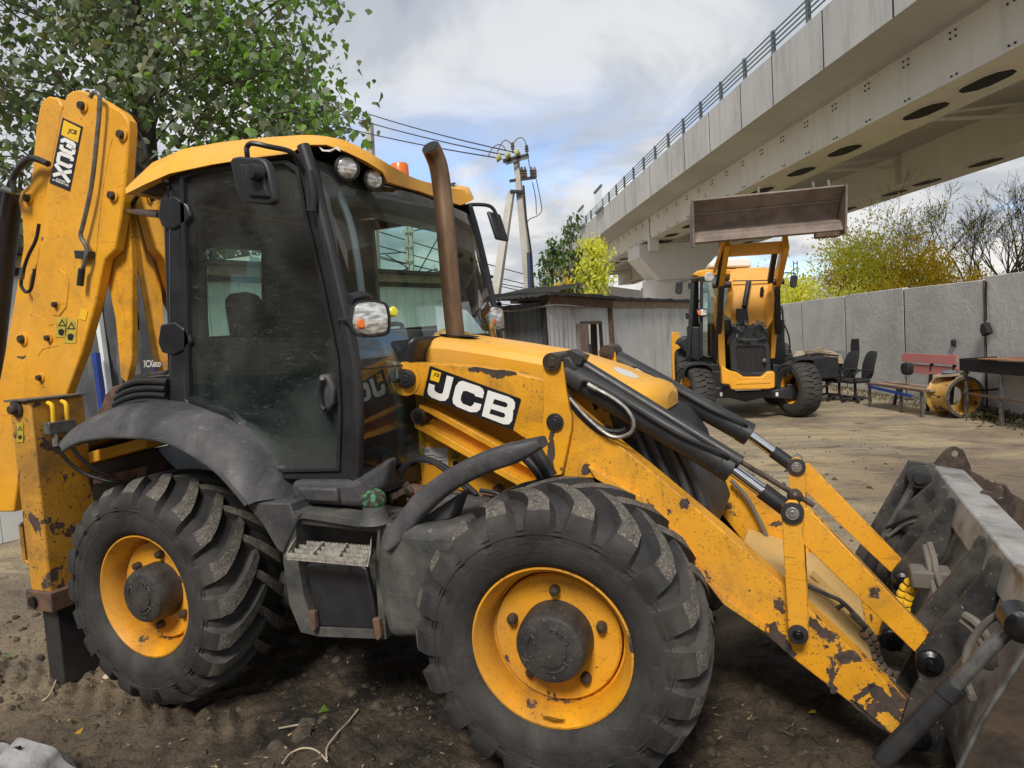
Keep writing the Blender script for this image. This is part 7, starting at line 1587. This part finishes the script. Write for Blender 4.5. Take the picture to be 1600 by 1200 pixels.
autumn(1595, 295, 30, 18, 'leaf_lime', 300, 'tallest bare tree at the right edge of the picture', depth=6, spread=.5, sig=.2, r=.15, first=.4)
autumn(1660, 330, 32, 19, 'leaf_lime', 300, 'bare tree beyond the fence just outside the right edge', depth=5, spread=.6, sig=.2)
autumn(1530, 440, 27, 20, 'leaf_yellow', 2500, 'small golden shrub behind the fence joint with the hanging bag', depth=3, spread=.9, sig=.3)
# scrubby twigs behind the sheds
for k, (u, v0, lab) in enumerate(((610, 440, 'bare scrub left of the railway mast, through the windscreen'), (668, 440, 'bare scrub right of the railway mast, through the windscreen'))):
    random.seed(40+k); base = gr(D(u, 520, 22)); t = thing('bare_shrub', lab, 'shrub', base); mb = MB(); tips = []
    for j in range(7): a = j*.9; grow(mb, base+V((0, 0, 1.8)), V((math.cos(a)*.5, math.sin(a)*.5, 1)).normalized(), .9, .03, 3, tips, .5, .1)
    part('stems', mb, 'twig', t, ang=60)

# brick building behind the photographer, the one mirrored in the cab glass
t = thing('brick_building', 'brown brick building behind the camera, mirrored in the loader cab glass', 'building', (-6, -9, 0))
part('wall', MB().box((-20, -9.6, 0), (3.5, -9.0, 6.6)), 'brick', t); part('roof', MB().box((-20.3, -12, 6.6), (3.8, -8.7, 6.8)), 'felt', t); part('added_dark_base', MB().box((-20.1, -8.98, 0), (3.6, -8.7, 1.35)), 'felt', t)  # dark base band added so the lower door glass mirrors black

# ================================================================== small things on the ground
def on_ground(a, b, up=.0):
    p = GG(a, b); p.z += up; return p
def litter(a, b, L, mat, label, rz=0., name='fallen_leaf', cat='leaf', grp='fallen leaves'):
    me = leaf_mesh('leaf', L, L*.8, mat); o = bpy.data.objects.new(name, me); col.objects.link(o); o.location = on_ground(a, b, .012); o.rotation_euler = (random.uniform(-.35, .35), random.uniform(-.3, .3), rz); return tag(o, label, cat, grp)
random.seed(9)
litter(505, 1116, .075, 'leaf_bright', 'bright green fallen leaf on dark mud between the two wheels', .6)
litter(1203, 1080, .060, 'leaf_bright', 'pale green fallen leaf on mud below the loader arm', 1.0)
litter(1274, 1113, .035, 'leaf_yellow', 'tiny yellowish fallen leaf below the loader arm, right of the pale green one', 2.0)
litter(176, 1064, .13, 'wood_pale', 'big dry tan leaf by the tread of the rear tyre', 1.2)
litter(118, 1150, .05, 'leaf_yellow', 'orange fallen leaf on mud near the bottom left corner', .2)
litter(110, 1128, .035, 'leaf_yellow', 'small orange fallen leaf just above the other orange one, bottom left', 1.2)
litter(6, 1030, .06, 'leaf_bright', 'pale fallen leaf at the left edge below the stabiliser', .1)
def twig(pts, r, label, mat='wood_pale'):
    P = smooth([on_ground(a, b, .012+r) for a, b in pts], 5); return solo('fallen_twig', MB().tube(P, r, 5), mat, label, 'twig', 'fallen twigs')
twig([(560, 1113), (545, 1132), (528, 1150), (512, 1172), (511, 1190)], .004, 'straight dry stalk lying on mud between the wheels')
twig([(442, 1198), (455, 1182), (475, 1174), (495, 1178), (512, 1195)], .004, 'curved pale grass stalk at the bottom edge')
twig([(436, 1143), (462, 1138), (485, 1134)], .004, 'short twig beside the bright green leaf')
twig([(90, 1062), (78, 1090), (66, 1100)], .005, 'thin twig on mud below the stabiliser leg')
twig([(1218, 1143), (1230, 1150), (1240, 1154)], .002, 'bit of pale wire lying on dark mud under the arm, left piece', 'fitting')
twig([(1243, 1128), (1238, 1138), (1228, 1142)], .002, 'bit of pale wire lying on dark mud under the arm, upper piece', 'fitting')
twig([(1246, 1150), (1252, 1143), (1262, 1145)], .002, 'bit of pale wire lying on dark mud under the arm, right piece', 'fitting')
# gravel and clods scattered as ground cover
random.seed(77); m = MB()
for k in range(2600):
    x, y = random.uniform(-2.4, 4.2), random.uniform(-1.05, 1.2) if random.random() < .7 else random.uniform(1, 9); r = random.uniform(.004, .014)*(1 if random.random() < .95 else 2)
    if y > 1.2: r *= 1.5
    z = gz(x, y); q = [V((x+r*math.cos(a)*random.uniform(.7, 1.2), y+r*math.sin(a)*random.uniform(.7, 1.2), z-.002)) for a in (0, 1.2, 2.5, 3.8, 5.1)]; tp = V((x, y, z+r*.75)); m.add(q+[tp], [(0, 1, 5), (1, 2, 5), (2, 3, 5), (3, 4, 5), (4, 0, 5)])
MT['clod'] = simple('mud clods', (.09, .068, .045), .95, c2=(.03, .025, .02), vs_=18)
solo('ground_clods', m, 'clod', 'small clods and gravel scattered over the muddy yard', 'clods', kind='stuff', ang=0)
random.seed(78); m = MB()
for k in range(700):
    x, y = random.uniform(-2.2, 4.2), random.uniform(-1.0, .9); r = random.uniform(.004, .011); z = gz(x, y)+.006; a = random.uniform(0, 6.28); d1, d2 = V((math.cos(a), math.sin(a), random.uniform(-.3, .3))), V((-math.sin(a), math.cos(a), random.uniform(-.3, .3)))
    m.add([V((x, y, z))+d1*r*1.8, V((x, y, z))+d2*r*.6, V((x, y, z))-d1*r*1.8, V((x, y, z))-d2*r*.6], [(0, 1, 2, 3)])
MT['chips'] = simple('pale wood chips', (.36, .26, .15), .9, c2=(.14, .09, .05), vs_=25)
solo('ground_litter', m, 'chips', 'pale wood chips and leaf crumbs scattered on the near mud', 'litter', kind='stuff', ang=0)
random.seed(79); m = MB()
for k in range(420):
    x, y = random.uniform(-2.4, 4.2), random.uniform(-1.0, 1.0) if random.random() < .75 else random.uniform(1, 7); r = random.uniform(.014, .034)*(1 if random.random() < .9 else 1.5); z = gz(x, y); n_ = 7
    ring_ = lambda q_, h_: [V((x+r*q_*math.cos(a*6.283/n_)*random.uniform(.75, 1.2), y+r*q_*math.sin(a*6.283/n_)*random.uniform(.75, 1.2), z+h_*r*random.uniform(.8, 1.15))) for a in range(n_)]
    m.loft([ring_(1.05, -.2), ring_(.9, .4), ring_(.4, .72)], True, True)
solo('mud_lumps', m, 'clod', 'larger lumps of dried mud lying around the wheels', 'mud lumps', kind='stuff', ang=50)
# leaf pile under the metal table
random.seed(80); c0 = GG(1585, 660); pts = [c0+FD*random.uniform(-1.2, 1.4)+FN*FS*random.gauss(-.1, .25)+V((0, 0, random.uniform(.01, .14))) for _ in range(900)]
o = foliage('leaf_pile', pts, leaf_mesh('leaf', .09, .07, 'leaf_pile', False), 'leaf_pile', None); tag(o, 'heap of green and brown leaves at the fence foot under the metal table', 'leaf pile', None, 'stuff')
# weeds and dirt along the fence foot
random.seed(83); pts = []
for _ in range(2600):
    s_ = random.uniform(-9, 5.5); w_ = random.random()**2; pts.append(V((FB.x, FB.y, 0))+FD*(s_)+FN*FS*(.03+w_*.55)+V((0, 0, random.uniform(.005, .05+.12*(fbm(np.array([s_*1.3]), np.array([0.]), 8)[0] > .55)))))
o = foliage('fence_weeds', pts, leaf_mesh('leaf', .06, .035, 'leaf_pile', False), 'leaf_pile', None); tag(o, 'strip of weeds and dead leaves along the foot of the concrete fence', 'weeds', None, 'stuff')
# torn grey sheet at the bottom left corner
random.seed(2)
q = [GG(2, 1215)]
sc = [(-60, 1168), (0, 1160), (17, 1165), (22, 1158), (32, 1152), (58, 1160), (85, 1168), (95, 1180), (106, 1192), (130, 1205)]
top = [Yp(a, b, -.62+.0008*a) for a, b in sc]; rows = [[p+V((0, .05, -.06)) for p in top], top, [p+V((.02, -.07, -.012+.01*math.sin(i*1.7))) for i, p in enumerate(top)], [p+V((.04, -.17, -.06+.012*math.sin(i*2.3))) for i, p in enumerate(top)], [p+V((.05, -.30, -.20)) for p in top]]
R2 = [smooth(r, 5) for r in rows]; R3 = []
for j in range(len(R2)-1):
    for k in range(5): R3.append([p.lerp(q_, k/5) for p, q_ in zip(R2[j], R2[j+1])])
R3.append(R2[-1]); top_j = 5
for j, r in enumerate(R3):
    for i, p in enumerate(r):
        w_ = min(1, abs(j-top_j)/4)*.018+.002; n_ = float(fbm(np.array([p.x*9.]), np.array([p.y*9.+j*.1]), 51, 4)[0])-.5; p.z += n_*w_*2.4; p.y += n_*.01
rows = R3
m = MB(); m.loft(rows); MT['sheet'] = concrete('weathered grey sheet', (.34, .33, .33), (.17, .165, .165), 9, .5, .6)
solo('torn_sheet', m, 'sheet', 'weathered grey torn sheet of roofing in the bottom left corner', 'sheet', ang=25)
hp_ = [Yp(a_, b_, -.64) for a_, b_ in [(16, 1172), (24, 1167), (33, 1165), (34, 1170), (28, 1173), (20, 1176)]]; solo('bent_shard', MB().prism(hp_, (0, -.01, .004)), 'soot_shade_black', 'dark torn tab curling up on the grey sheet in the bottom left corner', 'shard')
